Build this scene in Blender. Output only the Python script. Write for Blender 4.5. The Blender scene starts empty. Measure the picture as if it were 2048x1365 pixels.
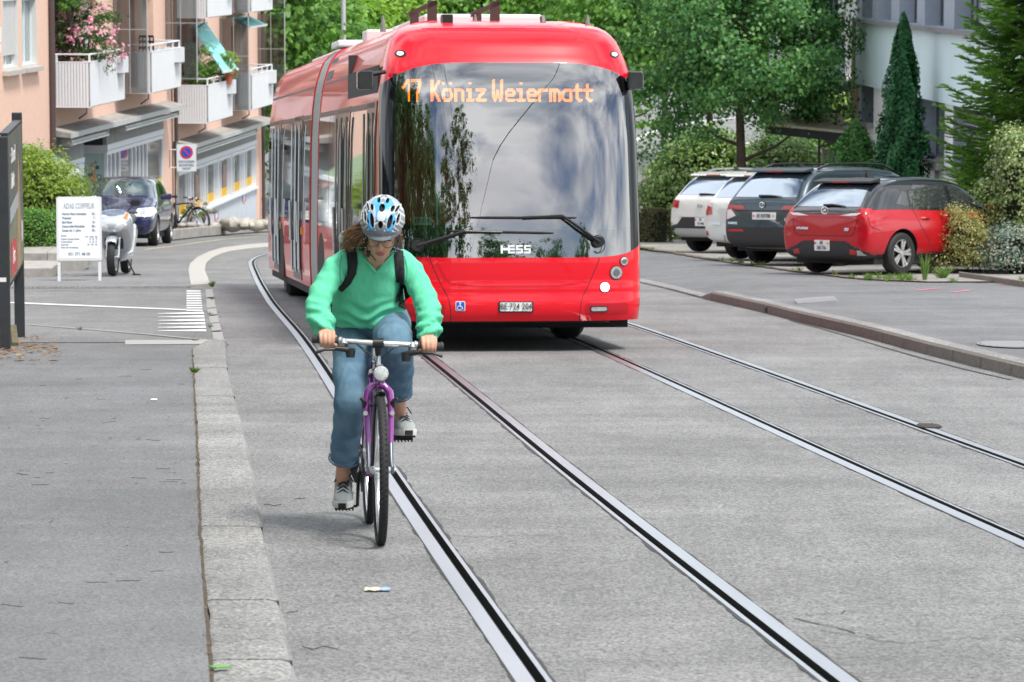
import bpy, bmesh, math, random
import numpy as np
from mathutils import Vector, Matrix, noise as mnoise
from mathutils.bvhtree import BVHTree

# ------------------------------------------------------------------ camera, sky, sun, exposure
SC = bpy.context.scene
SLOPE, CAMZ, FPX = 0.06, 1.75, 7400.0
PITCH = math.atan(797.5 / FPX)
cam = bpy.data.cameras.new("camera")
camo = bpy.data.objects.new("camera", cam)
SC.collection.objects.link(camo)
camo.location = (0, 0, CAMZ)
camo.rotation_euler = (math.pi / 2 - PITCH, 0, 0)
cam.sensor_width = 36.0
cam.lens = FPX / 2048 * 36.0
cam.clip_start, cam.clip_end = 0.5, 3000
cam.dof.use_dof = True
cam.dof.focus_distance = 23.0
cam.dof.aperture_fstop = 11.0
SC.camera = camo

SUN_EL, SUN_AZ = math.radians(60), math.radians(140)       # azimuth from +Y (away) towards +X (right)
W = bpy.data.worlds.new("World")
SC.world = W
W.use_nodes = True
nt = W.node_tree
nt.nodes.clear()
def N(t, typ, **kw):
    n = t.nodes.new(typ)
    for k, v in kw.items():
        setattr(n, k, v)
    return n
sky = N(nt, 'ShaderNodeTexSky')
sky.sky_type = 'NISHITA'
sky.sun_disc = False
sky.sun_elevation, sky.sun_rotation = SUN_EL, SUN_AZ
sky.altitude = 500
tc = N(nt, 'ShaderNodeTexCoord')
mp = N(nt, 'ShaderNodeMapping')
mp.inputs['Scale'].default_value = (1.0, 1.0, 1.9)
nz = N(nt, 'ShaderNodeTexNoise')
nz.inputs['Scale'].default_value = 3.2
nz.inputs['Detail'].default_value = 8
nz.inputs['Roughness'].default_value = 0.55
nz.inputs['Distortion'].default_value = 0.4
rp = N(nt, 'ShaderNodeValToRGB')
rp.color_ramp.elements[0].position = 0.36
rp.color_ramp.elements[1].position = 0.55
nz2 = N(nt, 'ShaderNodeTexNoise')
nz2.inputs['Scale'].default_value = 3.5
nz2.inputs['Detail'].default_value = 4
rp2 = N(nt, 'ShaderNodeValToRGB')
rp2.color_ramp.elements[0].color = (7.6, 8.2, 8.9, 1)
rp2.color_ramp.elements[1].color = (15.0, 15.3, 15.6, 1)
rp2.color_ramp.elements[0].position = 0.36
rp2.color_ramp.elements[1].position = 0.64
mx = N(nt, 'ShaderNodeMixRGB')
bg = N(nt, 'ShaderNodeBackground')
bg.inputs['Strength'].default_value = 0.088
wo = N(nt, 'ShaderNodeOutputWorld')
L = nt.links.new
L(tc.outputs['Generated'], mp.inputs['Vector'])
L(mp.outputs['Vector'], nz.inputs['Vector'])
L(mp.outputs['Vector'], nz2.inputs['Vector'])
L(nz.outputs['Fac'], rp.inputs['Fac'])
L(nz2.outputs['Fac'], rp2.inputs['Fac'])
L(rp.outputs['Color'], mx.inputs['Fac'])
L(sky.outputs['Color'], mx.inputs[1])
L(rp2.outputs['Color'], mx.inputs[2])
L(mx.outputs['Color'], bg.inputs['Color'])
L(bg.outputs['Background'], wo.inputs['Surface'])

sl = bpy.data.lights.new("sun", 'SUN')
sl.energy = 2.6
sl.angle = math.radians(12)
sl.color = (1.0, 0.955, 0.89)
so = bpy.data.objects.new("sun", sl)
SC.collection.objects.link(so)
sunv = Vector((math.sin(SUN_AZ) * math.cos(SUN_EL), math.cos(SUN_AZ) * math.cos(SUN_EL), math.sin(SUN_EL)))
so.rotation_euler = (-sunv).to_track_quat('-Z', 'Y').to_euler()
SC.view_settings.view_transform = 'Standard'
SC.view_settings.look = 'None'
SC.view_settings.exposure = 0.70
SC.view_settings.gamma = 1
SC.cycles.max_bounces = 8
SC.cycles.transparent_max_bounces = 12
SC.cycles.caustics_reflective = False
SC.cycles.caustics_refractive = False

# ------------------------------------------------------------------ geometry helpers
rng = random.Random(7)
nrs = np.random.RandomState(11)
PI = math.pi
def zg(y):
    if y < -30: return 1.8
    if y < 105: return -SLOPE * y
    if y < 130:
        t = y - 105
        return -6.3 - SLOPE * (t - t * t / 50)
    return -7.05
CP, SP = math.cos(PITCH), math.sin(PITCH)
def ray(px, py):
    a, b = (px - 1024) / FPX, (682.5 - py) / FPX
    return Vector((a, CP + b * SP, -SP + b * CP))
def gp(px, py, dz=0.0):
    """the point of the sloping street seen at a pixel of the photograph (2048 wide)"""
    d = ray(px, py)
    t = (dz - CAMZ) / (d.z + SLOPE * d.y)
    return Vector((d.x * t, d.y * t, CAMZ + d.z * t))
def at(px, py, Y):
    d = ray(px, py)
    t = Y / d.y
    return Vector((d.x * t, Y, CAMZ + d.z * t))
def frame(x, y, heading, dz=0.0, slope=True):
    """matrix of a thing standing on the street: local +y points along the heading"""
    h = Vector((math.sin(heading), math.cos(heading), 0))
    if slope:
        h.z = -SLOPE * h.y
        n = Vector((0, SLOPE, 1)).normalized()
    else:
        n = Vector((0, 0, 1))
    h.normalize()
    r = h.cross(n).normalized()
    m = Matrix((r, h, n)).transposed().to_4x4()
    m.translation = Vector((x, y, zg(y) + dz))
    return m

class MB:
    def __init__(s):
        s.v, s.f, s.m = [], [], []
    def add(s, vs, fs, mi=0, M=None):
        b = len(s.v)
        for p in vs:
            p = Vector(p)
            s.v.append(M @ p if M is not None else p)
        for f in fs:
            s.f.append([b + i for i in f])
            s.m.append(mi)
        return s
    def box(s, c, d, mi=0, M=None):
        x, y, z = c
        a, b, e = d[0] / 2, d[1] / 2, d[2] / 2
        vs = [(x + i * a, y + j * b, z + k * e) for k in (-1, 1) for j in (-1, 1) for i in (-1, 1)]
        return s.add(vs, [(0, 2, 3, 1), (4, 5, 7, 6), (0, 1, 5, 4), (2, 6, 7, 3), (0, 4, 6, 2), (1, 3, 7, 5)], mi, M)
    def bb(s, lo, hi, mi=0, M=None):
        return s.box([(a + b) / 2 for a, b in zip(lo, hi)], [abs(b - a) for a, b in zip(lo, hi)], mi, M)
    def loft(s, rings, mi=0, closed=True, caps=True, M=None):
        n = len(rings[0])
        vs = [p for r in rings for p in r]
        fs = []
        for i in range(len(rings) - 1):
            for j in range(n if closed else n - 1):
                k = (j + 1) % n
                fs.append((i * n + j, i * n + k, (i + 1) * n + k, (i + 1) * n + j))
        if caps and closed:
            fs.append(tuple(range(n))[::-1])
            fs.append(tuple((len(rings) - 1) * n + j for j in range(n)))
        return s.add(vs, fs, mi, M)
    def tube(s, pts, r, n=8, mi=0, caps=True, M=None):
        pts = [Vector(p) for p in pts]
        rr = r if isinstance(r, list) else [r] * len(pts)
        rings = []
        up = None
        for i, p in enumerate(pts):
            d = (pts[min(i + 1, len(pts) - 1)] - pts[max(i - 1, 0)])
            if d.length < 1e-9: d = Vector((0, 0, 1))
            d.normalize()
            if up is None:
                up = Vector((0, 0, 1)) if abs(d.z) < .9 else Vector((1, 0, 0))
            a = d.cross(up)
            if a.length < 1e-6: a = d.orthogonal()
            a.normalize()
            b = a.cross(d).normalized()
            up = b
            q = rr[i] if isinstance(rr[i], (tuple, list)) else (rr[i], rr[i])
            rings.append([p + a * math.cos(t) * q[0] + b * math.sin(t) * q[1] for t in [2 * PI * k / n for k in range(n)]])
        return s.loft(rings, mi, True, caps, M)
    def lathe(s, prof, c=(0, 0, 0), axis='z', n=24, mi=0, M=None, caps=False):
        rings = []
        for r, h in prof:
            ring = []
            for k in range(n):
                t = 2 * PI * k / n
                u, v = r * math.cos(t), r * math.sin(t)
                p = (u, v, h) if axis == 'z' else ((h, u, v) if axis == 'x' else (v, h, u))
                ring.append((p[0] + c[0], p[1] + c[1], p[2] + c[2]))
            rings.append(ring)
        return s.loft(rings, mi, True, caps, M)
    def prism(s, poly, h0, h1, axis='z', mi=0, M=None):
        """extrude a 2-D outline; axis z: (x,y), x: (y,z), y: (x,z)"""
        def P(p, h):
            return (p[0], p[1], h) if axis == 'z' else ((h, p[0], p[1]) if axis == 'x' else (p[0], h, p[1]))
        return s.loft([[P(p, h0) for p in poly], [P(p, h1) for p in poly]], mi, True, True, M)
    def sphere(s, c, r, n=12, m=8, mi=0, M=None):
        r = r if isinstance(r, (tuple, list)) else (r, r, r)
        rings = []
        for i in range(m + 1):
            t = -PI / 2 + PI * (0.02 + .96 * i / m)
            rings.append([(c[0] + r[0] * math.cos(t) * math.cos(2 * PI * k / n), c[1] + r[1] * math.cos(t) * math.sin(2 * PI * k / n), c[2] + r[2] * math.sin(t)) for k in range(n)])
        return s.loft(rings, mi, True, True, M)
    def build(s, name, mats, parent=None, smooth=None, bevel=0, seg=2, kind=None):
        me = bpy.data.meshes.new(name)
        me.from_pydata([tuple(p) for p in s.v], [], s.f)
        mats = mats if isinstance(mats, (list, tuple)) else [mats]
        for m in mats: me.materials.append(m)
        if len(mats) > 1: me.polygons.foreach_set('material_index', s.m)
        bm = bmesh.new(); bm.from_mesh(me)
        bmesh.ops.recalc_face_normals(bm, faces=bm.faces[:])
        bm.to_mesh(me); bm.free()
        if smooth:
            me.shade_smooth()
            me.set_sharp_from_angle(angle=math.radians(smooth))
        o = bpy.data.objects.new(name, me)
        SC.collection.objects.link(o)
        if parent: o.parent = parent
        if kind: o['kind'] = kind
        if bevel:
            b = o.modifiers.new("bevel", 'BEVEL')
            b.width, b.segments, b.limit_method, b.angle_limit = bevel, seg, 'ANGLE', math.radians(40)
        return o
def tag(o, label, cat, group=None, kind=None):
    if label: o['label'] = label
    if cat: o['category'] = cat
    if group: o['group'] = group
    if kind: o['kind'] = kind
    return o
def thing(name, label, cat, M=None, group=None, loc=None):
    o = bpy.data.objects.new(name, None)
    SC.collection.objects.link(o)
    o.empty_display_size = .2
    if M is not None: o.matrix_world = M
    elif loc is not None: o.location = loc
    return tag(o, label, cat, group)
def dup(o, parent=None):
    c = o.copy()
    SC.collection.objects.link(c)
    if parent: c.parent = parent
    for ch in list(o.children): dup(ch, c)
    return c
def interp(pts):
    ps = sorted(pts, key=lambda p: p[1])
    ys = [p[1] for p in ps]; xs = [p[0] for p in ps]
    return lambda y: float(np.interp(y, ys, xs))
def baked(o):
    """mesh of an object after its modifiers"""
    bpy.context.view_layer.update()
    dg = bpy.context.evaluated_depsgraph_get()
    return bpy.data.meshes.new_from_object(o.evaluated_get(dg), preserve_all_data_layers=True, depsgraph=dg)
def apply_mods(o):
    me = baked(o)
    o.modifiers.clear()
    old = o.data
    o.data = me
    bpy.data.meshes.remove(old)
    return o
def np_mesh(name, V, F, mats, parent=None, smooth=False, mi=None):
    """mesh from numpy arrays of quads or triangles"""
    me = bpy.data.meshes.new(name)
    n, k = F.shape
    me.vertices.add(len(V)); me.vertices.foreach_set('co', V.astype(np.float32).ravel())
    me.loops.add(n * k); me.loops.foreach_set('vertex_index', F.astype(np.int32).ravel())
    me.polygons.add(n)
    me.polygons.foreach_set('loop_start', np.arange(0, n * k, k, dtype=np.int32))
    me.polygons.foreach_set('loop_total', np.full(n, k, dtype=np.int32))
    mats = mats if isinstance(mats, (list, tuple)) else [mats]
    for m in mats: me.materials.append(m)
    if mi is not None: me.polygons.foreach_set('material_index', mi.astype(np.int32))
    me.update(calc_edges=True)
    if smooth: me.shade_smooth()
    o = bpy.data.objects.new(name, me)
    SC.collection.objects.link(o)
    if parent: o.parent = parent
    return o
FONTCACHE = {}
def text(body, size, M, mat, parent=None, name='lettering', depth=.002, align='CENTER', xs=1.0, label=None, bold=0.0, join=None):
    """flat lettering as a mesh; text lies in the local xy plane of M. Several (body, M) can be joined"""
    items = join or [(body, size, M, align, xs, bold)]
    V, F = [], []
    for b, sz, m, al, xsc, bo in items:
        cu = bpy.data.curves.new('text', 'FONT')
        cu.body, cu.size, cu.align_x, cu.align_y = b, sz, al, 'CENTER'
        cu.extrude, cu.offset, cu.resolution_u = depth, bo, 3
        o = bpy.data.objects.new('text', cu)
        SC.collection.objects.link(o)
        me = baked(o)
        k = len(V)
        for v in me.vertices:
            V.append(m @ Vector((v.co.x * xsc, v.co.y, v.co.z)))
        for p in me.polygons: F.append([k + i for i in p.vertices])
        bpy.data.objects.remove(o); bpy.data.curves.remove(cu); bpy.data.meshes.remove(me)
    me = bpy.data.meshes.new(name)
    me.from_pydata([tuple(v) for v in V], [], F)
    me.materials.append(mat)
    o = bpy.data.objects.new(name, me)
    SC.collection.objects.link(o)
    if parent: o.parent = parent
    return o
def facing(loc, right, up):
    """matrix whose xy plane is spanned by right and up (for lettering and flat marks)"""
    r = Vector(right).normalized(); u = Vector(up); u = (u - r * u.dot(r)).normalized()
    m = Matrix((r, u, r.cross(u))).transposed().to_4x4()
    m.translation = Vector(loc)
    return m

# ------------------------------------------------------------------ materials
MATS = {}
def mat(name, col, rough=.5, metal=0.0, var=0.0, vscale=6.0, bump=0.0, bscale=40.0, coat=0.0, spec=.5, emit=None, estr=0.0, stretch=(1, 1, 1), col2=None, island=False, sss=0.0, gen=False, coatrough=.03):
    if name in MATS: return MATS[name]
    m = bpy.data.materials.new(name)
    m.use_nodes = True
    t = m.node_tree
    p = t.nodes['Principled BSDF']
    p.inputs['Base Color'].default_value = (*col, 1)
    p.inputs['Roughness'].default_value = rough
    p.inputs['Metallic'].default_value = metal
    p.inputs['Coat Weight'].default_value = coat
    p.inputs['Coat Roughness'].default_value = coatrough
    p.inputs['Specular IOR Level'].default_value = spec
    if sss:
        p.inputs['Subsurface Weight'].default_value = sss
        p.inputs['Subsurface Radius'].default_value = (.012, .005, .003)
    if emit:
        p.inputs['Emission Color'].default_value = (*emit, 1)
        p.inputs['Emission Strength'].default_value = estr
    l = t.links.new
    if var or bump or col2:
        c = N(t, 'ShaderNodeTexCoord')
        g = N(t, 'ShaderNodeMapping')
        g.inputs['Scale'].default_value = stretch
        l(c.outputs['Object'], g.inputs['Vector'])
    if var or col2:
        n1 = N(t, 'ShaderNodeTexNoise')
        n1.inputs['Scale'].default_value = vscale
        n1.inputs['Detail'].default_value = 6
        n1.inputs['Roughness'].default_value = .62
        l(g.outputs['Vector'], n1.inputs['Vector'])
        r = N(t, 'ShaderNodeValToRGB')
        r.color_ramp.elements[0].position = .3
        r.color_ramp.elements[1].position = .7
        a = col2 or tuple(max(0, x * (1 - var)) for x in col)
        b = tuple(min(1, x * (1 + var)) for x in col) if not col2 else col
        r.color_ramp.elements[0].color = (*a, 1)
        r.color_ramp.elements[1].color = (*b, 1)
        l(n1.outputs['Fac'], r.inputs['Fac'])
        l(r.outputs['Color'], p.inputs['Base Color'])
    if bump:
        n2 = N(t, 'ShaderNodeTexNoise')
        n2.inputs['Scale'].default_value = bscale
        n2.inputs['Detail'].default_value = 5
        l(g.outputs['Vector'], n2.inputs['Vector'])
        bu = N(t, 'ShaderNodeBump')
        bu.inputs['Strength'].default_value = bump
        bu.inputs['Distance'].default_value = .01
        l(n2.outputs['Fac'], bu.inputs['Height'])
        l(bu.outputs['Normal'], p.inputs['Normal'])
    MATS[name] = m
    return m
def leafmat(name, cols, trans=.3, rough=.5, spec=.4):
    """leaf material: every leaf takes its own shade from a ramp"""
    if name in MATS: return MATS[name]
    m = bpy.data.materials.new(name)
    m.use_nodes = True
    t = m.node_tree
    p = t.nodes['Principled BSDF']
    p.inputs['Roughness'].default_value = rough
    p.inputs['Specular IOR Level'].default_value = spec
    g = N(t, 'ShaderNodeNewGeometry')
    r = N(t, 'ShaderNodeValToRGB')
    while len(r.color_ramp.elements) < len(cols): r.color_ramp.elements.new(.5)
    for i, c in enumerate(cols):
        e = r.color_ramp.elements[i]
        e.position = i / max(1, len(cols) - 1)
        e.color = (*c, 1)
    l = t.links.new
    l(g.outputs['Random Per Island'], r.inputs['Fac'])
    l(r.outputs['Color'], p.inputs['Base Color'])
    tr = N(t, 'ShaderNodeBsdfTranslucent')
    hs = N(t, 'ShaderNodeHueSaturation')
    hs.inputs['Value'].default_value = 1.6
    hs.inputs['Saturation'].default_value = 1.1
    l(r.outputs['Color'], hs.inputs['Color'])
    l(hs.outputs['Color'], tr.inputs['Color'])
    ms = N(t, 'ShaderNodeMixShader')
    ms.inputs['Fac'].default_value = trans
    l(p.outputs['BSDF'], ms.inputs[1]); l(tr.outputs['BSDF'], ms.inputs[2])
    l(ms.outputs['Shader'], t.nodes['Material Output'].inputs['Surface'])
    MATS[name] = m
    return m
def glass(name, tint, refl, opaque=False, rough=0.0):
    """see-through pane: tinted transparency under a mirror coat that grows at grazing angles"""
    if name in MATS: return MATS[name]
    m = bpy.data.materials.new(name)
    m.use_nodes = True
    t = m.node_tree
    t.nodes.clear()
    a = N(t, 'ShaderNodeBsdfDiffuse' if opaque else 'ShaderNodeBsdfTransparent'); a.inputs['Color'].default_value = (*tint, 1)
    b = N(t, 'ShaderNodeBsdfGlossy'); b.inputs['Roughness'].default_value = rough
    f = N(t, 'ShaderNodeLayerWeight'); f.inputs['Blend'].default_value = .25
    mr = N(t, 'ShaderNodeMapRange')
    mr.inputs['To Min'].default_value = refl; mr.inputs['To Max'].default_value = 1.0
    ms = N(t, 'ShaderNodeMixShader'); o = N(t, 'ShaderNodeOutputMaterial')
    l = t.links.new
    l(f.outputs['Fresnel'], mr.inputs['Value']); l(mr.outputs['Result'], ms.inputs['Fac'])
    l(a.outputs['BSDF'], ms.inputs[1]); l(b.outputs['BSDF'], ms.inputs[2]); l(ms.outputs['Shader'], o.inputs['Surface'])
    MATS[name] = m
    return m
def asphalt(name, base, streak=.12, grain=1.0):
    if name in MATS: return MATS[name]
    m = bpy.data.materials.new(name)
    m.use_nodes = True
    t = m.node_tree
    p = t.nodes['Principled BSDF']
    l = t.links.new
    c = N(t, 'ShaderNodeTexCoord')
    vo = N(t, 'ShaderNodeTexVoronoi'); vo.inputs['Scale'].default_value = 85
    n1 = N(t, 'ShaderNodeTexNoise'); n1.inputs['Scale'].default_value = 130; n1.inputs['Detail'].default_value = 3
    n2 = N(t, 'ShaderNodeTexNoise'); n2.inputs['Scale'].default_value = .55; n2.inputs['Detail'].default_value = 7; n2.inputs['Roughness'].default_value = .6
    mp = N(t, 'ShaderNodeMapping'); mp.inputs['Scale'].default_value = (1.6, .35, 1)
    n3 = N(t, 'ShaderNodeTexNoise'); n3.inputs['Scale'].default_value = 2.2; n3.inputs['Detail'].default_value = 6
    mp4 = N(t, 'ShaderNodeMapping'); mp4.inputs['Scale'].default_value = (.25, 1.1, 1)
    n4 = N(t, 'ShaderNodeTexNoise'); n4.inputs['Scale'].default_value = 2.0; n4.inputs['Detail'].default_value = 7
    for q in (vo, n1, n2): l(c.outputs['Object'], q.inputs['Vector'])
    l(c.outputs['Object'], mp.inputs['Vector']); l(mp.outputs['Vector'], n3.inputs['Vector'])
    l(c.outputs['Object'], mp4.inputs['Vector']); l(mp4.outputs['Vector'], n4.inputs['Vector'])
    def rampv(src, lo, hi, p0=.3, p1=.7):
        r = N(t, 'ShaderNodeMapRange')
        r.inputs['From Min'].default_value, r.inputs['From Max'].default_value = p0, p1
        r.inputs['To Min'].default_value, r.inputs['To Max'].default_value = lo, hi
        l(src, r.inputs['Value'])
        return r.outputs['Result']
    def mul(a, b):
        k = N(t, 'ShaderNodeMath', operation='MULTIPLY')
        l(a, k.inputs[0]); l(b, k.inputs[1])
        return k.outputs[0]
    sepc = N(t, 'ShaderNodeSeparateColor'); l(vo.outputs['Color'], sepc.inputs['Color'])
    v = mul(rampv(sepc.outputs['Red'], 1 - .42 * grain, 1 + .42 * grain, 0, 1), rampv(n1.outputs['Fac'], 1 - .24 * grain, 1 + .2 * grain))
    v = mul(v, rampv(n2.outputs['Fac'], .80, 1.15))
    v = mul(v, rampv(n3.outputs['Fac'], 1 - streak, 1 + streak * .6))
    v = mul(v, rampv(n4.outputs['Fac'], 1 - streak, 1 + streak * .5))
    col = N(t, 'ShaderNodeVectorMath', operation='SCALE')
    col.inputs[0].default_value = base
    l(v, col.inputs['Scale'])
    l(col.outputs['Vector'], p.inputs['Base Color'])
    p.inputs['Roughness'].default_value = .82
    p.inputs['Specular IOR Level'].default_value = .35
    bu = N(t, 'ShaderNodeBump'); bu.inputs['Strength'].default_value = .45; bu.inputs['Distance'].default_value = .006
    l(vo.outputs['Distance'], bu.inputs['Height']); l(bu.outputs['Normal'], p.inputs['Normal'])
    MATS[name] = m
    return m
RED = mat('bus_red', (.72, .0015, .014), .30, coat=.55, spec=.25)
BLACK = mat('black_plastic', (.012, .012, .013), .38)
MATTEB = mat('matt_black', (.01, .01, .011), .75)
RUBBER = mat('tyre_rubber', (.016, .016, .017), .72, bump=.2, bscale=90)
STEEL = mat('bright_steel', (.72, .73, .75), .22, metal=1)
ALU = mat('brushed_aluminium', (.62, .63, .64), .32, metal=1, var=.08)
WHITE = mat('white_paint', (.78, .79, .8), .45, var=.03)
DARKG = mat('dark_gloss_glass', (.012, .016, .018), .03, coat=.6, spec=.8)
CHROME = mat('chrome', (.8, .8, .81), .12, metal=1)
# ------------------------------------------------------------------ ground
ASPH = asphalt('road_asphalt', (.212, .21, .209), .12, 1.1)
PAVE = asphalt('pavement_asphalt', (.172, .174, .178), .10, .8)
DRIVE = asphalt('driveway_asphalt', (.20, .20, .20), .09)
GRAN = asphalt('kerb_granite', (.275, .270, .262), .15, 1.2)
GRAN2 = mat('dark_stone_and_kerb_shade', (.20, .18, .158), .85, var=.25, vscale=25, bump=.5, bscale=50)
TAR = mat('tar_seam', (.035, .033, .031), .7, var=.3, vscale=30)
PAINT = mat('road_paint', (.72, .72, .71), .7, var=.1, vscale=40)
EARTH = mat('earth', (.13, .10, .07), .95, var=.35, vscale=14, bump=.6)
GRASSG = mat('terrain_green', (.07, .10, .035), .95, var=.4, vscale=.6)

def sheet(name, lf, rf, ys, dz, m, nx=1, kind='structure'):
    V, F = [], []
    for y in ys:
        a, b = lf(y), rf(y)
        for i in range(nx + 1):
            X = a + (b - a) * i / nx
            V.append((X, y, zg(y) + (dz(y) if callable(dz) and dz.__code__.co_argcount == 1 else dz(y, X) if callable(dz) else dz)))
    k = nx + 1
    for j in range(len(ys) - 1):
        for i in range(nx):
            F.append((j * k + i, j * k + i + 1, (j + 1) * k + i + 1, (j + 1) * k + i))
    o = MB().add(V, F).build(name, m)
    if kind: o['kind'] = kind
    return o
def K(v): return lambda y: v
def yrange(a, b, s): return list(np.arange(a, b, s)) + [b]
def poly_sheet(name, pts, dz, m, kind='structure'):
    """flat patch on the street given by world x, y corners"""
    o = MB().add([(x, y, zg(y) + dz) for x, y in pts], [tuple(range(len(pts)))]).build(name, m)
    if kind: o['kind'] = kind
    return o
def G2(px, py, dz=0):
    p = gp(px, py, dz)
    return (p.x, p.y)
_rk = [0]
def ribbon(mb, pts, w, dz, jit=0.0, mi=0, side=0):
    """thin strip along world points"""
    n = len(pts)
    V = []
    _rk[0] += 3.7
    jn = lambda x, y, k: max(-1, min(1, 1.5 * mnoise.noise((x * 4, y * 2.6, _rk[0] + k)) + .9 * mnoise.noise((x * 11, y * 9, _rk[0] + k + 9))))
    for i, (x, y) in enumerate(pts):
        x0, y0 = pts[max(0, i - 1)]; x1, y1 = pts[min(n - 1, i + 1)]
        d = Vector((x1 - x0, y1 - y0)); d.normalize()
        q = Vector((d.y, -d.x))
        a = w / 2 * (1 + jit * jn(x, y, 0)); b = w / 2 * (1 + jit * jn(x, y, 50))
        if side > 0: b = 0
        if side < 0: a = 0
        for s in (-b, a):
            X, Y = x + q.x * s, y + q.y * s
            V.append((X, Y, zg(Y) + (dz(Y) if callable(dz) else dz)))
    mb.add(V, [(2 * i, 2 * i + 1, 2 * i + 3, 2 * i + 2) for i in range(n - 1)], mi)

# terrain far below and around
ys = [-400, -200, -60, -30] + list(range(-20, 106, 25)) + [110, 115, 120, 125, 130, 160, 220, 320, 500, 900]
o = MB()
xs = [-500, -150, -40, 0, 40, 150, 500]
V = [(x, y, zg(y) - .12) for y in ys for x in xs]
k = len(xs)
o.add(V, [(j * k + i, j * k + i + 1, (j + 1) * k + i + 1, (j + 1) * k + i) for j in range(len(ys) - 1) for i in range(k - 1)])
o.build('terrain', GRASSG, kind='structure')

# tram rails let into the road
RA = [(-20, None)]
pts = [gp(*q) for q in [(1068, 1365), (783, 957), (684, 796), (622, 701), (579, 645), (552, 620), (519, 567), (501, 525), (504, 515), (527, 510)]]
rp_ = [(p.x, p.y) for p in pts]
sl0 = (rp_[1][0] - rp_[0][0]) / (rp_[1][1] - rp_[0][1])
rp_ = [(rp_[0][0] + sl0 * (-22 - rp_[0][1]), -22)] + rp_ + [(-4.72, 76), (-4.4, 85), (-3.2, 96), (-1.5, 106)]
# smooth the centre line with a running mean
_f = interp(rp_)
_ys = np.arange(-30, 112, .5)
_xs = np.convolve(np.pad([_f(y) for y in _ys], 8, mode='edge'), np.ones(17) / 17, mode='valid')
def RX(y, off=0): return float(np.interp(y, _ys, _xs)) + off * 1.004
OFF = [0, 1.03, 2.72, 3.73]
ROADY = yrange(-20, 105, 1.25)
HW = .0615
edges = [K(-16)]
for off in OFF:
    edges.append(lambda y, o=off: RX(y, o) - HW)
    edges.append(lambda y, o=off: RX(y, o) + HW)
edges.append(K(26))
V, F = [], []
for s in range(5):
    b = len(V)
    lf, rf = edges[2 * s], edges[2 * s + 1]
    for y in ROADY: V += [(lf(y), y, zg(y)), (rf(y), y, zg(y))]
    F += [(b + 2 * i, b + 2 * i + 1, b + 2 * i + 3, b + 2 * i + 2) for i in range(len(ROADY) - 1)]
MB().add(V, F).build('road', ASPH, kind='structure')
STEELR = mat('worn_rail_steel', (.50, .52, .55), .36, metal=1, var=.08, vscale=4, stretch=(1, .15, 1))
GROOVE = mat('rail_groove', (.012, .011, .009), .8, var=.5, vscale=20)
names = ['left rail of the left tram track, running past the bicycle wheels', 'right rail of the left tram track, ending under the middle of the bus',
         'left rail of the right tram track, reaching the bus front wheel', 'rightmost tram rail, thin and pale, nearest the right kerb']
for i, off in enumerate(OFF):
    sgn = 1 if i % 2 == 0 else -1
    prof = [(-HW, -.03), (-HW, .003), (.002, .005), (.004, -.04), (.04, -.04), (.042, .004), (HW, .003), (HW, -.03)]
    prof = [(x * sgn, z) for x, z in prof]
    mb = MB()
    n = len(prof)
    V = [(RX(y, off) + x, y, zg(y) + z) for y in ROADY for x, z in prof]
    for j in range(len(ROADY) - 1):
        for q in range(n - 1):
            mb.f.append([j * n + q, j * n + q + 1, (j + 1) * n + q + 1, (j + 1) * n + q])
            mb.m.append(1 if q in (2, 3, 4) else 0)
    mb.v = [Vector(v) for v in V]
    r = mb.build('tram_rail', [STEELR, GROOVE])
    tag(r, names[i], 'rail', 'tram rails set in the road')
mb = MB()
for off in OFF:
    for s in (-1, 1):
        yy = yrange(8, 100, .08)
        ribbon(mb, [(RX(y, off) + s * (HW + .001), y) for y in yy], .016 if s * (1 if OFF.index(off) % 2 == 0 else -1) < 0 else .026, .003, .9, side=s)
mb.build('rail_tar_seams', TAR, kind='structure')

# far road that swings right beyond the dip
sheet('far_road', K(-16), K(16), yrange(105, 135, 2.5) + [150, 175, 200, 230], .0, ASPH)
mb = MB()
ribbon(mb, [(2.0, 122), (3.2, 140), (4.6, 158), (6.4, 172), (9, 182), (13, 190)], .22, .012)
ribbon(mb, [(3.6, 112), (5.2, 124), (6.3, 140), (8, 155), (11, 165)], .14, .012)
mb.build('far_road_line', PAINT, kind='structure')

# left pavement and its granite kerb
kin = interp([G2(427, 1365, .05), G2(403, 1073, .05), G2(395, 870, .05), G2(391, 808, .05), G2(386, 696, .05)] + [(-.55, 4)])
kout = interp([G2(594, 1365), G2(530, 1076), G2(509, 960), G2(489, 867), G2(459, 755), G2(453, 693)] + [(-.2, 4)])
KY1 = G2(452, 690)[1]
mb = MB()
cuts = [5.0, 8.2] + [G2(500, y)[1] for y in (1349, 1226, 1074, 806, 747)] + [KY1]
for a, b in zip(cuts[:-1], cuts[1:]):
    rings = []
    for y in np.linspace(a + .016, b - .016, max(4, int((b - a) / .12))):
        x0, x1 = kin(y), kout(y)
        j = mnoise.noise((x0 * 3, y * 2, 1)) * .012 + mnoise.noise((x0 * 9, y * 9, 4)) * .006
        z = zg(y)
        rings.append([(x0, y, z - .05), (x0 + j, y, z + .046), (x0 + .02, y, z + .052), (x1 - .05, y, z + .052 + j * .3), (x1 - .02, y, z + .044), (x1 + j * .5, y, z + .008), (x1 + j * .5, y, z - .05)])
    mb.loft(rings)
mb.build('kerb_left', GRAN, kind='structure', smooth=25)
mb = MB()
for i, c in enumerate(cuts[1:-1]):
    mb.bb((kin(c) + .004, c - .016, zg(c) - .02), (kout(c) - .010, c + .016, zg(c) + .046))
mb.build('kerb_joint_gaps', TAR, kind='structure')
ramp = lambda y: .05 if y < 31 else max(.012, .05 - (y - 31) / (KY1 - 31) * .04)
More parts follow.
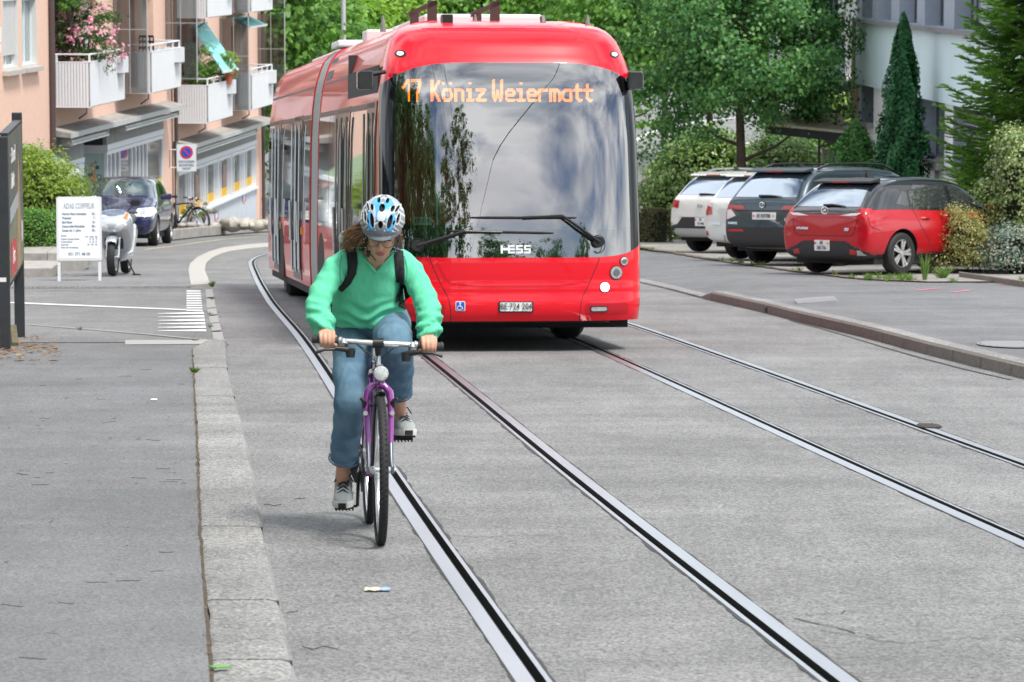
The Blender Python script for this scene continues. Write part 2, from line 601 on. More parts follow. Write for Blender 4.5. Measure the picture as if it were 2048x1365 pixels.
sheet('pavement_left', K(-16), lambda y: kin(y) - .005, yrange(4, KY1, .6), ramp, PAVE, 4)
mb = MB()
ribbon(mb, [(kin(y) - .004 + mnoise.noise((y * 3, 0, 3)) * .008, y) for y in yrange(5, KY1, .07)], .012, lambda y: ramp(y) + .004, .5)
mb.build('kerb_joint_dirt', mat('joint_dirt', (.075, .055, .032), .95, var=.6, vscale=60), kind='structure')
# driveway between the pavements, with its strips and white marking
a = [G2(250, 684), G2(418, 684), G2(418, 692), G2(250, 693)]
poly_sheet('granite_strip', a, .018, mat('pale_granite', (.36, .355, .345), .8, var=.12, vscale=50))
mb = MB()
ribbon(mb, [G2(60, 652), G2(160, 660), G2(290, 671), G2(420, 684)], .05, .016, .3)
mb.build('drain_line', mat('pale_granite', ()), kind='structure')
poly_sheet('driveway', [(-16, KY1), G2(430, 686), G2(413, 579), (-16, gp(0, 584).y)], .006, DRIVE)
mb = MB()
gl = [(G2(411, 581), G2(425, 580)), (G2(414, 620), G2(432, 618)), (G2(421, 650), G2(439, 648)), (G2(427, 684), G2(449, 684))]
for q in range(3):
    for u in (0, .52):
        P0 = [Vector(gl[q][s]).lerp(Vector(gl[q + 1][s]), u + .01) for s in (0, 1)]
        P1 = [Vector(gl[q][s]).lerp(Vector(gl[q + 1][s]), u + .46) for s in (0, 1)]
        mb.add([(P.x, P.y, zg(P.y) + .014) for P in (P0[0], P0[1], P1[1], P1[0])], [(0, 1, 2, 3)])
mb.build('gutter_stones', mat('gutter_granite', (.31, .305, .30), .8, var=.12, vscale=50), kind='structure')
mb = MB()
for i in range(9):
    y = 583 + i * 4.85
    l = 373
    a = [G2(l, y), G2(401 + i * .5, y), G2(401.5 + i * .5, y + 2.6), G2(l, y + 2.6)]
    mb.add([(p[0], p[1], zg(p[1]) + .013) for p in a], [(0, 1, 2, 3)])
for i in range(6):
    y = 626 + i * 7.0
    a = [G2(316, y + 3.4), G2(407 + i, y), G2(408 + i, y + 4.6), G2(316, y + 4.0)]
    mb.add([(p[0], p[1], zg(p[1]) + .013) for p in a], [(0, 1, 2, 3)])
a = [G2(-60, 603), G2(372, 621), G2(372, 623), G2(-60, 605.5)]
mb.add([(p[0], p[1], zg(p[1]) + .013) for p in a], [(0, 1, 2, 3)])
mb.build('white_road_marking', PAINT, kind='structure')
# far pavement in front of the shops with its curved pale kerb
KI = [G2(*q) for q in [(382, 575), (379, 560), (377, 545), (380, 532), (394, 519), (418, 507), (445, 499), (490, 493), (540, 489)]]
KO = [G2(*q) for q in [(420, 575), (416, 560), (410, 545), (412, 530), (424, 519), (444, 510), (464, 505), (500, 500), (545, 496)]]
pv = [(-20, gp(0, 583).y), G2(382, 577)] + KI + [(-2.5, 86), (-2.2, 104), (-20, 104)]
fp = MB().add([(x, y, zg(y) + .03) for x, y in pv], [tuple(range(len(pv)))])
fp.add([(pv[0][0], pv[0][1], zg(pv[0][1]) + .03), (pv[1][0], pv[1][1], zg(pv[1][1]) + .03), (pv[1][0], pv[1][1] - .01, zg(pv[1][1])), (pv[0][0], pv[0][1] - .01, zg(pv[0][1]))], [(0, 1, 2, 3)])
o = fp.build('far_pavement', DRIVE, kind='structure')
mb = MB()
rings = []
for (x0, y0), (x1, y1) in zip(KI, KO):
    rings.append([(x0, y0, zg(y0)), (x0, y0, zg(y0) + .038), (x1 - .03, y1, zg(y1) + .05), (x1, y1, zg(y1) + .035), (x1, y1, zg(y1) - .01)])
mb.loft(rings)
mb.build('curved_kerb', mat('pale_kerb', (.40, .385, .355), .8, var=.08, vscale=20), kind='structure')
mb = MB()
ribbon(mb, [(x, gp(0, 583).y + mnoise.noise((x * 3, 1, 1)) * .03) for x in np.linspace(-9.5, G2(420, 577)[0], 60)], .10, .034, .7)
mb.build('kerb_shadow_gap', mat('gap_dirt_shadow', (.06, .055, .045), .9, var=.6, vscale=20), kind='structure')  # dark ragged strip: gap dirt and the kerb's shadow in one colour
mb = MB()
ribbon(mb, [G2(*q) for q in [(290, 503), (360, 494), (440, 483), (530, 475)]], .09, .036)
ribbon(mb, [G2(*q) for q in [(440, 470), (530, 462)]], .14, .036)
mb.build('yellow_parking_line', mat('yellow_paint', (.52, .46, .26), .8, var=.2, vscale=30), kind='structure')

# right kerb: a low pale part, then a raised stone kerb
KT = [(1287, 566), (1340, 580), (1400, 594)]
kt = interp([G2(*q) for q in [(1210, 553), (1287, 568), (1340, 581), (1400, 597), (1524, 625), (1580, 640), (1730, 676), (1842, 707), (2048, 759)]] + [(6.3, 20), (7.4, 8)])
def kh(y):
    yb = G2(1400, 597)[1]
    return .12 if y < yb - .8 else (.03 if y > yb else .03 + .09 * (yb - y) / .8)
mb = MB()
kc = [8] + list(np.arange(10, 46, 1.0)) + [G2(1400, 597)[1] - .8, G2(1400, 597)[1]] + [51, 53, 55, 58, 62]
rings = []
for y in kc:
    x, z, h = kt(y), zg(y), kh(y)
    j = mnoise.noise((x, y * 1.7, 2)) * .008
    rings.append([(x + j, y, z - .03), (x + .012 + j, y, z + h * .8), (x + .035, y, z + h), (x + .2, y, z + h + .003), (x + .2, y, z - .03)])
n = len(rings[0])
V = [p for r in rings for p in r]
for i in range(len(rings) - 1):
    for j in range(n - 1):
        mb.f.append([i * n + j, i * n + j + 1, (i + 1) * n + j + 1, (i + 1) * n + j])
        mb.m.append(0 if (j > 1 or kc[i] > G2(1400, 597)[1] - 1) else 1)  # street face of the raised kerb is darker: its shade is in the colour
mb.v = [Vector(v) for v in V]
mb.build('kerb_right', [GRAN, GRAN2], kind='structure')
mb = MB()
for y in list(np.arange(11, 46, 1.15)):
    x = kt(y)
    mb.add([(x - .004, y, zg(y)), (x + .01, y, zg(y) + .095), (x + .01, y + .012, zg(y) + .095), (x - .004, y + .012, zg(y))], [(0, 1, 2, 3)])
g = gp(1537, 627)
mb.box((kt(g.y) + .005, g.y, zg(g.y) + .05), (.03, .17, .06))
mb.build('kerb_stone_joints', TAR, kind='structure')
fl = interp([G2(1240, 494), G2(1290, 499), G2(1336, 508), G2(1460, 527), G2(1599, 546), G2(1722, 561), G2(1820, 566), G2(1917, 555), G2(2048, 577)][:7] + [(8.6, 45), (9.4, 20), (10, 5)])
sheet('pavement_right', lambda y: kt(y) + .2, lambda y: 20, yrange(8, 105, 1.0), lambda y, x: min(.122, kh(y) + .002 + max(0, x - kt(y) - .2) * .075), PAVE, 60)
LPF = [G2(*q, .12) for q in [(1240, 490), (1336, 506), (1460, 526), (1599, 545), (1722, 560), (1850, 566), (2100, 566)]]
pv = LPF + [(26, LPF[-1][1]), (26, 95), (0.6, 95)]
fc = MB().add([(x, y, zg(y) + .135) for x, y in pv], [tuple(range(len(pv)))])
fc.add([(x, y, zg(y) + .135) for x, y in LPF] + [(x, y - .02, zg(y)) for x, y in LPF], [(i, i + 1, len(LPF) + i + 1, len(LPF) + i) for i in range(len(LPF) - 1)])
o = fc.build('forecourt', asphalt('forecourt_asphalt', (.29, .275, .255), .1), kind='structure')
mb = MB()
sp = []
for (x0, y0), (x1, y1) in zip(LPF[:-1], LPF[1:]):
    sp += [(x0 + (x1 - x0) * t, y0 + (y1 - y0) * t) for t in np.linspace(0, 1, 24)[:-1]]
ribbon(mb, sp, .16, .142, .6)
mb.build('forecourt_seam', mat('seam_dirt', (.14, .11, .08), .95, var=.6, vscale=25), kind='structure')
# covers, patches, cracks and marks
mb = MB()
for i in range(20):
    t = i / 19
    c0, c1 = gp(1592 + 76 * t, 610 - 7 * t, .12), gp(1596 + 76 * t, 606 - 6 * t, .12)
    mb.box(((c0.x + c1.x) / 2, (c0.y + c1.y) / 2, zg(c0.y) + .126), (.010, .6, .012))
o = mb.build('drain_grate', mat('grate_grey', (.40, .40, .42), .6))
tag(o, 'pale slotted drain grate in the right pavement behind the kerb', 'drain cover')
def cover(name, px, py, rx, ry, dz, m, label):
    p = gp(px, py, dz)
    mb = MB()
    mb.add([(p.x + rx * math.cos(t), p.y + ry * math.sin(t), zg(p.y + ry * math.sin(t)) + dz + .006) for t in np.linspace(0, 2 * PI, 25)[:-1]], [tuple(range(24))])
    for k in range(-3, 4):
        w = rx * math.sqrt(max(0, 1 - (k / 4) ** 2)) * .9
        y = p.y + ry * k / 4
        mb.box((p.x, y, zg(y) + dz + .008), (2 * w, ry * .12, .006))
    tag(mb.build(name, m), label, 'manhole cover')
cover('manhole_cover', 2022, 690, .30, .62, .128, mat('pale_concrete', (.23, .23, .24), .8, var=.1, vscale=30), 'pale concrete manhole cover at the edge of the right pavement')
cover('iron_cover', 1858, 854, .085, .22, .0, mat('rusty_iron', (.045, .035, .028), .8, var=.4, vscale=30), 'small dark iron cover beside the rightmost rail')
mb = MB()
def crack(x, y, n, ang, w, dz):
    p = [(x, y)]
    for i in range(n):
        ang += rng.uniform(-.5, .5)
        x += math.cos(ang) * .07; y += math.sin(ang) * .35
        p.append((x, y))
    ribbon(mb, p, w, dz, .7)
for (px, py, n, a, w) in [(1590, 1238, 9, -.5, .008), (1640, 1262, 7, -.3, .007), (905, 1072, 12, .1, .006), (1000, 1070, 8, .0, .005), (1700, 1288, 22, .03, .006), (1940, 1280, 14, .05, .005), (1610, 1232, 6, .9, .006), (1180, 935, 8, .1, .004)]:
    p = gp(px, py)
    x, y = p.x, p.y
    q = [(x, y)]
    for i in range(n):
        x += rng.uniform(.02, .06); y += math.sin(a) * .05 + rng.uniform(-.05, .05) - (.03 if a < 0 else 0)
        q.append((x, y))
    ribbon(mb, q, w, .004, .7)
q = [G2(*p) for p in [(1580, 640), (1640, 655), (1700, 672), (1760, 690), (1850, 714), (1940, 738), (2030, 757)]]
ribbon(mb, [(x - .05 + rng.uniform(-.03, .03), y - .25) for x, y in q], .03, .004, .8)
mb.build('road_cracks', TAR, kind='structure')
mb = MB()
for a, b, c, d in [((1836, 582), (1880, 578), .06, 0), ((1925, 565), (1965, 561), .06, 0), ((1904, 586), (1940, 582), .06, 0), ((2000, 570), (2035, 566), .06, 0)]:
    ribbon(mb, [G2(*a, .12), G2(*b, .12)], c, .128, .3)
mb.build('pink_survey_marks', mat('pink_paint', (.75, .2, .26), .8, var=.25, vscale=30), kind='structure')
# repair patches in the road, slightly different asphalt
PATCH = asphalt('patch_asphalt', (.19, .188,.188), .06)
poly_sheet('road_patch', [G2(1170, 1346), G2(1560, 1325), (1.7, 8.5), (.2, 8.5)], .003, asphalt('patch_pale', (.225, .223, .222), .06))
sheet('pavement_patch', K(-3.4), lambda y: kin(y) - .012, yrange(5, gp(0, 1118).y, .5), .0535, asphalt('pavement_patch_asphalt', (.186, .188, .192), .08, .7))
# street litter and leaves
LEAFB = leafmat('dry_leaf', [(.30, .13, .04), (.18, .09, .04), (.42, .24, .08), (.10, .06, .04), (.4, .33, .2)], .1, .7)
V, F = [], []
def flake(x, y, s, dz):
    a = rng.uniform(0, PI * 2); b = len(V)
    asp = rng.uniform(.35, .7); z = zg(y) + dz + .006
    c, d = math.cos(a), math.sin(a)
    for u, v, w in ((-1, 0, .0), (0, -asp, .3), (1, 0, .1), (0, asp, .35)):
        V.append((x + s * (u * c - v * d), y + s * (u * d + v * c), z + s * w * rng.uniform(.3, 1)))
    F.append((b, b + 1, b + 2)); F.append((b, b + 2, b + 3))
for i in range(170):                                   # drift round the billboard posts
    p = gp(rng.gauss(45, 38), 690 + rng.gauss(8, 17), .03)
    flake(p.x, p.y, rng.uniform(.02, .05), ramp(p.y))
for i in range(90):
    p = gp(rng.uniform(0, 390), rng.uniform(700, 1330) if i > 60 else rng.uniform(700, 980), .05)
    flake(p.x, p.y, rng.uniform(.008, .022), ramp(p.y))
for i in range(30):
    p = gp(rng.uniform(480, 700), rng.uniform(700, 1340))
    flake(p.x, p.y, rng.uniform(.006, .014), 0)
for i in range(120):                                   # leaf crumbs in the joint of the kerb
    y = rng.uniform(12, 34)
    flake(kin(y) - .01 + rng.gauss(0, .012), y, rng.uniform(.006, .014), .05)
for i in range(70):
    t = rng.random(); q = rng.choice(sp)
    flake(q[0] + rng.gauss(0, .12), q[1] + rng.gauss(0, .2), rng.uniform(.015, .04), .14)
MB().add(V, F).build('fallen_leaves', LEAFB, kind='stuff')
mb = MB()
for i in range(30):
    p = gp(rng.uniform(20, 385), rng.uniform(740, 1000) if i % 4 else rng.uniform(1000, 1330), .05)
    if p.x > kin(p.y) - .1: continue
    l, a = rng.uniform(.03, .11), rng.uniform(-.35, .35)
    z = ramp(p.y) + .006
    mb.tube([(p.x + l * (t - .5) * math.cos(a), p.y + l * (t - .5) * math.sin(a) * 2 + rng.uniform(-.01, .01), zg(p.y) + z) for t in (0, .5, 1)], rng.uniform(.0008, .0015), 4)
for px, py, l in [(640, 1300, .13), (545, 1012, .09), (600, 1000, .05), (585, 1228, .04), (690, 960, .05)]:
    p = gp(px, py)
    mb.tube([(p.x + l * (t - .5), p.y + rng.uniform(-.04, .04), zg(p.y) + .006) for t in (0, .3, .6, 1)], .002, 4)
mb.build('twig_litter', mat('twig', (.06, .045, .03), .9), kind='stuff')
def scrap(name, px, py, w, d, cols, label, dz=0.0):
    p = gp(px, py, dz)
    mb = MB()
    n = 6
    for i in range(n):
        for s in (0, 1):
            x = (i / (n - 1) - .5) * w
            mb.v.append(Vector((p.x + x, p.y + (s - .5) * d * (1 - .5 * abs(i / (n - 1) - .5)), zg(p.y) + dz + .006 + .005 * abs(math.sin(i * 1.7 + s)))))
    for i in range(n - 1):
        mb.f.append([2 * i, 2 * i + 1, 2 * i + 3, 2 * i + 2]); mb.m.append(1 if i >= 3 else 0)
    o = mb.build(name, cols)
    so_ = o.modifiers.new('thickness', 'SOLIDIFY'); so_.thickness = .002
    return tag(o, label, 'litter')
scrap('paper_wrapper', 755, 1183, .105, .075, [mat('cream_paper', (.62, .55, .42), .7, var=.15, vscale=40), mat('blue_paper', (.3, .42, .58), .7, var=.3, vscale=50)], 'crumpled cream and blue paper wrapper lying on the road')
scrap('paper_scrap', 308, 802, .045, .09, [WHITE], 'small white paper scrap on the left pavement', .05)
p = gp(440, 1337, .06)
mb = MB(); mb.prism([(0, 0), (.03, .02), (.08, .01), (.07, -.015), (.03, -.03)], 0, .004, 'z', M=Matrix.Translation((p.x - .04, p.y, zg(p.y) + .064)))
tag(mb.build('green_leaf', mat('fresh_leaf', (.10, .32, .03), .5)), 'single fresh green leaf lying on the granite kerb', 'leaf')
# ------------------------------------------------------------------ buildings
PEACH = mat('peach_render', (.78, .52, .41), .9, var=.06, vscale=9, bump=.5, bscale=45)
BALW = mat('balcony_white', (.76, .77, .79), .6, var=.03, vscale=3)
GAP = mat('slat_gap', (.20, .19, .20), .8)
CONC = mat('weathered_concrete', (.33, .31, .285), .9, var=.25, vscale=5, bump=.3)
CANOPY = mat('canopy_slab', (.30, .285, .265), .9, var=.35, vscale=4)
FASC = mat('grey_fascia', (.26, .275, .27), .75, var=.12, vscale=2.5, stretch=(1, 1, .25))
FRAMEW = mat('shop_frame_white', (.72, .76, .80), .5)
SHOPG = mat('shop_glass', (.16, .165, .16), .04, var=.35, vscale=1.1, spec=.6)
YEL = mat('yellow_strip', (.78, .46, .02), .6)
PIPE = mat('brown_downpipe', (.075, .05, .05), .45)
LOGG = mat('loggia_grey', (.24, .25, .26), .9, var=.1, vscale=2)
CURT = mat('pale_curtain', (.55, .58, .57), .8, var=.14, vscale=3, stretch=(8, 8, .2))
TEAL = mat('teal_awning', (.22, .62, .60), .75, var=.1, vscale=5, stretch=(1, 8, .3))
SCREEN = glass('frosted_screen', (.62, .65, .66), .10)
SILL = mat('stone_sill', (.47, .44, .40), .85, var=.12, vscale=12)
BASEW = mat('shop_base_wall', (.55, .60, .66), .75, var=.06, vscale=2)
def wall_open(mb, x, y0, y1, z0, z1, ops, depth, mi=0):
    """facade in the plane x with rectangular openings (ya, yb, za, zb) and their reveals; depth runs towards -x"""
    ys = sorted({y0, y1, *[v for o in ops for v in o[:2] if y0 < v < y1]})
    zs = sorted({z0, z1, *[v for o in ops for v in o[2:] if z0 < v < z1]})
    for a, b in zip(ys[:-1], ys[1:]):
        for c, d in zip(zs[:-1], zs[1:]):
            m, k = (a + b) / 2, (c + d) / 2
            if any(o[0] < m < o[1] and o[2] < k < o[3] for o in ops): continue
            mb.add([(x, a, c), (x, b, c), (x, b, d), (x, a, d)], [(0, 1, 2, 3)], mi)
    for a, b, c, d in ops:
        e = x - depth
        mb.add([(x, a, c), (x, b, c), (e, b, c), (e, a, c)], [(0, 1, 2, 3)], mi)
        mb.add([(x, a, d), (x, b, d), (e, b, d), (e, a, d)], [(0, 1, 2, 3)], mi)
        mb.add([(x, a, c), (x, a, d), (e, a, d), (e, a, c)], [(0, 1, 2, 3)], mi)
        mb.add([(x, b, c), (x, b, d), (e, b, d), (e, b, c)], [(0, 1, 2, 3)], mi)
def rect_frame(mb, x, y0, y1, z0, z1, w, t, mulls=(), rails=(), mi=0):
    """window frame lying in the plane x: outer bars, upright mullions, cross rails"""
    mb.bb((x - t, y0, z0), (x, y0 + w, z1), mi); mb.bb((x - t, y1 - w, z0), (x, y1, z1), mi)
    mb.bb((x - t, y0 + w, z0), (x, y1 - w, z0 + w), mi); mb.bb((x - t, y0 + w, z1 - w), (x, y1 - w, z1), mi)
    for m in mulls: mb.bb((x - t, m - w / 2, z0 + w), (x - .002, m + w / 2, z1 - w), mi)
    for r in rails: mb.bb((x - t, y0 + w, r - w / 2), (x - .004, y1 - w, r + w / 2), mi)
def pane(parent, x, y0, y1, z0, z1, m, name='pane'):
    mb = MB(); mb.bb((x - .012, y0, z0), (x, y1, z1))
    return mb.build(name, m, parent)
FA = math.atan(.083)
def facade(y, z): 
    m = Matrix.Rotation(-FA, 4, 'Z')
    m.translation = Vector((-10.04 + .083 * (y - 80), y, z))
    return m
def balcony(root, y0, z0, L=3.95, D=.85, lower=True):
    b = MB()
    b.bb((0, y0 + .03, z0 - .02), (D - .03, y0 + L - .03, z0 + .12))
    bal = b.build('balcony', CONC, root)
    s = MB()
    n = 12
    for i in range(n):
        x = .02 + (D - .06) * i / n
        s.bb((x, y0, z0 + .0), (x + (D - .06) / n - .011, y0 + .02, z0 + .95), 0)
        s.bb((x, y0 + L - .02, z0), (x + (D - .06) / n - .011, y0 + L, z0 + .95), 0)
    n = 46
    for i in range(n):
        y = y0 + L * i / n
        s.bb((D - .02, y + .004, z0), (D, y + L / n - .006, z0 + .95), 0)
    s.bb((.02, y0 + .03, z0 + .02), (D - .05, y0 + .04, z0 + .93), 1)
    s.bb((D - .045, y0 + .03, z0 + .02), (D - .035, y0 + L - .03, z0 + .93), 2)
    s.bb((0, y0 - .004, z0 + .95), (D + .004, y0 + .04, z0 + .975), 2)
    s.bb((D - .04, y0 + .041, z0 + .951), (D + .005, y0 + L, z0 + .976), 2)
    s.bb((0, y0 - .003, z0 - .025), (D + .003, y0 + .02, z0 - .001), 2)
    s.build('railing_panel', [BALW, GAP, BALW], bal)
    r = MB()
    zr = z0 + 1.13
    r.tube([(0, y0 + .03, zr), (D - .03, y0 + .03, zr), (D - .03, y0 + L - .03, zr), (0, y0 + L - .03, zr)], .02, 6)
    for p in [(.1, y0 + .03), (D - .03, y0 + .03), (D - .03, y0 + 1.0), (D - .03, y0 + 2.0), (D - .03, y0 + 3.0), (D - .03, y0 + L - .03)]:
        r.bb((p[0] - .02, p[1] - .02, z0 + .96), (p[0] + .02, p[1] + .02, zr))
    r.build('handrail', BALW, bal)
    x = MB(); x.bb((D - .3 - .0, y0 + L - .9, z0 + .62), (D + .14, y0 + L - .25, z0 + .98)); x.bb((D + .0, y0 + L - .9, z0 + .60), (D + .15, y0 + L - .25, z0 + .612), 1)
    x.build('planter_box', [mat('planter_grey', (.66, .67, .69), .7), GAP], bal)
    p = MB(); p.tube([(D - .1, y0 + .02, z0 - .02), (D - .1, y0 + .02, z0 - .14), (D - .35, y0 + .4, z0 - .28)], .018, 6)
    p.build('drain_pipe', PIPE, bal)
    return bal
def shop_window(root, y0, y1, z0, z1, x, panes, parent_extra=True):
    f = MB()
    rect_frame(f, x, y0, y1, z0, z1, .09, .09, [a for a in panes[1:-1]])
    fr = f.build('shop_window', FRAMEW, root)
    pane(fr, x - .05, y0 + .05, y1 - .05, z0 + .05, z1 - .05, SHOPG)
    g = MB()
    for a, b in zip(panes[:-1], panes[1:]):
        g.bb((x - .045, a + .05, z0 + .095), (x - .035, b - .05, z0 + .34))
    g.build('yellow_strip', YEL, fr)
    return fr
def house(root, niche, floors=2, zbot=-4.6, awn=False):
    w = MB()
    ops = [(.3, 3.0, .02, 2.5), (4.1, 5.6, .02, 2.3), (8.1, 10.4, .02, 2.5), (11.3, 12.9, .02, 2.3)]
    wall_open(w, 0, 0, 15.4, -.68, 2.62, ops, .35)
    wall_open(w, 0, 0, 15.4, 2.62, 5.4, [(a, b, c + 2.7, d + 2.7) for a, b, c, d in ops], .35)
    lo = [(.3, 14.2, zbot + 2.05, -.68)]
    w.bb((-9, 15.4 - .02, zbot), (0, 15.4, 5.4)); w.bb((-9, 0, zbot), (-.7, .02, 5.4)); w.bb((-9, 0, 5.4), (0, 15.4, 5.5))
    w.bb((-.4, 0, zbot), (0.0, .3, -.68)); w.bb((-.4, 14.2, zbot), (0.0, 15.38, -.68))
    w.build('wall', PEACH, root)
    for z in (0, 2.7):
        for a, b, k in ((.3, 3.0, 0), (8.1, 10.4, 1)):
            l = MB()
            l.bb((-1.6, a - .2, z + .02), (-1.5, b + .2, z + 2.6)); l.bb((-1.5, a - .2, z + .02), (-.36, a - .1, z + 2.6)); l.bb((-1.5, b + .1, z + .02), (-.36, b + .2, z + 2.6))
            l.bb((-1.5, a - .1, z + 2.5), (-.36, b + .1, z + 2.6)); l.bb((-1.5, a - .1, z - .05), (-.36, b + .1, z + .03))
            l.build('loggia', LOGG if k == 0 else mat('loggia_white', (.56, .58, .6), .9, var=.05), root)
        for a, b in ((4.1, 5.6), (11.3, 12.9)):
            f = MB(); rect_frame(f, -.2, a, b, z + .02, z + 2.3, .08, .06, [(a + b) / 2])
            fr = f.build('balcony_window', FRAMEW, root)
            pane(fr, -.24, a + .05, b - .05, z + .06, z + 2.25, CURT)
        for a in (7.6, 14.6):
            s = MB(); s.bb((.0, a, z + .0), (.8, a + .02, z + 2.55), 0)
            s.bb((.8, a - .005, z), (.825, a + .025, z + 2.6), 1); s.bb((.39, a - .003, z), (.405, a + .023, z + 2.6), 1); s.bb((.0, a - .002, z + 1.5), (.8, a + .022, z + 1.515), 1)
            s.build('glass_screen', [SCREEN, mat('screen_bar', (.42, .43, .44), .5)], root)
    for z in (0, 2.72):
        balcony(root, .55, z); balcony(root, 8.0, z)
    # canopy and shop front
    c = MB()
    c.loft([[(0, y, -.46), (.5, y, -.56), (.5, y, -.66), (0, y, -.62)] for y in (.05, 14.6)])
    c.build('shop_canopy', CANOPY, root)
    e = MB(); e.bb((.5, .05, -.665), (.52, 14.6, -.55)); e.build('canopy_edge', mat('canopy_edge_paint', (.45, .46, .45), .7, var=.1), root)
    for a, b in (((.5, 4.6), (6.8, 14.0)) if niche else ((1.2, 11.5),)):
        t = MB(); t.tube([(.36, a, -.78), (.36, b, -.78)], .055, 8); t.bb((.3, a, -.84), (.46, b, -.80)); t.bb((.2, a - .05, -.86), (.44, a, -.70)); t.bb((.2, b, -.86), (.44, b + .05, -.70))
        t.build('rolled_awning', mat('awning_tube', (.5, .52, .5), .6, var=.1), root)
    f = MB()
    if niche:
        f.bb((-.1, .3, -1.3), (-.01, 4.0, -.63)); f.bb((-.1, 6.7, -1.17), (-.01, 14.2, -.63))
        f.bb((-.7, 3.95, -1.3), (-.12, 4.0, -.63)); f.bb((-.75, 4.0, -1.3), (-.68, 6.7, -.63), 1)
        f.bb((-.7, 6.70, -1.2), (-.1, 6.76, -.63), 1)
    else:
        f.bb((-.1, .3, -1.17), (-.01, 14.2, -.63)); f.bb((-.01, 11.6, -1.0), (.01, 12.3, -.7), 2)
    f.build('fascia', [FASC, mat('niche_dark', (.035, .035, .037), .8), mat('vent_light', (.45, .46, .45), .6)], root)
    tz = -1.17
    tr = MB()
    if niche:
        tr.bb((-.1, .3, tz - .24), (.015, 3.97, tz - .13)); tr.bb((-.1, 6.7, tz - .13), (.015, 14.2, tz)); tr.bb((-.7, 6.68, tz - .14), (.012, 6.76, tz - .01))
    else:
        tr.bb((-.1, .3, tz - .13), (.015, 14.2, tz))
    tr.build('transom', FRAMEW, root)
    zs = -2.54 if not niche else -2.75
    if niche:
        shop_window(root, .35, 3.3, zbot + 1.2, tz - .26, 0, [.35, 1.9, 2.4, 2.9, 3.3])
        d = MB(); d.bb((-.1, 3.35, zbot + .6), (0, 3.97, tz - .26)); d.build('shop_door', FRAMEW, root)
        shop_window(root, 6.72, 14.15, zs, tz - .15, 0, [6.72, 7.2, 7.75, 8.3, 9.9, 10.4, 10.9, 11.4, 11.9, 14.1])
        p = MB(); p.bb((-.68, 6.7, -2.95), (.0, 6.78, -2.55)); p.bb((-.68, 6.68, tz - .2), (.0, 6.78, tz - .15)); p.bb((-.68, 6.68, -2.55), (-.62, 6.78, tz - .2)); p.bb((-.08, 6.68, -2.55), (.0, 6.78, tz - .2))
        q = p.build('display_window', FRAMEW, root)
        r = MB(); r.bb((-.62, 6.70, -2.55), (-.08, 6.74, tz - .2), 0)
        for (u, v, s, k) in [(.28, .55, .10, 1), (.36, .45, .09, 2), (.22, .62, .06, 3), (.30, .72, .06, 1), (.42, .58, .07, 4), (.38, .8, .05, 3), (.25, .86, .05, 2), (.34, .92, .04, 4)]:
            r.lathe([(0.0, 6.70), (s, 6.697), (0.0, 6.694)], (-.62 + u, 0, -2.5 + v), 'y', 9, k)
        r.build('poster', [mat('poster_mint', (.42, .58, .55), .6, var=.1), mat('poster_peach', (.72, .36, .25), .6), mat('poster_orange', (.65, .36, .12), .6), mat('poster_dark', (.06, .12, .15), .6), mat('poster_blue', (.2, .32, .36), .6)], q)
        b2 = MB(); b2.bb((-.66, 6.69, -3.6), (-.05, 6.72, -2.98), 0); b2.build('poster', mat('poster_warm', (.6, .35, .18), .6, var=.5, vscale=9), q)
    else:
        for a in np.arange(.4, 13.9, 2.3):
            b = min(a + 2.24, 14.15)
            fr = shop_window(root, a, b, zs, tz - .15, 0, [a, a + .42, a + 1.62, a + 1.95, b])
        g = MB(); 
        for a in (3.6, 8.2): g.bb((-.05, a, -2.2), (-.03, a + .7, -1.55))
        g.build('window_poster', mat('brown_poster', (.32, .22, .19), .6, var=.4, vscale=6), root)
    bs = MB()
    bs.bb((-.2, (.3 if not niche else 6.72), zbot), (-.02, 14.2, zs - .06)); bs.bb((-.2, (.3 if not niche else 6.72), zs - .06), (.07, 14.2, zs - .003), 1)
    bs.build('base_wall', [BASEW, FRAMEW], root)
    if not niche:
        for y, zz in ((3.0, -3.05), (6.6, -3.0), (11.6, -2.85)):
            st = MB(); st.bb((-.022, y, zz), (.0, y + .06, zz + .26), 0); st.bb((-.022, y + .5, zz), (.0, y + .56, zz + .26), 0); st.bb((-.022, y + .12, zz - .03), (.0, y + .44, zz + .02), 1); st.bb((-.022, y + .08, zz + .05), (-.004, y + .48, zz + .26), 2)
            st.build('wall_sticker', [mat('sticker_purple', (.42, .06, .4), .6), YEL, WHITE], root)
    for y in ((-.06,) if niche else (-.06, 14.9)):
        p = MB(); p.tube([(.1, y, zbot), (.1, y, 5.4)], .055, 10)
        for z in (-3, -.6, 2): p.lathe([(.065, z), (.065, z + .05)], (.1, y, 0), 'z', 10)
        p.build('downpipe', PIPE, root)
HB = thing('apartment_building', 'peach house with pink oleander on its balcony and a dark shop niche below', 'building', facade(80, -1.8))
house(HB, True)
HC = thing('apartment_building', 'peach house with tilted teal awning and long yellow-banded shop windows', 'building', facade(95.5, -2.9))
house(HC, False)
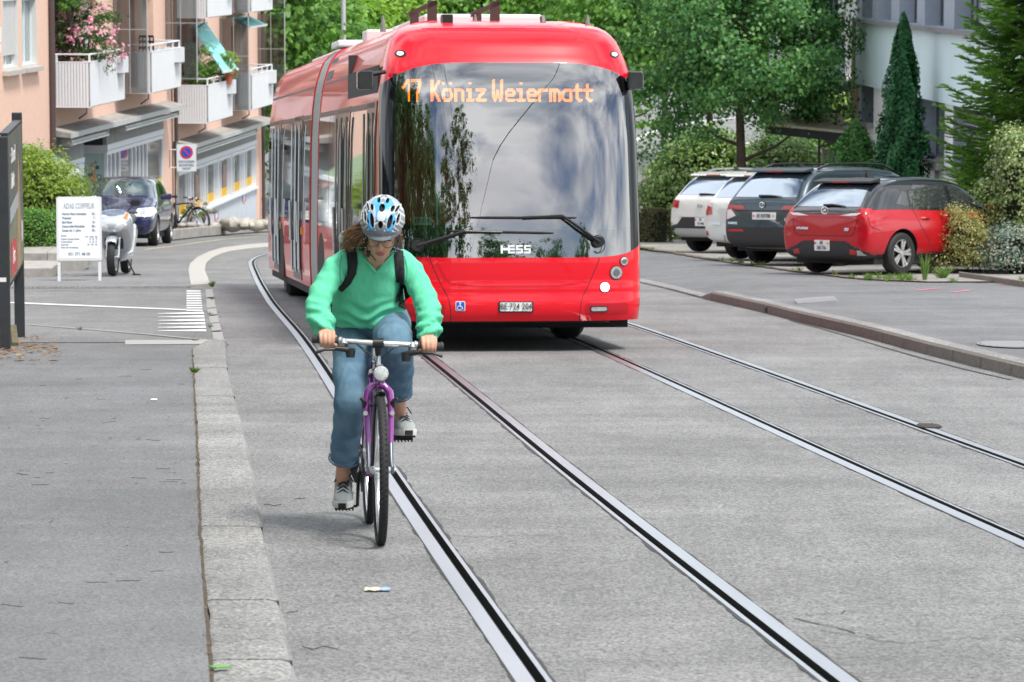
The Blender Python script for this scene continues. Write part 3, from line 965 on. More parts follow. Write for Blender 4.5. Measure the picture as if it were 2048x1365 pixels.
def awning(root, y0, y1, zt, drop, out, half=False):
    a = MB()
    n = 18
    for i in range(n):
        ya, yb = y0 + (y1 - y0) * i / n, y0 + (y1 - y0) * (i + 1) / n - .004
        a.loft([[(.12, ya, zt), (.12, yb, zt), (.12, yb, zt - .02), (.12, ya, zt - .02)], [(.12 + out, ya, zt - drop), (.12 + out, yb, zt - drop), (.12 + out, yb, zt - drop - .02), (.12 + out, ya, zt - drop - .02)]], i % 2)
    w = a.build('awning', [TEAL, mat('teal_awning_pale', (.30, .70, .68), .75)], root)
    b = MB(); b.bb((.10 + out, y0 - .05, zt - drop - .05), (.15 + out, y1 + .05, zt - drop + .01)); b.build('awning_bar', BALW, w)
    c = MB(); c.tube([(.1, y0 - .08, zt - .02), (.1, y1 + .08, zt - .02)], .06, 8)
    c.tube([(.1, y0 - .03, zt - .08), (.12 + out * .5, y0 + .5, zt - .2)], .018, 6)
    c.tube([(.1, y0 + .02, zt - .04), (.12 + out, y0 + .02, zt - drop - .03)], .022, 6)
    c.build('awning_arm', ALU, w)
awning(HC, 2.2, 4.6, 2.52, 1.25, .85)
awning(HC, 9.0, 12.2, 2.54, .25, .5)
# nearer house at the far left with its windows
HA = thing('apartment_building', 'peach house at the left edge with a half-lowered roller shutter', 'building', facade(80, -1.8))
w = MB()
ops = [(-4.75, -3.3, .95, 2.42), (-2.95, -1.45, .95, 2.42), (-8.6, -7.0, .95, 2.42)]
wall_open(w, .1, -14, -.12, -5, 4.2, ops, .22)
w.bb((-8, -.13, -5), (.098, -.12, 4.2)); w.bb((-8, -14, 4.2), (.1, -.12, 4.3)); w.bb((-8, -14, -5), (.1, -13.98, 4.2))
w.build('wall', PEACH, HA)
for i, (a, b, c, d) in enumerate(ops):
    f = MB(); rect_frame(f, .0, a + .03, b - .03, c + .03, d - .02, .07, .06, [(a + b) / 2])
    fr = f.build('window', FRAMEW, HA)
    f = MB(); rect_frame(f, .105, a - .0, b + .0, c, d, .06, .2); f.build('window_surround', mat('surround_grey', (.60, .60, .58), .8), fr)
    pane(fr, -.03, a + .06, b - .06, c + .06, d - .06, mat('curtained_glass', (.24, .31, .30), .06, var=.35, vscale=2.5, stretch=(6, 6, .3), spec=.7))
    s = MB(); s.bb((.1, a - .06, c - .1), (.24, b + .06, c - .003)); s.build('sill', SILL, fr)
    if i == 0:
        s = MB()
        for k in range(26): s.bb((.03, a + .06, d - .05 - .043 * (k + 1)), (.05, b - .07, d - .055 - .043 * k))
        s.build('roller_shutter', mat('shutter_slat', (.62, .62, .61), .6, var=.04), fr)
p = MB(); p.tube([(.16, -.2, -5), (.16, -.2, 4.2)], .07, 10); p.build('downpipe', PIPE, HA)
p = MB(); p.bb((.1, -5.35, 1.55), (.16, -5.1, 1.85)); p.bb((.1, -5.3, 1.35), (.15, -5.1, 1.5)); p.build('wall_lamp', WHITE, HA)
p = MB(); rect_frame(p, .13, -2.6, -.9, -2.6, -2.0, .08, .05); pane(HA, .11, -2.55, -.95, -2.55, -2.05, mat('cellar_glass', (.4, .43, .44), .2), 'cellar_pane'); p.build('cellar_window', FRAMEW, HA)
# green awning of the shop in that house
a = MB()
a.loft([[(.12 + 1.3 * t, -7.5 , -.55 - .55 * t * t), (.12 + 1.3 * t, -3.9, -.55 - .55 * t * t), (.12 + 1.3 * t, -3.9, -.57 - .55 * t * t), (.12 + 1.3 * t, -7.5, -.57 - .55 * t * t)] for t in np.linspace(0, 1, 6)])
aw = a.build('green_awning', mat('green_canvas', (.17, .24, .15), .85, var=.12), HA)
b = MB(); b.bb((1.40, -7.5, -1.22), (1.46, -3.85, -1.09)); b.build('awning_bar', BALW, aw)
b = MB(); b.bb((1.42, -4.6, -2.0), (1.43, -3.9, -1.23)); b.bb((1.42, -4.2, -2.35), (1.43, -4.0, -2.0)); b.build('banner', mat('pink_banner', (.75, .45, .42), .8, var=.35, vscale=4), aw)
# things on the balconies
def inh(root, x, y, z): return root.matrix_world @ Vector((x, y, z))
bpy.context.view_layer.update()
mb = MB(); mb.box((0, 0, .66), (.03, .46, 1.32)); mb.bb((-.02, -.21, 1.3), (.02, .21, 1.33))
m = HB.matrix_world @ Matrix.Translation((-.5, 9.6, .14)) @ Matrix.Rotation(.06, 4, 'Y')
o = mb.build('wooden_board', mat('pine_board', (.52, .27, .08), .6, var=.25, vscale=5, stretch=(6, 6, .5))); o.matrix_world = m
tag(o, 'tall brown wooden board leaning in the recess above the second white balcony', 'board')
mb = MB()
for x, y in ((-.2, -.2), (.2, -.2), (-.2, .2), (.2, .2)): mb.tube([(x, y, 0), (x, y, .45 if x > 0 else .95)], .018, 6)
mb.bb((-.22, -.22, .42), (.22, .22, .46)); 
for z in (.65, .8, .93): mb.bb((-.215, -.2, z), (-.19, .2, z + .05))
for y in (-.1, 0, .1): mb.bb((-.212, y - .015, .46), (-.193, y + .015, .93))
t = thing('balcony_chair', 'dark slatted chair on the second white balcony beside the wooden board', 'chair', HB.matrix_world @ Matrix.Translation((.35, 10.6, .32)) @ Matrix.Rotation(1.2, 4, 'Z'))
mb.build('chair_frame', BLACK, t)
# ---- pale blue office building on the right
OB = thing('office_building', 'pale blue panelled building behind the parked cars', 'building')
m = Matrix.Rotation(math.atan(.075), 4, 'Z'); m.translation = (7.22, 78, 0)
OB.matrix_world = m
PBLUE = mat('pale_blue_panel', (.68, .82, .86), .7, var=.05, vscale=1.2, stretch=(1, 1, .15))
WREND = mat('white_render', (.82, .83, .84), .85, var=.04, vscale=4)
SLATE = mat('slate_blue_wall', (.36, .40, .47), .8, var=.08)
CREAM = mat('cream_post', (.62, .50, .33), .8, var=.06)
DFR = mat('dark_window_frame', (.10, .105, .12), .4)
OGL = mat('office_glass', (.10, .14, .15), .03, var=.4, vscale=1.6, stretch=(5, 5, .3), spec=.8)
w = MB()           # local: the street face is x = 0, building towards +x; y runs away from the camera
w.bb((.0, -22, -1.2), (.25, 0, .10)); w.build('spandrel_panel', PBLUE, OB)
w = MB(); w.bb((-.14, -22, .103), (.3, .0, .175)); w.build('upper_sill', mat('sill_grey', (.23, .22, .235), .7, var=.1), OB)
# ground floor openings
gops = [(-1.95, -.42, -1.96, -1.2), (-9.6, -6.6, -2.36, -1.2), (-14, -10.4, -2.36, -1.2), (-20, -15, -2.36, -1.2)]
w = MB()
def xflip(mb):
    for v in mb.v: v.x = -v.x
    return mb
wall_open(w, 0, -22, 0, -6, -1.2, gops, .42); xflip(w)
w.bb((.2, -22, -6), (9, -21.9, 4)); w.bb((.2, -.02, -6), (9, 0.0, -1.2)); w.bb((.5, -21.9, -1.25), (9, -.1, -1.21))
for v in w.v: v.x += .06
w.build('wall', WREND, OB)
for i, (a, b, c, d) in enumerate(gops):
    f = MB(); rect_frame(f, -.42, a, b, c, d, .07, .06, [a + (b - a) * .45, a + (b - a) * .75]); xflip(f)
    for v in f.v: v.x += .06
    fr = f.build('window', DFR, OB)
    g = MB(); g.bb((.50, a, c), (.52, b, d)); g.build('pane', OGL, fr)
    for u, v in ((a - .003, a + .02), (b - .02, b + .003)):
        r = MB(); r.bb((.062, u, c), (.475, v, d)); r.build('reveal', SLATE, fr)
    s = MB(); s.bb((-.08, a - .02, c - .09), (.46, b + .02, c + .012)); s.build('sill', mat('sill_grey', ()), fr)
    if i == 2:
        s = MB()
        for k in range(12): s.box((.30, (a + b) / 2, c + .06 + k * .095), (.09, b - a - .06, .016), M=None)
        s.build('blind', mat('blind_slats', (.42, .41, .42), .6), fr)
# upper floor with slate piers
uops = [(-1.9, -.7, .18, 2.0), (-4.1, -2.6, .18, 2.0), (-6.9, -5.0, .18, 2.0), (-9.6, -7.7, .18, 2.0), (-13, -10.6, .18, 2.0), (-18, -14, .18, 2.0)]
w = MB(); wall_open(w, 0, -22, 0, .176, 3.6, uops, .4); xflip(w)
for v in w.v: v.x += .02
w.bb((.3, -.02, -1.2), (9, 0.0, 3.6)); w.bb((.1, -22, 3.6), (9, 0, 3.7))
w.build('upper_wall', SLATE, OB)
for a, b, c, d in uops:
    f = MB(); rect_frame(f, -.32, a, b, c, d, .06, .06, [a + (b - a) * .55, a + (b - a) * .8]); xflip(f)
    fr = f.build('window', DFR, OB)
    g = MB(); g.bb((.36, a, c), (.38, b, d)); g.build('pane', mat('curtain_glass', (.32, .41, .42), .05, var=.25, vscale=2, stretch=(6, 6, .2), spec=.7), fr)
w = MB(); w.bb((-.06, .0, -2.3), (.14, .16, .12)); w.build('corner_post', CREAM, OB)
# balcony wing left of the corner
w = MB(); w.bb((-.05, .17, -1.38), (1.2, 4.6, -1.18)); w.build('balcony_beam', mat('balcony_beam', (.5, .47, .45), .85, var=.1), OB)
w = MB(); w.bb((-.9, 1.3, -1.14), (.0, 1.33, -.2)); 
w.build('balcony_panel', mat('mint_glass', (.58, .68, .65), .3, var=.05), OB)
w = MB(); w.bb((-.92, 1.2, -1.15), (-1.05, 1.38, -.1)); w.build('balcony_column', CONC, OB)
w = MB(); w.tube([(-.95, 1.3, -.12), (.0, 1.3, -.12)], .03, 8); w.build('balcony_handrail', CREAM, OB)
w = MB()
w.loft([[(-.6 + .62 * t, 2.4 + .1 * math.sin(t * 22), z) for t in np.linspace(0, 1, 14)] for z in (-1.1, .9)], closed=False)
w.build('dark_curtain', mat('navy_cloth', (.02, .024, .045), .8), OB)
w = MB(); w.bb((-1.15, 4.6, -1.4), (1.2, 4.7, 3)); w.bb((-1.1, .17, -1.39), (-.06, 4.6, -1.19)); w.build('balcony_wall', mat('balcony_wall', (.28, .29, .31), .9), OB)
# flat-roofed shelter beside it
SH = thing('shelter', 'low flat-roofed shelter with dark fascia on thin posts behind the dark green dome shrub', 'shelter')
SH.matrix_world = Matrix.Translation((0, 76.5, 0))
p0, p1 = at(1570, 246, 76.5), at(1690, 262, 76.5)
w = MB()
w.loft([[(p0.x - .4, 0, p0.z - .0), (p1.x - .02, 0, p1.z + .0), (p1.x - .02, .0, p1.z - .05), (p0.x - .4, 0, p0.z - .05)], [(p0.x - .4, 3, p0.z + .12), (p1.x + .25, 3, p1.z + .22), (p1.x + .25, 3, p1.z + .1), (p0.x - .4, 3, p0.z + .05)]])
w.build('roof', mat('shelter_roof', (.48, .42, .33), .9, var=.12), SH)
w = MB(); w.loft([[(p0.x - .4, .02, p0.z - .06), (p1.x - .02, .02, p1.z - .06), (p1.x - .02, .02, p1.z - .24), (p0.x - .4, .02, p0.z - .22)], [(p0.x - .4, .1, p0.z - .06), (p1.x - .02, .1, p1.z - .06), (p1.x - .02, .1, p1.z - .24), (p0.x - .4, .1, p0.z - .22)]])
w.build('roof_edge', mat('black_fascia', (.015, .015, .02), .6), SH)
for px in (1638, 1684):
    q = at(px, 300, 76.6); w = MB(); w.bb((q.x - .025, .05, -5), (q.x + .025, .1, p1.z - .2)); w.build('post', BLACK, SH)
w = MB(); a, b = at(1686, 262, 76.7), at(1765, 262, 76.7); w.bb((a.x, .3, a.z - .38), (b.x + .3, 1.2, a.z + .1)); w.build('concrete_box', CONC, SH)
w = MB(); a, b = at(1645, 290, 78), at(1672, 350, 78); w.bb((a.x, 1.5, -5), (b.x, 1.7, a.z - .1)); w.build('back_pillar', CONC, SH)
# pale clad house far behind the bus, and a lamp pole
BH = thing('clad_house', 'pale house with horizontal cladding far behind the bus', 'house')
BH.matrix_world = Matrix.Translation((0, 158, 0))
a, b = at(668, 110, 158), at(738, -30, 158)
w = MB()
for k in range(16):
    z = a.z - 1.5 + k * .36
    w.loft([[(a.x - 2, 0, z), (b.x, 0, z), (b.x, 8, z), (a.x - 2, 8, z)], [(a.x - 2, .05, z + .355), (b.x - .0, .05, z + .355), (b.x, 8, z + .355), (a.x - 2, 8, z + .355)]])
w.bb((a.x - 2, .1, -7.2), (b.x - .05, 7.9, a.z - 1.5))
w.build('cladding', mat('pale_cladding', (.50, .57, .58), .8, var=.05), BH)
w = MB(); q0, q1 = at(737, 60, 158), at(753, -30, 158); w.bb((q0.x - .02, -.1, -7), (q1.x, 6, 3.5)); w.build('side_wall', mat('pale_wall', (.6, .6, .6), .8), BH)
w = MB(); q0, q1 = at(737, 22, 158), at(750, -30, 158); w.bb((q0.x, -.14, q0.z), (q1.x, -.11, q1.z)); w.build('window', DFR, BH)
LP = thing('lamp_pole', 'slim grey pole rising behind the bus roof', 'pole', loc=(0, 0, 0))
p = at(687, 60, 118)
LP.location = (p.x, 118, zg(118))
w = MB(); w.tube([(0, 0, 0), (0, 0, 10)], [.09, .07], 10); w.build('pole', mat('galvanised_pole', (.5, .5, .51), .5, var=.06), LP)
# overhead wires above the street
for k, (x0, x1, zz) in enumerate([(-1.2, 1.6, 5.7), (-.75, 2.05, 5.75), (1.9, 4.6, 5.7)]):
    w = MB()
    pts = []
    for y in np.linspace(-60, 70, 20):
        pts.append((1.2 - .089 * y + x0 + 1.2 + k * .25, y, 1.9 - .055 * (y + 30) + zz))
    w.tube(pts, .012, 5)
    tag(w.build('overhead_wire', MATTEB), 'thin black overhead wire hanging above the street', 'wire', 'overhead wires above the street')
# ------------------------------------------------------------------ vegetation
BARK = mat('bark', (.085, .065, .05), .95, var=.35, vscale=18, bump=.8, bscale=30, stretch=(1, 1, .25))
def leaf_quads(P, Nn, size, aspect, fold, rs):
    """numpy: one folded leaf of two triangles-pairs (a quad kite) at every point"""
    n = len(P)
    Nn = Nn / (np.linalg.norm(Nn, axis=1, keepdims=True) + 1e-9)
    T = rs.normal(size=(n, 3)); T -= Nn * (T * Nn).sum(1, keepdims=True)
    T /= np.linalg.norm(T, axis=1, keepdims=True) + 1e-9
    B = np.cross(Nn, T)
    s = (size * rs.uniform(.65, 1.25, n))[:, None]
    V = np.empty((n, 4, 3))
    V[:, 0] = P - T * s * .5
    V[:, 1] = P + B * s * aspect * .5 + Nn * s * fold
    V[:, 2] = P + T * s * .5
    V[:, 3] = P - B * s * aspect * .5 + Nn * s * fold
    return V.reshape(-1, 3), np.arange(n * 4).reshape(n, 4)
def foliage(name, P, Nn, size, m, parent=None, aspect=.7, fold=.12, seed=1):
    V, F = leaf_quads(np.asarray(P), np.asarray(Nn), size, aspect, fold, np.random.RandomState(seed))
    return np_mesh(name, V, F, m, parent)
def crown(seed, radii, nclump, per, cr, shell=.55, low=-1.0, up=.5, lump=.25, conc=1.0):
    """leaf points gathered in clumps through an uneven ellipsoid"""
    rs = np.random.RandomState(seed)
    R = np.array(radii)
    P, Q = [], []
    ph = rs.uniform(0, 6, 9)
    k = 0
    while k < nclump:
        d = rs.normal(size=3); d /= np.linalg.norm(d)
        if d[2] < low: continue
        f = 1 + lump * (math.sin(3 * d[0] + ph[0]) * math.sin(4 * d[1] + ph[1]) + .6 * math.sin(5 * d[2] + ph[2] + 3 * d[0]))
        r = (shell + (1 - shell) * rs.uniform() ** .6) * f
        c = d * R * r
        w = cr * rs.uniform(.6, 1.35)
        n = int(per * rs.uniform(.6, 1.3))
        g = rs.normal(size=(n, 3)) * np.array([1, 1, .62]) * w * .5
        P.append(c + g)
        Q.append(d * .8 + np.array([0, 0, up]) + g / (w + 1e-6) * .7 + rs.normal(size=(n, 3)) * .55)
        k += 1
    return np.concatenate(P), np.concatenate(Q)
def limbs(mb, base, top, r0, spread, n, seed, h0=.4):
    r_ = random.Random(seed)
    base, top = Vector(base), Vector(top)
    pts = [base.lerp(top, t) + Vector((r_.uniform(-.03, .03), r_.uniform(-.03, .03), 0)) * (t * 3) for t in (0, .1, .3, .55, .8, 1)]
    mb.tube(pts, [r0 * 1.35, r0, r0 * .9, r0 * .7, r0 * .4, r0 * .15], 10)
    for i in range(n):
        t = h0 + (1 - h0) * i / n
        s = base.lerp(top, t)
        a = i * 2.4 + r_.uniform(-.4, .4)
        l = spread * (1.05 - .5 * t) * r_.uniform(.7, 1.1)
        e = s + Vector((math.cos(a) * l, math.sin(a) * l, l * r_.uniform(.35, .8)))
        m_ = s.lerp(e, .5) + Vector((0, 0, -.08 * l))
        mb.tube([s, m_, e], [r0 * .45 * (1.1 - t * .6), r0 * .3 * (1.1 - t * .6), r0 * .08], 6)
def tree(name, label, x, y, htrunk, zc, radii, r0, leafm, leaf, ncl, per, cr, seed, cat='tree', group=None, low=-1, shell=.5, aspect=.75, limb=9, lump=.25, up=.5):
    t = thing(name, label, cat, loc=(x, y, zg(y)), group=group)
    mb = MB()
    limbs(mb, (0, 0, -.1), (0, 0, zc + radii[2] * .55), r0, radii[0] * .85, limb, seed, h0=max(.15, htrunk / (zc + radii[2] * .55)))
    mb.build('trunk', BARK, t, smooth=60)
    P, Q = crown(seed, radii, ncl, per, cr, shell, low, up, lump)
    P = P + np.array([0, 0, zc])
    foliage('crown', P, Q, leaf, leafm, t, aspect, .12, seed)
    return t
MAPLE = leafmat('maple_leaf', [(0.0338, 0.109, 0.0286), (0.0541, 0.178, 0.0486), (0.0811, 0.237, 0.0601), (0.169, 0.328, 0.0858), (0.0423, 0.146, 0.0429)], .28)
LAUREL = leafmat('laurel_leaf', [(0.05, 0.123, 0.0183), (0.0918, 0.198, 0.0287), (0.167, 0.302, 0.0457), (0.267, 0.377, 0.0783), (0.0584, 0.142, 0.0261), (0.434, 0.528, 0.195)], .22, .32, .6)
YEW = leafmat('yew_leaf', [(0.015, 0.0844, 0.03), (0.021, 0.116, 0.042), (0.033, 0.16, 0.051), (0.045, 0.188, 0.045)], .15)
THUJA = leafmat('thuja_leaf', [(0.0277, 0.109, 0.0196), (0.0462, 0.164, 0.0252), (0.0693, 0.218, 0.035)], .2)
SPRUCE = leafmat('spruce_needle', [(.09, .21, .035), (.13, .28, .045), (.20, .36, .07), (.06, .15, .03)], .4)
HOLLY = leafmat('variegated_leaf', [(0.103, 0.185, 0.048), (0.251, 0.33, 0.115), (0.479, 0.554, 0.25), (0.16, 0.251, 0.0672), (0.057, 0.119, 0.0288), (0.57, 0.634, 0.317)], .2, .4)
HOLLYB = leafmat('bluegreen_leaf', [(0.125, 0.2, 0.163), (0.225, 0.3, 0.25), (0.0875, 0.15, 0.1), (0.325, 0.4, 0.325), (0.4, 0.325, 0.225)], .2, .45)
BARB = leafmat('olive_leaf', [(.20, .24, .06), (.32, .35, .11), (.42, .41, .19), (.22, .17, .06), (.12, .18, .04)], .3)
LIME = leafmat('lime_leaf', [(0.125, 0.213, 0.025), (0.225, 0.325, 0.0438), (0.338, 0.425, 0.075), (0.075, 0.15, 0.025)], .35)
BOX = leafmat('box_leaf', [(0.0501, 0.146, 0.0195), (0.0858, 0.227, 0.0286), (0.157, 0.325, 0.0455), (0.0286, 0.0975, 0.0156)], .25)
FAR1 = leafmat('far_leaf', [(0.0683, 0.179, 0.03), (0.117, 0.263, 0.042), (0.195, 0.378, 0.06), (0.039, 0.115, 0.024)], .3)
FAR2 = leafmat('far_leaf_bright', [(0.12, 0.25, 0.025), (0.21, 0.375, 0.0438), (0.3, 0.469, 0.0625), (0.075, 0.173, 0.025)], .35)
BROWNH = leafmat('dry_hedge_leaf', [(.10, .085, .04), (.07, .10, .03), (.16, .12, .06), (.05, .07, .02)], .2)
COREM = mat('inner_twigs', (.022, .026, .012), .95, var=.5, vscale=12)

# maple between the cars and the road bend
p = gp(1484, 500)
tree('maple_tree', 'broad dark green maple with a slim bare trunk behind the white parked cars', p.x, 77, 1.9, 4.45, (2.35, 2.3, 2.75), .115, MAPLE, .10, 240, 185, .50, 5, shell=.32, low=-.78, limb=13, lump=.2)
def bush(name, label, cat, x, y, radii, zc, leafm, leaf, n, per, cr, seed, group=None, aspect=.6, core=.72, shell=.8, up=.35, low=-.6, lump=.15, dz=.1):
    t = thing(name, label, cat, loc=(x, y, zg(y) + dz), group=group)
    if core:
        mb = MB(); mb.sphere((0, 0, zc), tuple(r * core for r in radii), 16, 10)
        for v in mb.v: v += Vector((mnoise.noise(v * 2), mnoise.noise(v * 2 + Vector((5, 0, 0))), mnoise.noise(v * 2 + Vector((0, 5, 0))))) * min(radii) * .15
        mb.build('stems', COREM, t)
    P, Q = crown(seed, radii, n, per, cr, shell, low, up, lump)
    P[:, 2] += zc
    keep = P[:, 2] > 0.02
    foliage('leaves', P[keep], Q[keep], leaf, leafm, t, aspect, .1, seed)
    return t
def hedge(name, label, x0, y0, x1, y1, w, h, leafm, leaf, n, seed, dz=.1, rnd=.3, cat='hedge', heading=None):
    """clipped hedge: dark twigs inside, leaves over its rounded faces"""
    a = Vector((x0, y0, 0)); b = Vector((x1, y1, 0))
    t = thing(name, label, cat, loc=((x0 + x1) / 2, (y0 + y1) / 2, 0))
    d = (b - a); Lh = d.length; d.normalize(); q = Vector((d.y, -d.x, 0))
    rs = np.random.RandomState(seed)
    u = rs.uniform(-.5, .5, n); face = rs.uniform(size=n); s = rs.uniform(-1, 1, n); zz = rs.uniform(0, 1, n)
    area_top = w / (w + 2 * h)
    side = np.where(s > 0, 1, -1)
    top = face < area_top
    lat = np.where(top, s * w / 2, side * w / 2); hz = np.where(top, h, zz * h)
    r = np.minimum(rnd * (np.abs(lat) / (w / 2)) ** 4 * (hz / h) ** 4, .5)
    hz = hz - r * h * .25; lat = lat * (1 - r * .3)
    endc = rs.uniform(size=n) < .12
    u = np.where(endc, np.where(u > 0, .5, -.5), u); lat = np.where(endc, rs.uniform(-.5, .5, n) * w, lat)
    wob = .06 * np.sin(u * Lh * 4 + hz * 5) + .04 * np.sin(u * Lh * 9)
    lat = lat + rs.normal(size=n) * .03 + wob * np.sign(lat); hz = np.clip(hz + rs.normal(size=n) * .035 + wob * .6 * top, .03, None)
    c = (a + b) / 2
    P = np.stack([d.x * u * Lh + q.x * lat, d.y * u * Lh + q.y * lat, hz], 1)
    P[:, 2] += np.array([zg(c.y + yy) for yy in P[:, 1]]) + dz
    Nn = np.stack([q.x * np.where(top, 0, side), q.y * np.where(top, 0, side), np.where(top, 1.0, .3)], 1) + rs.normal(size=(n, 3)) * .6
    foliage('leaves', P, Nn, leaf, leafm, t, .6, .1, seed)
    mb = MB()
    hw = w / 2 * .86
    for p_, k in ((-Lh / 2 + .07, 0), (Lh / 2 - .07, 1)): pass
    rings = []
    for p_ in (-Lh / 2 + .07, Lh / 2 - .07):
        o = d * p_
        z = zg(c.y + o.y) + dz
        rings.append([(o.x - q.x * hw, o.y - q.y * hw, z), (o.x - q.x * hw, o.y - q.y * hw, z + h * .9), (o.x + q.x * hw, o.y + q.y * hw, z + h * .9), (o.x + q.x * hw, o.y + q.y * hw, z)])
    mb.loft(rings)
    mb.build('stems', COREM, t)
    return t
# laurel mass right of the bus and a low dry hedge
bush('laurel_bush', 'large glossy laurel bush right of the bus, under the maple', 'bush', at(1408, 400, 82).x, 82, (1.35, 1.1, 1.40), .98, LAUREL, .105, 380, 55, .30, 21, up=.6)
bush('laurel_bush', 'lower rounded laurel bush behind the parked dark estate car, right of the maple trunk', 'bush', at(1550, 400, 84).x, 84, (1.4, .9, 1.15), 1.05, LAUREL, .105, 260, 50, .28, 22, up=.6)
bush('laurel_bush', 'tall loose bush behind the laurel where the far road bends', 'bush', at(1392, 350, 90).x, 90, (.95, 1.0, 1.25), 1.15, LAUREL, .12, 150, 50, .34, 23, up=.5)
hedge('low_hedge', 'small brownish clipped hedge beside the right edge of the bus', at(1283, 440, 77).x, 78, at(1328, 440, 77).x, 77.6, .5, .72, BROWNH, .05, 2600, 31)
bush('garden_bush', 'pale green bush seen under the shelter roof', 'bush', at(1600, 300, 96).x + .1, 96, (1.3, .8, 1.2), 1.9, BOX, .12, 110, 40, .3, 24)
bush('garden_bush', 'dark leafy shrub below the office balcony', 'bush', at(1668, 215, 92).x, 92, (.8, .8, 1.6), 3.3, LAUREL, .16, 120, 45, .32, 25)
# yew column and its neighbours
def column(name, label, x, y, h, r, leafm, leaf, n, seed, prof, dz=.1, group=None):
    t = thing(name, label, 'conifer', loc=(x, y, zg(y) + dz), group=group)
    rs = np.random.RandomState(seed)
    z = rs.uniform(0.0, 1, n) ** .9
    ang = rs.uniform(0, 2 * PI, n)
    rr = np.interp(z, [q[0] for q in prof], [q[1] for q in prof]) * r
    strand = 1 + .20 * np.sin(ang * 6 + 4 * np.sin(z * 7)) + .12 * np.sin(z * 13 + ang * 2 + seed) + .10 * np.sin(z * 34 + ang * 3) + .06 * np.sin(ang * 17 + z * 20)
    rad = rr * strand * (1 - .35 * rs.uniform(size=n) ** 2)
    P = np.stack([np.cos(ang) * rad, np.sin(ang) * rad, z * h + rs.normal(size=n) * .03], 1)
    Nn = np.stack([np.cos(ang), np.sin(ang), np.full(n, .5)], 1) + rs.normal(size=(n, 3)) * .5
    foliage('crown', P, Nn, leaf, leafm, t, .55, .12, seed)
    mb = MB(); mb.lathe([(r * .66 * np.interp(q / 10, [k[0] for k in prof], [k[1] for k in prof]) + .01, h * q / 10 * .97) for q in range(11)], n=12)
    mb.build('trunk', COREM, t)
    return t
cp = [(0, .86), (.2, 1.0), (.45, .92), (.65, .70), (.82, .42), (.93, .24), (1, .05)]
a = at(1803, 360, 69)
column('columnar_yew', 'tall narrow dark yew standing against the pale blue building', a.x, 69, 4.42, .47, YEW, .085, 19000, 41, cp)
a = at(1710, 350, 71)
column('dome_yew', 'low dark green dome shrub at the foot of the tall yew', a.x, 71, 2.45, .60, THUJA, .075, 10000, 42, [(0, 1), (.4, 1), (.65, .86), (.85, .55), (1, .08)])
a = at(1938, 350, 63.5)
column('columnar_yew', 'small dark conifer half hidden behind the spruce', a.x, 63.5, 2.05, .24, YEW, .075, 5500, 43, cp)
# spruce: whorls of drooping boughs carrying needle sprays
def spruce(name, label, x, y, h, r, seed, dz=.1):
    t = thing(name, label, 'conifer', loc=(x, y, zg(y) + dz))
    rs = np.random.RandomState(seed)
    mb = MB(); mb.tube([(0, 0, -.1), (0, 0, h * .5), (0, 0, h)], [.11, .07, .015], 8)
    P, D = [], []
    nb = 240
    for i in range(nb):
        z = h * (.02 + .95 * (i + rs.uniform()) / nb)
        a = i * 2.399 + rs.uniform(-.3, .3)
        Lb = r * (1.03 - z / h) ** .8 * rs.uniform(.75, 1.12) + .1
        dx, dy = math.cos(a), math.sin(a)
        nseg = 9
        pts = []
        for k in range(nseg + 1):
            s = k / nseg
            pts.append(np.array([dx * Lb * s, dy * Lb * s, z - .30 * Lb * s + .42 * Lb * s * s]))
        mb.tube([Vector(q) for q in pts[::3]], [.016, .010, .006, .003], 4)
        side = np.array([-dy, dx, 0])
        for k in range(1, nseg + 1):
            fw = pts[k] - pts[k - 1]; fw /= np.linalg.norm(fw)
            tl = .34 * Lb * (1 - .62 * k / nseg) + .05
            for sg in (-1, 1):
                e = fw * .72 + side * sg * .8 + np.array([0, 0, -.12]) + rs.normal(size=3) * .12
                e /= np.linalg.norm(e)
                m_ = max(3, int(tl / .019))
                for q in range(m_):
                    P.append(pts[k] + e * tl * (q + rs.uniform()) / m_)
                    D.append(e)
            for q in range(3):
                P.append(pts[k - 1] + (pts[k] - pts[k - 1]) * rs.uniform()); D.append(fw)
    P, D = np.array(P), np.array(D)
    P = np.repeat(P, 3, 0); D = np.repeat(D, 3, 0)
    n = len(P)
    O = rs.normal(size=(n, 3)); O -= D * (O * D).sum(1, keepdims=True); O /= np.linalg.norm(O, axis=1, keepdims=True)
    O[:, 2] = np.abs(O[:, 2]) * .6 + O[:, 2] * .4
    T = D * .85 + O * .65; T /= np.linalg.norm(T, axis=1, keepdims=True)
    B = np.cross(T, O); B /= np.linalg.norm(B, axis=1, keepdims=True) + 1e-9
    ln = (.070 * rs.uniform(.7, 1.25, n))[:, None]; wd = .0105
    V = np.stack([P - B * wd, P + B * wd, P + T * ln + B * wd * .3, P + T * ln - B * wd * .3], 1).reshape(-1, 3)
    mb.build('trunk', BARK, t)
    np_mesh('crown', V, np.arange(n * 4).reshape(n, 4), SPRUCE, t)
    return t
a = at(2035, 480, 60)
spruce('spruce_tree', 'bright green spruce with drooping boughs at the right edge', a.x, 59.5, 6.2, 1.55, 51)
a = at(2052, 480, 56)
bush('variegated_bush', 'cream-edged variegated bush at the right edge, in front of the spruce', 'bush', a.x, 55.6, (.62, .6, 1.05), 1.25, HOLLY, .062, 280, 46, .17, 61, aspect=.55, lump=.2)
a = at(1985, 520, 55)
bush('blue_green_bush', 'low blue-green bush below the variegated one, against the bed edging', 'bush', a.x + .42, 55.0, (.62, .5, .42), .34, HOLLYB, .05, 190, 42, .15, 62, aspect=.6, dz=.12)
a = at(1925, 500, 55)
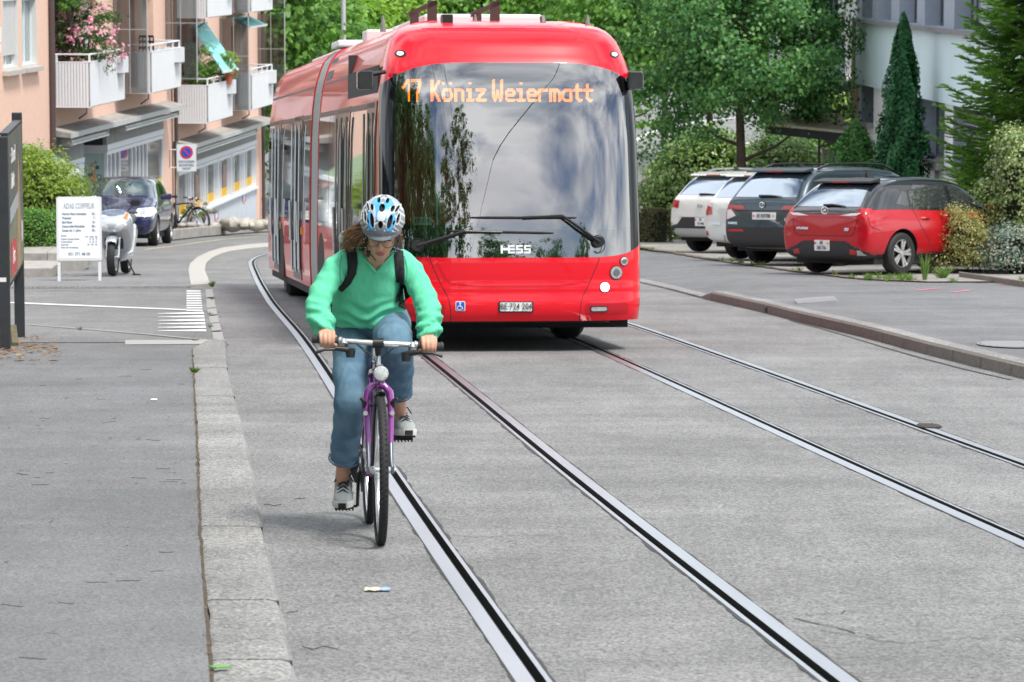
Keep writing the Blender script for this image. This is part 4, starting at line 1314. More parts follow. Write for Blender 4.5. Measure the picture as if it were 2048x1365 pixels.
bush('olive_bush', 'wispy olive and yellow bush in front of the red car door', 'bush', a.x, 55.1, (.36, .40, .60), .50, BARB, .05, 150, 40, .19, 63, aspect=.45, core=.5, shell=.6, lump=.3, dz=.12)
# bed edging stones on the right
mb = MB()
pts = [G2(1918, 556, .12), G2(1960, 562, .12), G2(2005, 569, .12), G2(2060, 577, .12), G2(2140, 588, .12)]
for (x0, y0), (x1, y1) in zip(pts[:-1], pts[1:]):
    for u, v in ((.01, .5), (.52, .99)):
        rings = []
        for t in (u, v):
            x, y = x0 + (x1 - x0) * t, y0 + (y1 - y0) * t
            z = zg(y) + .1
            rings.append([(x, y, z), (x, y, z + .10), (x + .01, y + .12, z + .10), (x + .01, y + .12, z)])
        mb.loft(rings)
mb.build('bed_edging_kerb', GRAN2, kind='structure')
# ---- left side plants
a = at(85, 420, 66)
bush('feathery_bush', 'yellow-green feathery bush left of the hair salon sign', 'bush', a.x - .1, 67, (.80, .7, .95), .95, LIME, .085, 190, 52, .26, 71, aspect=.4, lump=.22, core=.6, dz=.1)
a = at(60, 400, 70)
bush('feathery_bush', 'darker green bush behind the clipped hedge at the left edge', 'bush', a.x - .3, 70, (.9, .6, .9), 1.0, BOX, .085, 130, 50, .26, 72, aspect=.45, dz=.1)
a, b = at(-30, 500, 60.8), at(150, 500, 61.6)
hedge('clipped_hedge', 'clipped green box hedge on the concrete edge behind the billboard', a.x, 60.9, b.x - .2, 61.7, .9, .68, BOX, .045, 7500, 73, dz=.3)
mb = MB()
pts = [(a.x - 1, 59.9), (at(95, 520, 60).x, 60.0), (at(160, 520, 60).x, 60.1)]
for (x0, y0), (x1, y1) in zip(pts[:-1], pts[1:]):
    rings = []
    for t in np.linspace(0.003, .997, 6):
        x, y = x0 + (x1 - x0) * t, y0 + (y1 - y0) * t
        z = zg(y); j = mnoise.noise((x * 2, y, 0)) * .02
        rings.append([(x, y + j, z), (x, y + j, z + .32), (x, y + .05, z + .35), (x, y + 1.6, z + .35), (x, y + 1.6, z)])
    mb.loft(rings)
tag(mb.build('concrete_bed_wall', CONC, smooth=20), 'low weathered concrete edge of the hedge bed beside the sign', 'wall')
mb = MB(); p = gp(75, 558)
mb.loft([[(p.x - 1.1, p.y, zg(p.y)), (p.x - 1.1, p.y + 1.3, zg(p.y)), (p.x - 1.1, p.y + 1.3, zg(p.y) + .17), (p.x - 1.1, p.y, zg(p.y) + .17)], [(p.x + .22, p.y, zg(p.y)), (p.x + .22, p.y + 1.3, zg(p.y)), (p.x + .22, p.y + 1.3, zg(p.y) + .17), (p.x + .22, p.y, zg(p.y) + .17)]])
tag(mb.build('concrete_step', CONC, bevel=.015), 'pale concrete step in front of the hedge bed, beside the billboard', 'step')
# grass tufts and weeds
def tuft(mb, x, y, z, n, h, r):
    for i in range(n):
        a = rng.uniform(0, 2 * PI); l = h * rng.uniform(.5, 1.1); s = rng.uniform(.2, 1) * r
        bx, by = x + math.cos(a) * r * .3 * rng.random(), y + math.sin(a) * r * .3 * rng.random()
        w = .0035 * (1 + h * 1.6)
        tx, ty = bx + math.cos(a) * s, by + math.sin(a) * s
        mb.add([(bx - w, by, z), (bx + w, by, z), ((bx + tx) / 2 + w * .7, (by + ty) / 2, z + l * .75), (tx, ty, z + l), ((bx + tx) / 2 - w * .7, (by + ty) / 2, z + l * .75)], [(0, 1, 2, 3, 4)])
GRS = leafmat('grass_blade', [(.05, .12, .02), (.09, .19, .03), (.14, .25, .05), (.2, .22, .08)], .3)
def weed(name, label, px, py, n, h, r, dz, cat='weed', group=None):
    p = gp(px, py, dz); mb = MB(); tuft(mb, p.x, p.y, zg(p.y) + dz, n, h, r)
    tag(mb.build(name, GRS), label, cat, group)
weed('grass_tuft', 'green grass tuft growing in the joint behind the left kerb', 389, 745, 70, .045, .07, .055)
weed('grass_tuft', 'small grass tuft at the end of the left kerb near the white marking', 427, 685, 40, .035, .07, .02)
weed('grass_tuft', 'small grass tuft at the tip of the far pavement near the curved kerb', 424, 574, 50, .09, .08, .03)
weed('tall_weed', 'tallest green weed in front of the red car sill', 1850, 560, 60, .36, .10, .14)
weed('tall_weed', 'broad weed clump below the olive bush', 1885, 556, 120, .16, .22, .14)
mb = MB()
for i in range(95):
    q = rng.choice(sp) if i % 3 else G2(rng.uniform(1730, 1830), rng.uniform(557, 563), .13)
    if rng.random() < .35 or i % 3 == 0: tuft(mb, q[0] + rng.gauss(0, .05), q[1] + rng.gauss(0, .1), zg(q[1]) + .13, 16, rng.uniform(.04, .11), .09)
for px, py in ((420, 630), (421, 655), (160, 660), (390, 683), (425, 600), (130, 552), (150, 556), (60, 560)):
    p = gp(px, py, .01); tuft(mb, p.x, p.y, zg(p.y) + .01, 14, .035, .06)
mb.build('seam_weeds', GRS, kind='stuff')
# flower bed and stones at the foot of the farther house
mb = MB()
q = [G2(345, 476, .1), G2(400, 470, .1), G2(470, 464, .1), G2(545, 459, .1)]
rings = []
for x, y in q:
    z = zg(y) + .05
    rings.append([(x, y, z), (x, y, z + .22), (x, y + .18, z + .24), (x, y + .18, z)])
mb.loft(rings)
tag(mb.build('bed_kerb', CONC, bevel=.02), 'low curved concrete kerb of the flower bed in front of the yellow-banded shop', 'kerb')
mb = MB(); mb.add([(x, y + .15, zg(y) + .14) for x, y in q] + [(-7.4, 110.5, zg(110.5) + .12), (-8.85, 95.6, zg(95.6) + .12)], [tuple(range(6))]); mb.build('bed_earth', EARTH, kind='structure')
ROCK = mat('bed_rock', (.42, .39, .34), .9, var=.3, vscale=6, bump=.8, bscale=8)
for i, (px, py, s) in enumerate([(425, 458, .2), (440, 462, .17), (462, 450, .42), (478, 456, .25), (490, 449, .34), (505, 452, .3), (520, 446, .36), (535, 444, .3), (380, 466, .18), (400, 465, .14), (362, 468, .16)]):
    p = at(px, py, gp(px, 468, .1).y + 1.2)
    mb = MB(); s *= .8; mb.sphere((0, 0, 0), (s, s * .8, s * .5), 12, 9)
    for v in mb.v: v *= 1 + .55 * mnoise.noise(v * 4.2 + Vector((i * 3, 0, 0)))
    o = mb.build('rock', ROCK, smooth=50); o.location = (p.x, p.y, zg(p.y) + .25 + s * .2); o.rotation_euler = (0, 0, i)
    tag(o, 'pale rough boulder in the bed below the yellow-banded shop windows', 'rock', 'boulders edging the flower bed')
PINKF = leafmat('pink_petal', [(.75, .22, .36), (.82, .38, .50), (.85, .50, .58), (.72, .28, .38)], .3)
def flowers(name, label, x, y, z, radii, nl, leafm, nf, seed, leaf=.12, fs=.09, root=None, cat='plant', low=-.3):
    t = thing(name, label, cat, loc=(x, y, z))
    P, Q = crown(seed, radii, nl, 40, radii[0] * .3, .4, low, .4, .25)
    foliage('leaves', P, Q, leaf, leafm, t, .22, .05, seed)
    if nf:
        P, Q = crown(seed + 1, tuple(r * 1.08 for r in radii), nf, 16, .16, .9, low, .6, .2)
        foliage('blossoms', P, Q, fs, PINKF, t, .8, .15, seed + 3)
    mb = MB()
    r_ = random.Random(seed)
    for i in range(9):
        a = r_.uniform(0, 2 * PI); e = Vector((math.cos(a) * radii[0] * .7, math.sin(a) * radii[1] * .7, radii[2] * r_.uniform(.0, .6)))
        mb.tube([(0, 0, -radii[2] * .9), e * .5, e], [.02, .012, .005], 5)
    mb.build('stems', BARK, t)
    return t
flowers('flower_clump', 'pink and green flower clump at the foot of the pole beside the bicycle wheel', at(380, 455, 97).x, 97, zg(97) + .45, (.30, .3, .3), 14, BOX, 5, 81, .08, .05)
flowers('flower_clump', 'smaller pink flower clump between the boulders and the pole', at(408, 455, 98).x, 98, zg(98) + .45, (.28, .3, .26), 12, BOX, 5, 82, .08, .05)
def onb(root, w, u, z):
    return root.matrix_world @ Vector((w, u, z))
OLE = leafmat('oleander_leaf', [(.03, .08, .015), (.05, .12, .025), (.09, .17, .035), (.025, .06, .015)], .3)
p = onb(HB, .42, 2.2, 1.42)
flowers('oleander', 'big pink-flowering oleander crowding the left white balcony', p.x, p.y, p.z, (.78, 1.5, .82), 75, OLE, 44, 91, .15, .085, low=-.9)
p = onb(HB, .35, .9, 2.2)
flowers('balcony_plant', 'bright green climbing plant at the top left balcony corner beside the downpipe', p.x, p.y, p.z, (.35, .4, .7), 22, BOX, 0, 93, .12)
p = onb(HC, .4, 1.5, 1.45)
flowers('balcony_plant', 'tall leafy green plant on the balcony left of the teal awning', p.x, p.y, p.z, (.55, .7, .75), 40, BOX, 0, 94, .12, low=-.9)
p = onb(HC, .4, 2.9, 1.25)
flowers('balcony_plant', 'dark green bushy plant under the teal awning', p.x, p.y, p.z, (.5, .7, .65), 36, OLE, 0, 95, .14, low=-.9)
p = onb(HC, .85, 3.6, 1.05)
t = thing('flower_pot', 'terracotta pot hanging on the white balcony below the teal awning', 'pot', loc=p)
mb = MB(); mb.lathe([(.0, -.16), (.12, -.16), (.17, .10), (.19, .10), (.19, .16), (.16, .16), (.15, .10), (0, .1)], n=16)
mb.build('pot', mat('terracotta', (.48, .12, .06), .8), t)
p = onb(HC, .85, 3.6, 1.45)
flowers('balcony_plant', 'feathery green plant growing from the terracotta pot', p.x, p.y, p.z, (.34, .4, .38), 26, LIME, 0, 96, .1, low=-.9)
# far trees behind the bus and the houses
far = [('FAR1', 548, 118, 116, 1.6, 3.6, 6.6), ('FAR1', 615, 60, 121, 1.9, 4.2, 4.4), ('FAR1', 660, 60, 124, 1.5, 3.8, 4.0), ('FAR2', 725, 88, 131, .9, 1.5, 5.0), ('FAR2', 780, 40, 141, 1.5, 2.6, 6.0),
       ('FAR1', 850, 10, 150, 2.3, 3.6, 6.6), ('FAR1', 935, 10, 146, 2.0, 3.2, 6.4), ('FAR2', 1020, 10, 152, 2.2, 3.4, 6.3), ('FAR2', 1100, 20, 148, 2.1, 3.2, 6.4), ('FAR1', 1175, 20, 138, 2.2, 3.6, 6.2), ('FAR1', 1250, 60, 132, 2.2, 3.6, 6.2), ('FAR1', 1330, 110, 142, 1.9, 2.6, 8.2),
       ('FAR1', 1420, 100, 150, 2.6, 3.4, 6.0), ('FAR1', 1540, 100, 146, 2.6, 3.4, 6.0), ('FAR1', 1640, 100, 140, 2.4, 3.4, 6.0), ('FAR1', 480, 40, 140, 3.0, 4.5, 5.5), ('FAR2', 880, -60, 176, 3.2, 5.0, 9.0), ('FAR1', 1080, -60, 178, 3.6, 5.0, 9.0), ('FAR1', 700, -60, 190, 3.2, 5.0, 7.0)]
labs = ['light green leafy tree between the peach house and the lamp pole', 'dense green tree left of the lamp pole', 'green tree just left of the lamp pole top', 'small bright tree in front of the pale clad house', 'bright young tree right of the pale clad house',
        'mid green tree above the left of the bus roof', 'mid green tree behind the left bus roof hook', 'bright green tree behind the middle of the bus roof', 'bright green tree behind the right bus roof hook', 'dark green tree above the right half of the bus roof', 'dark green tree above the bus roof corner', 'tree behind the road bend right of the bus',
        'far tree behind the maple crown', 'far tree behind the right side of the maple', 'far tree behind the office balcony', 'far tree behind the farther peach house', 'tallest bright far tree behind the bus', 'tallest dark far tree behind the bus', 'far tree behind the pale clad house']
for i, (m, px, py, Y, rx, rz, zc) in enumerate(far):
    q = at(px, py, Y)
    tree('deciduous_tree', labs[i], q.x, Y, max(1.2, zc - rz), zc, (rx, rx, rz), .14, MATS['far_leaf' if m == 'FAR1' else 'far_leaf_bright'], .23, 130 if i != 2 else 90, 62, .75, 200 + i, group='trees beyond the street', low=-1, shell=.3, limb=7)
# trees behind the camera that the windscreen mirrors
for i, (x, y, h, r) in enumerate([(-8.2, 17, 12.5, 3.7), (-11.5, 30, 11, 3.2), (-4.6, 2, 12, 2.7), (2.6, -10, 25, 3.6), (-3.0, -14, 22, 3.0), (-14, 24, 12, 3.6), (-12.5, 12, 13.0, 3.8), (-9.0, 25, 11, 2.6), (-7.0, 8, 12.0, 3.2), (16, -40, 15, 5), (25, -36, 14, 5.5), (-4.5, -44, 10, 4), (33, -20, 12, 5)]):
    tree('street_tree', 'street tree mirrored in the bus windscreen', x, y, 1.6, h * .58, (r, r, h * .45), .18, MAPLE, .34, 150, 60, .8, 300 + i, group='trees mirrored in the windscreen', low=-1, shell=.4)
# ------------------------------------------------------------------ projection of trim onto curved bodies
def bvh_of(o):
    me = o.data
    return BVHTree.FromPolygons([v.co.copy() for v in me.vertices], [tuple(p.vertices) for p in me.polygons])
AX = {'y+': (lambda u, v: Vector((u, -20, v)), Vector((0, 1, 0))), 'y-': (lambda u, v: Vector((u, 40, v)), Vector((0, -1, 0))),
      'x+': (lambda u, v: Vector((-20, u, v)), Vector((1, 0, 0))), 'x-': (lambda u, v: Vector((20, u, v)), Vector((-1, 0, 0))), 'z-': (lambda u, v: Vector((u, v, 20)), Vector((0, 0, -1)))}
def decal(bvh, polys, ax, off, m, name, parent, maxlen=.12, smooth=True, thick=None):
    """thin shell of trim laid over a body: outlines in the plane seen along an axis, dropped onto the surface"""
    if not isinstance(polys[0][0], (tuple, list)): polys = [polys]
    bm = bmesh.new()
    for poly in polys:
        bm.faces.new([bm.verts.new((p[0], p[1], 0)) for p in poly])
    bmesh.ops.triangulate(bm, faces=bm.faces[:])
    for _ in range(7):
        es = [e for e in bm.edges if e.calc_length() > maxlen]
        if not es: break
        bmesh.ops.subdivide_edges(bm, edges=es, cuts=1)
        bmesh.ops.triangulate(bm, faces=[f for f in bm.faces if len(f.verts) > 3])
    org, d = AX[ax]
    for v in bm.verts:
        o = org(v.co.x, v.co.y)
        h, n, i, dist = bvh.ray_cast(o, d)
        if h is None:
            q = org(v.co.x, v.co.y)
            h, n, i, dist = bvh.find_nearest(q + d * 20 if abs(d.x) else q + d * 20)
        if n.dot(d) > 0: n = -n
        v.co = h + n * off
    bmesh.ops.recalc_face_normals(bm, faces=bm.faces[:])
    if sum((f.normal.dot(d) for f in bm.faces)) > 0: bmesh.ops.reverse_faces(bm, faces=bm.faces[:])
    me = bpy.data.meshes.new(name); bm.to_mesh(me); bm.free()
    me.materials.append(m)
    if thick is None and maxlen >= .2: thick, smooth = .004, False
    if smooth: me.shade_smooth()
    o = bpy.data.objects.new(name, me)
    SC.collection.objects.link(o); o.parent = parent
    if thick:
        s = o.modifiers.new('thickness', 'SOLIDIFY'); s.thickness = off + thick; s.offset = -1
    return o
def strip(pts, w):
    """outline polygons of a thin line"""
    out = []
    for (x0, y0), (x1, y1) in zip(pts[:-1], pts[1:]):
        d = Vector((x1 - x0, y1 - y0)).normalized() * (w / 2)
        q = Vector((d.y, -d.x))
        out.append([(x0 + q.x - d.x * .5, y0 + q.y - d.y * .5), (x1 + q.x + d.x * .5, y1 + q.y + d.y * .5), (x1 - q.x + d.x * .5, y1 - q.y + d.y * .5), (x0 - q.x - d.x * .5, y0 - q.y - d.y * .5)])
    return out
def disc(cx, cy, r, n=18, ry=None):
    return [(cx + r * math.cos(2 * PI * i / n), cy + (ry or r) * math.sin(2 * PI * i / n)) for i in range(n)]
def rrect(x0, z0, x1, z1, r, n=4):
    out = []
    for cx, cz, a in ((x1 - r, z1 - r, 0), (x0 + r, z1 - r, 90), (x0 + r, z0 + r, 180), (x1 - r, z0 + r, 270)):
        for i in range(n + 1):
            t = math.radians(a + 90 * i / n)
            out.append((cx + r * math.cos(t), cz + r * math.sin(t)))
    return out
LAMPON = mat('lit_lamp', (.9, .9, .9), .2, emit=(1, .97, .90), estr=2.6)
LAMPW = mat('warm_lamp', (.9, .85, .7), .2, emit=(1, .86, .6), estr=.7)
LENS = mat('lamp_lens', (.55, .57, .58), .08, metal=.6, var=.3, vscale=40)
PLATE = mat('plate_white', (.76, .77, .77), .4)
INK = mat('ink_black', (.012, .012, .014), .6)

# ------------------------------------------------------------------ the articulated bus
BUS = thing('articulated_bus', 'red articulated trolleybus with orange 17 Köniz Weiermatt display climbing the street', 'bus', frame(.035, 34.4, math.radians(-7.1)))
wz = lambda z: float(np.interp(z, [.29, .5, 1.0, 2.0, 2.4, 2.6, 2.72, 2.85, 2.95, 3.03, 3.08, 3.12, 3.14], [1.235, 1.25, 1.25, 1.235, 1.215, 1.19, 1.165, 1.125, 1.085, 1.02, .95, .82, .70]))
_nz = lambda z: float(np.interp(z, [.29, .36, .44, .50, .55, .60, .65, .72, .88, 1.2, 1.8, 2.3, 2.6, 2.72, 2.85, 2.95, 3.03, 3.08, 3.12, 3.14], [.035, .0, -.012, -.005, .012, .004, .016, .012, .010, .036, .118, .205, .285, .325, .405, .50, .63, .79, 1.02, 1.28]))
nosez = lambda z: _nz(z) if z < .86 or z > 3.0 else sum(_nz(z + d) for d in np.linspace(-1, 1, 15) * min(.26, z - .8, 3.06 - z)) / 15
CAPY = 1.35
def cappt(th, z):
    w, s, c = wz(z), math.sin(th), abs(math.cos(th))
    return (w * math.copysign(abs(s) ** .62, s), min(nosez(z) + .52 * (1 - c ** .8), CAPY - .02), z)
ths = [math.radians(a) for a in np.linspace(-90, 90, 61)]
zb = lambda th: .885 + .13 * abs(math.sin(th)) ** 5 * 1.0
zt = lambda th: 2.715 - .20 * abs(math.sin(th)) ** 3.2
def col(th):
    a, b = zb(th), zt(th)
    zs = [.29, .315, .34, .37, .41, .45, .48, .51, .54, .57, .60, .63, .67, .72] + list(np.linspace(.76, a, 4)[1:])
    zs += [a + (b - a) * t for t in np.linspace(0, 1, 15)[1:]]
    zs += [b + (3.14 - b) * t for t in (.06, .14, .24, .34, .45, .56, .66, .75, .83, .89, .94, .975, 1)]
    return zs
zrow = [col(t) for t in ths]
nr = len(zrow[0])
RB, RT = 16, 30            # rows where the windscreen begins and ends
grid = [[(-wz(z), CAPY, z) for z in zrow[0]]] + [[cappt(t, z) for z in zc] for t, zc in zip(ths, zrow)] + [[(wz(z), CAPY, z) for z in zrow[-1]]]
body, wind = MB(), MB()
nc = len(grid)
for mb_, sel in ((body, False), (wind, True)):
    vs = [p for c in grid for p in c]
    fs, mi = [], []
    for i in range(nc - 1):
        for j in range(nr - 1):
            isw = RB <= j < RT and 1 <= i < nc - 2
            if isw != sel: continue
            fs.append((i * nr + j, (i + 1) * nr + j, (i + 1) * nr + j + 1, i * nr + j + 1))
            th = (ths[min(max(i - 1, 0), 60)] + ths[min(i, 60)]) / 2
            mi.append(2 if abs(th) > math.radians(56) else 1 if j < RB + 2 else 0)
    used = sorted({k for f in fs for k in f}); mp_ = {k: n for n, k in enumerate(used)}
    mb_.v = [Vector(vs[k]) for k in used]; mb_.f = [[mp_[k] for k in f] for f in fs]; mb_.m = mi if sel else [0] * len(fs)
WGL = glass('windscreen_glass', (.46, .57, .58), .34)
cap = body.build('front_shell', RED, BUS, smooth=70)
ws = wind.build('windscreen', [WGL, glass('black_frit', (.006, .007, .008), .32, True), mat('pillar_black', (.008, .009, .011), .08, spec=.35)], BUS, smooth=70)
allcap = MB(); allcap.v = [Vector(p) for c in grid for p in c]
allcap.f = [(i * nr + j, (i + 1) * nr + j, (i + 1) * nr + j + 1, i * nr + j + 1) for i in range(nc - 1) for j in range(nr - 1)]
CB = BVHTree.FromPolygons(allcap.v, allcap.f)
roof = MB()
zrows = [.29, .6, 1.0, 1.5, 2.0, 2.4, 2.6, 2.72, 2.85, 2.95, 3.03, 3.08, 3.12, 3.14]
def section(name, y0, y1, m, rear=False, shrink=1.0):
    mb = MB()
    def ring(y, k=1.0, dz=0):
        r = [(-wz(z) * k, y, z + (dz if z > 2 else 0)) for z in zrows] + [(wz(z) * k, y, z + (dz if z > 2 else 0)) for z in zrows[::-1]]
        return r
    ysn = [y0] + list(np.linspace(y0, y1, 9))[1:-1] + [y1]
    rr = [ring(y, shrink) for y in ysn]
    if rear: rr += [ring(y1 + .1, .99, -.03), ring(y1 + .2, .93, -.12)]
    mb.loft(rr)
    return mb.build(name, m, BUS, smooth=40)
mb = MB(); mb.add([(-.70, CAPY, 3.14), (.70, CAPY, 3.14)] + [cappt(t, 3.14) for t in ths[::-1]], [tuple(range(63))])
mb.build('roof_panel', RED, BUS)
section('front_body', CAPY, 8.45, RED)
section('rear_body', 9.75, 18.3, RED, True)
mb = MB()
ringz = lambda y, k: [(-wz(z) * k, y, z + .01) for z in zrows] + [(wz(z) * k, y, z + .01) for z in zrows[::-1]]
rr = []
for i in range(25):
    rr.append(ringz(8.45 + 1.3 * i / 24, .975 if i % 2 else .995))
mb.loft(rr); mb.build('bellows', mat('bellows_grey', (.36, .365, .35), .75, var=.08), BUS)
mb = MB()
for y in (8.42, 9.72):
    mb.loft([ringz(y, 1.006), ringz(y + .06, 1.006)])
mb.build('bellows_frame', mat('bellows_frame_red', (.55, .004, .012), .35, coat=.6), BUS)
mb = MB(); mb.bb((-1.2, .9, .19), (1.2, 8.4, .32)); mb.bb((-1.2, 9.8, .19), (1.2, 18.2, .32)); mb.bb((-.9, .12, .27), (.9, .5, .3))
mb.build('underbody', MATTEB, BUS)
# side glazing, trims and doors (both sides get glass, doors on the right-hand side of the bus)
TRIM = mat('window_trim', (.06, .06, .065), .5)
SIDEG = mat('side_glass', (.035, .04, .042), .02, coat=1.0, spec=1.0)
DOORG = mat('door_glass', (.05, .055, .058), .02, coat=1.0, spec=1.0)
for sx in (-1, 1):
    for y0, y1 in ((1.95, 8.38), (9.86, 18.25)):
        if sx > 0 and y0 < 2: y0 = .62
        n = max(2, int((y1 - y0) / 1.6))
        for i in range(n):
            a, b = y0 + (y1 - y0) * i / n, y0 + (y1 - y0) * (i + 1) / n
            mb = MB(); mb.loft([[(sx * (wz(z) - .02), a + .02, z), (sx * (wz(z) + .004), a + .02, z), (sx * (wz(z) + .004), b - .02, z), (sx * (wz(z) - .02), b - .02, z)] for z in (1.06, 1.6, 2.1, 2.29)])
            mb.build('side_window', SIDEG, BUS)
    mb = MB()
    for y0, y1 in ((CAPY - .3, 8.4), (9.82, 18.28)):
        mb.loft([[(sx * (wz(z) - .03), y, z) for z in (2.30, 2.35)] + [(sx * (wz(z) + .008), y, z) for z in (2.35, 2.30)] for y in (y0, y1)])
        mb.loft([[(sx * (wz(z) - .03), y, z) for z in (2.665, 2.69)] + [(sx * (wz(z) + .004), y, z) for z in (2.69, 2.665)] for y in (y0 + .3, y1)])
    mb.build('window_trim', TRIM, BUS)
mb = MB(); mb.loft([[(-(wz(z) - .02), y, z) for z in (2.72, 2.96)] + [(-(wz(z) + .006), y, z) for z in (2.96, 2.72)] for y in (7.35, 8.25)])
mb.build('roof_grille', mat('roof_grille', (.06, .065, .08), .6, var=.5, vscale=60), BUS)
mb = MB()
for y in (3.0, 5.9): mb.loft([[(-(wz(z) - .02), yy, z) for z in (2.70, 3.05)] + [(-(wz(z) + .002), yy, z) for z in (3.05, 2.70)] for yy in (y, y + .012)])
for y in (12.4, 15.0): mb.loft([[(-(wz(z) - .02), yy, z) for z in (2.70, 3.05)] + [(-(wz(z) + .002), yy, z) for z in (3.05, 2.70)] for yy in (y, y + .012)])
mb.build('panel_seam', TRIM, BUS)
for (a, b) in ((.86, 1.92), (3.97, 5.47), (11.3, 12.8), (15.5, 17.0)):
    mb = MB()
    mb.loft([[(-(wz(z) - .03), a, z), (-(wz(z) + .008), a, z), (-(wz(z) + .008), b, z), (-(wz(z) - .03), b, z)] for z in (.33, .6, 1.0, 2.0, 2.36)])
    d = mb.build('door', mat('door_black', (.015, .015, .017), .3), BUS)
    k = 2
    for i in range(k):
        u, v = a + (b - a) * i / k, a + (b - a) * (i + 1) / k
        g = MB(); g.loft([[(-(wz(z)), u + .06, z), (-(wz(z) + .014), u + .06, z), (-(wz(z) + .014), v - .06, z), (-(wz(z)), v - .06, z)] for z in (.46, .7, 1.0, 2.0, 2.2)])
        g.build('door_pane', DOORG, d)
    g = MB()
    for y in (a + .05, b - .05, (a + b) / 2):
        g.tube([(-1.27, y, .42), (-1.278, y, 1.0), (-1.262, y, 2.25)], .013, 6)
    g.tube([(-1.29, a + .1, .8), (-1.30, a + .1, 1.3)], .018, 8); g.tube([(-1.29, b - .12, .8), (-1.30, b - .12, 1.3)], .018, 8)
    g.build('door_rail', ALU, d)
    g = MB(); g.bb((-1.268, a - .22, .90), (-1.24, a - .15, .99)); g.build('door_button', mat('yellow_button', (.75, .42, .03), .4), d)
# wheels and arches
def bus_wheel(x, y, wd):
    t = MB(); s = 1 if x > 0 else -1
    t.lathe([(.28, -wd / 2), (.42, -wd / 2), (.47, -wd / 2 + .05), (.48, 0), (.47, wd / 2 - .05), (.42, wd / 2), (.28, wd / 2)], (x, y, .48), 'x', 28)
    o = t.build('wheel', RUBBER, BUS, smooth=35)
    r = MB(); r.lathe([(.0, s * (wd / 2 - .06)), (.1, s * (wd / 2 - .02)), (.2, s * (wd / 2 - .08)), (.285, s * (wd / 2 - .01)), (.29, -s * wd / 2)], (x, y, .48), 'x', 24)
    r.build('rim', mat('wheel_rim_grey', (.38, .38, .39), .4, metal=.7), o)
for y in (2.75, 7.9, 15.25):
    for x in (-1, 1):
        wd = .30 if y < 5 else .5
        bus_wheel(x * (.86 if y < 5 else .95), y, wd)
        mb = MB()
        pts = [(y + .56 * math.cos(t), .46 + .52 * math.sin(t)) for t in np.linspace(PI, 0, 17)] + [(y + .56, .285), (y - .56, .285)]
        mb.prism(pts, x * 1.15, x * 1.253, 'x'); mb.build('wheel_arch', MATTEB, BUS)
# front details
lens_c = [(.85, .605, .043, LAMPON), (.965, .74, .058, LENS), (1.045, .845, .038, LENS)]
for s in (-1, 1):
    for cx, cz, r, m_ in lens_c:
        ho = decal(CB, disc(s * cx, cz, r * 1.22, 20), 'y+', .004, mat('lamp_recess', (.25, .01, .015), .3), 'headlight', BUS, .05)
        decal(CB, disc(s * cx, cz, r, 20), 'y+', .011, m_, 'lens', ho, .04)
        if m_ is not LAMPON: decal(CB, disc(s * cx, cz, r * .55, 14), 'y+', .016, mat('lamp_bulb', (.2, .2, .21), .1, metal=.5), 'bulb', ho, .04)
    fo = decal(CB, rrect(s * .79 - .13, .352, s * .79 + .30 * (1 if s > 0 else 0) + .13 * (1 if s < 0 else 0) , .455, .03) if s > 0 else rrect(-.79 - .30, .352, -.66, .455, .03), 'y+', .003, mat('fog_recess', (.45, .003, .012), .35), 'fog_lamp', BUS, .06)
    decal(CB, rrect(s * .79 - .085, .375, s * .79 + .085, .428, .018), 'y+', .008, BLACK, 'bezel', fo, .05)
    decal(CB, rrect(s * .79 - .076, .383, s * .79 + .076, .42, .016), 'y+', .013, LENS, 'lens', fo, .05)
    do = decal(CB, disc(s * 1.02, 2.80, .052, 16, .036), 'y+', .003, BLACK, 'marker_lamp', BUS, .04)
    decal(CB, disc(s * 1.02, 2.80, .03, 14, .02), 'y+', .008, LAMPW, 'lens', do, .04)
    decal(CB, strip([(s * .80, .875), (s * .77, .80), (s * .69, .62), (s * .635, .52), (s * .618, .45), (s * .61, .38), (s * .61, .295)], .007), 'y+', .002, MATTEB, 'panel_seam', BUS, .05)
hood = decal(CB, [(-.74, .855), (.74, .855), (.66, .70), (.60, .645), (.4, .622), (-.4, .622), (-.60, .645), (-.66, .70)], 'y+', -.0 + .006, RED, 'front_flap', BUS, .03)
po = decal(CB, rrect(-.165, .375, .165, .475, .012), 'y+', .010, BLACK, 'number_plate', BUS, .2)
decal(CB, rrect(-.150, .388, .150, .466, .008), 'y+', .016, PLATE, 'plate_face', po, .3)
def bus_text(body, size, x, z, m_, xs=1.0, parent=BUS, name='lettering', off=.02, bold=0, align='CENTER'):
    h = CB.ray_cast(Vector((x, -20, z)), Vector((0, 1, 0)))
    p = h[0]
    up = Vector((0, nosez(z + .05) - nosez(z - .05), .1))
    return text(body, size, facing((p.x, p.y - off, p.z), (1, 0, 0), up), m_, parent, name, .0015, align, xs, bold=bold)
bus_text('BE·724 204', .082, 0, .428, INK, .80, po, off=.024)
so_ = decal(CB, rrect(-.565, .39, -.475, .48, .012), 'y+', .004, PLATE, 'wheelchair_sticker', BUS, .06)
decal(CB, rrect(-.558, .397, -.482, .473, .008), 'y+', .007, mat('sticker_blue', (.02, .09, .5), .4), 'sticker_face', so_, .06)
ic = [disc(-.522, .462, .008, 10)] + strip([(-.524, .452), (-.522, .43), (-.505, .43), (-.497, .408)], .007) + strip([(-.535, .444), (-.512, .44)], .006)
ic += strip([(-.528 + .02 * math.cos(t), .418 + .018 * math.sin(t)) for t in np.linspace(1.9, 6.0, 9)], .006)
decal(CB, ic, 'y+', .0095, PLATE, 'wheelchair_symbol', so_, .05)
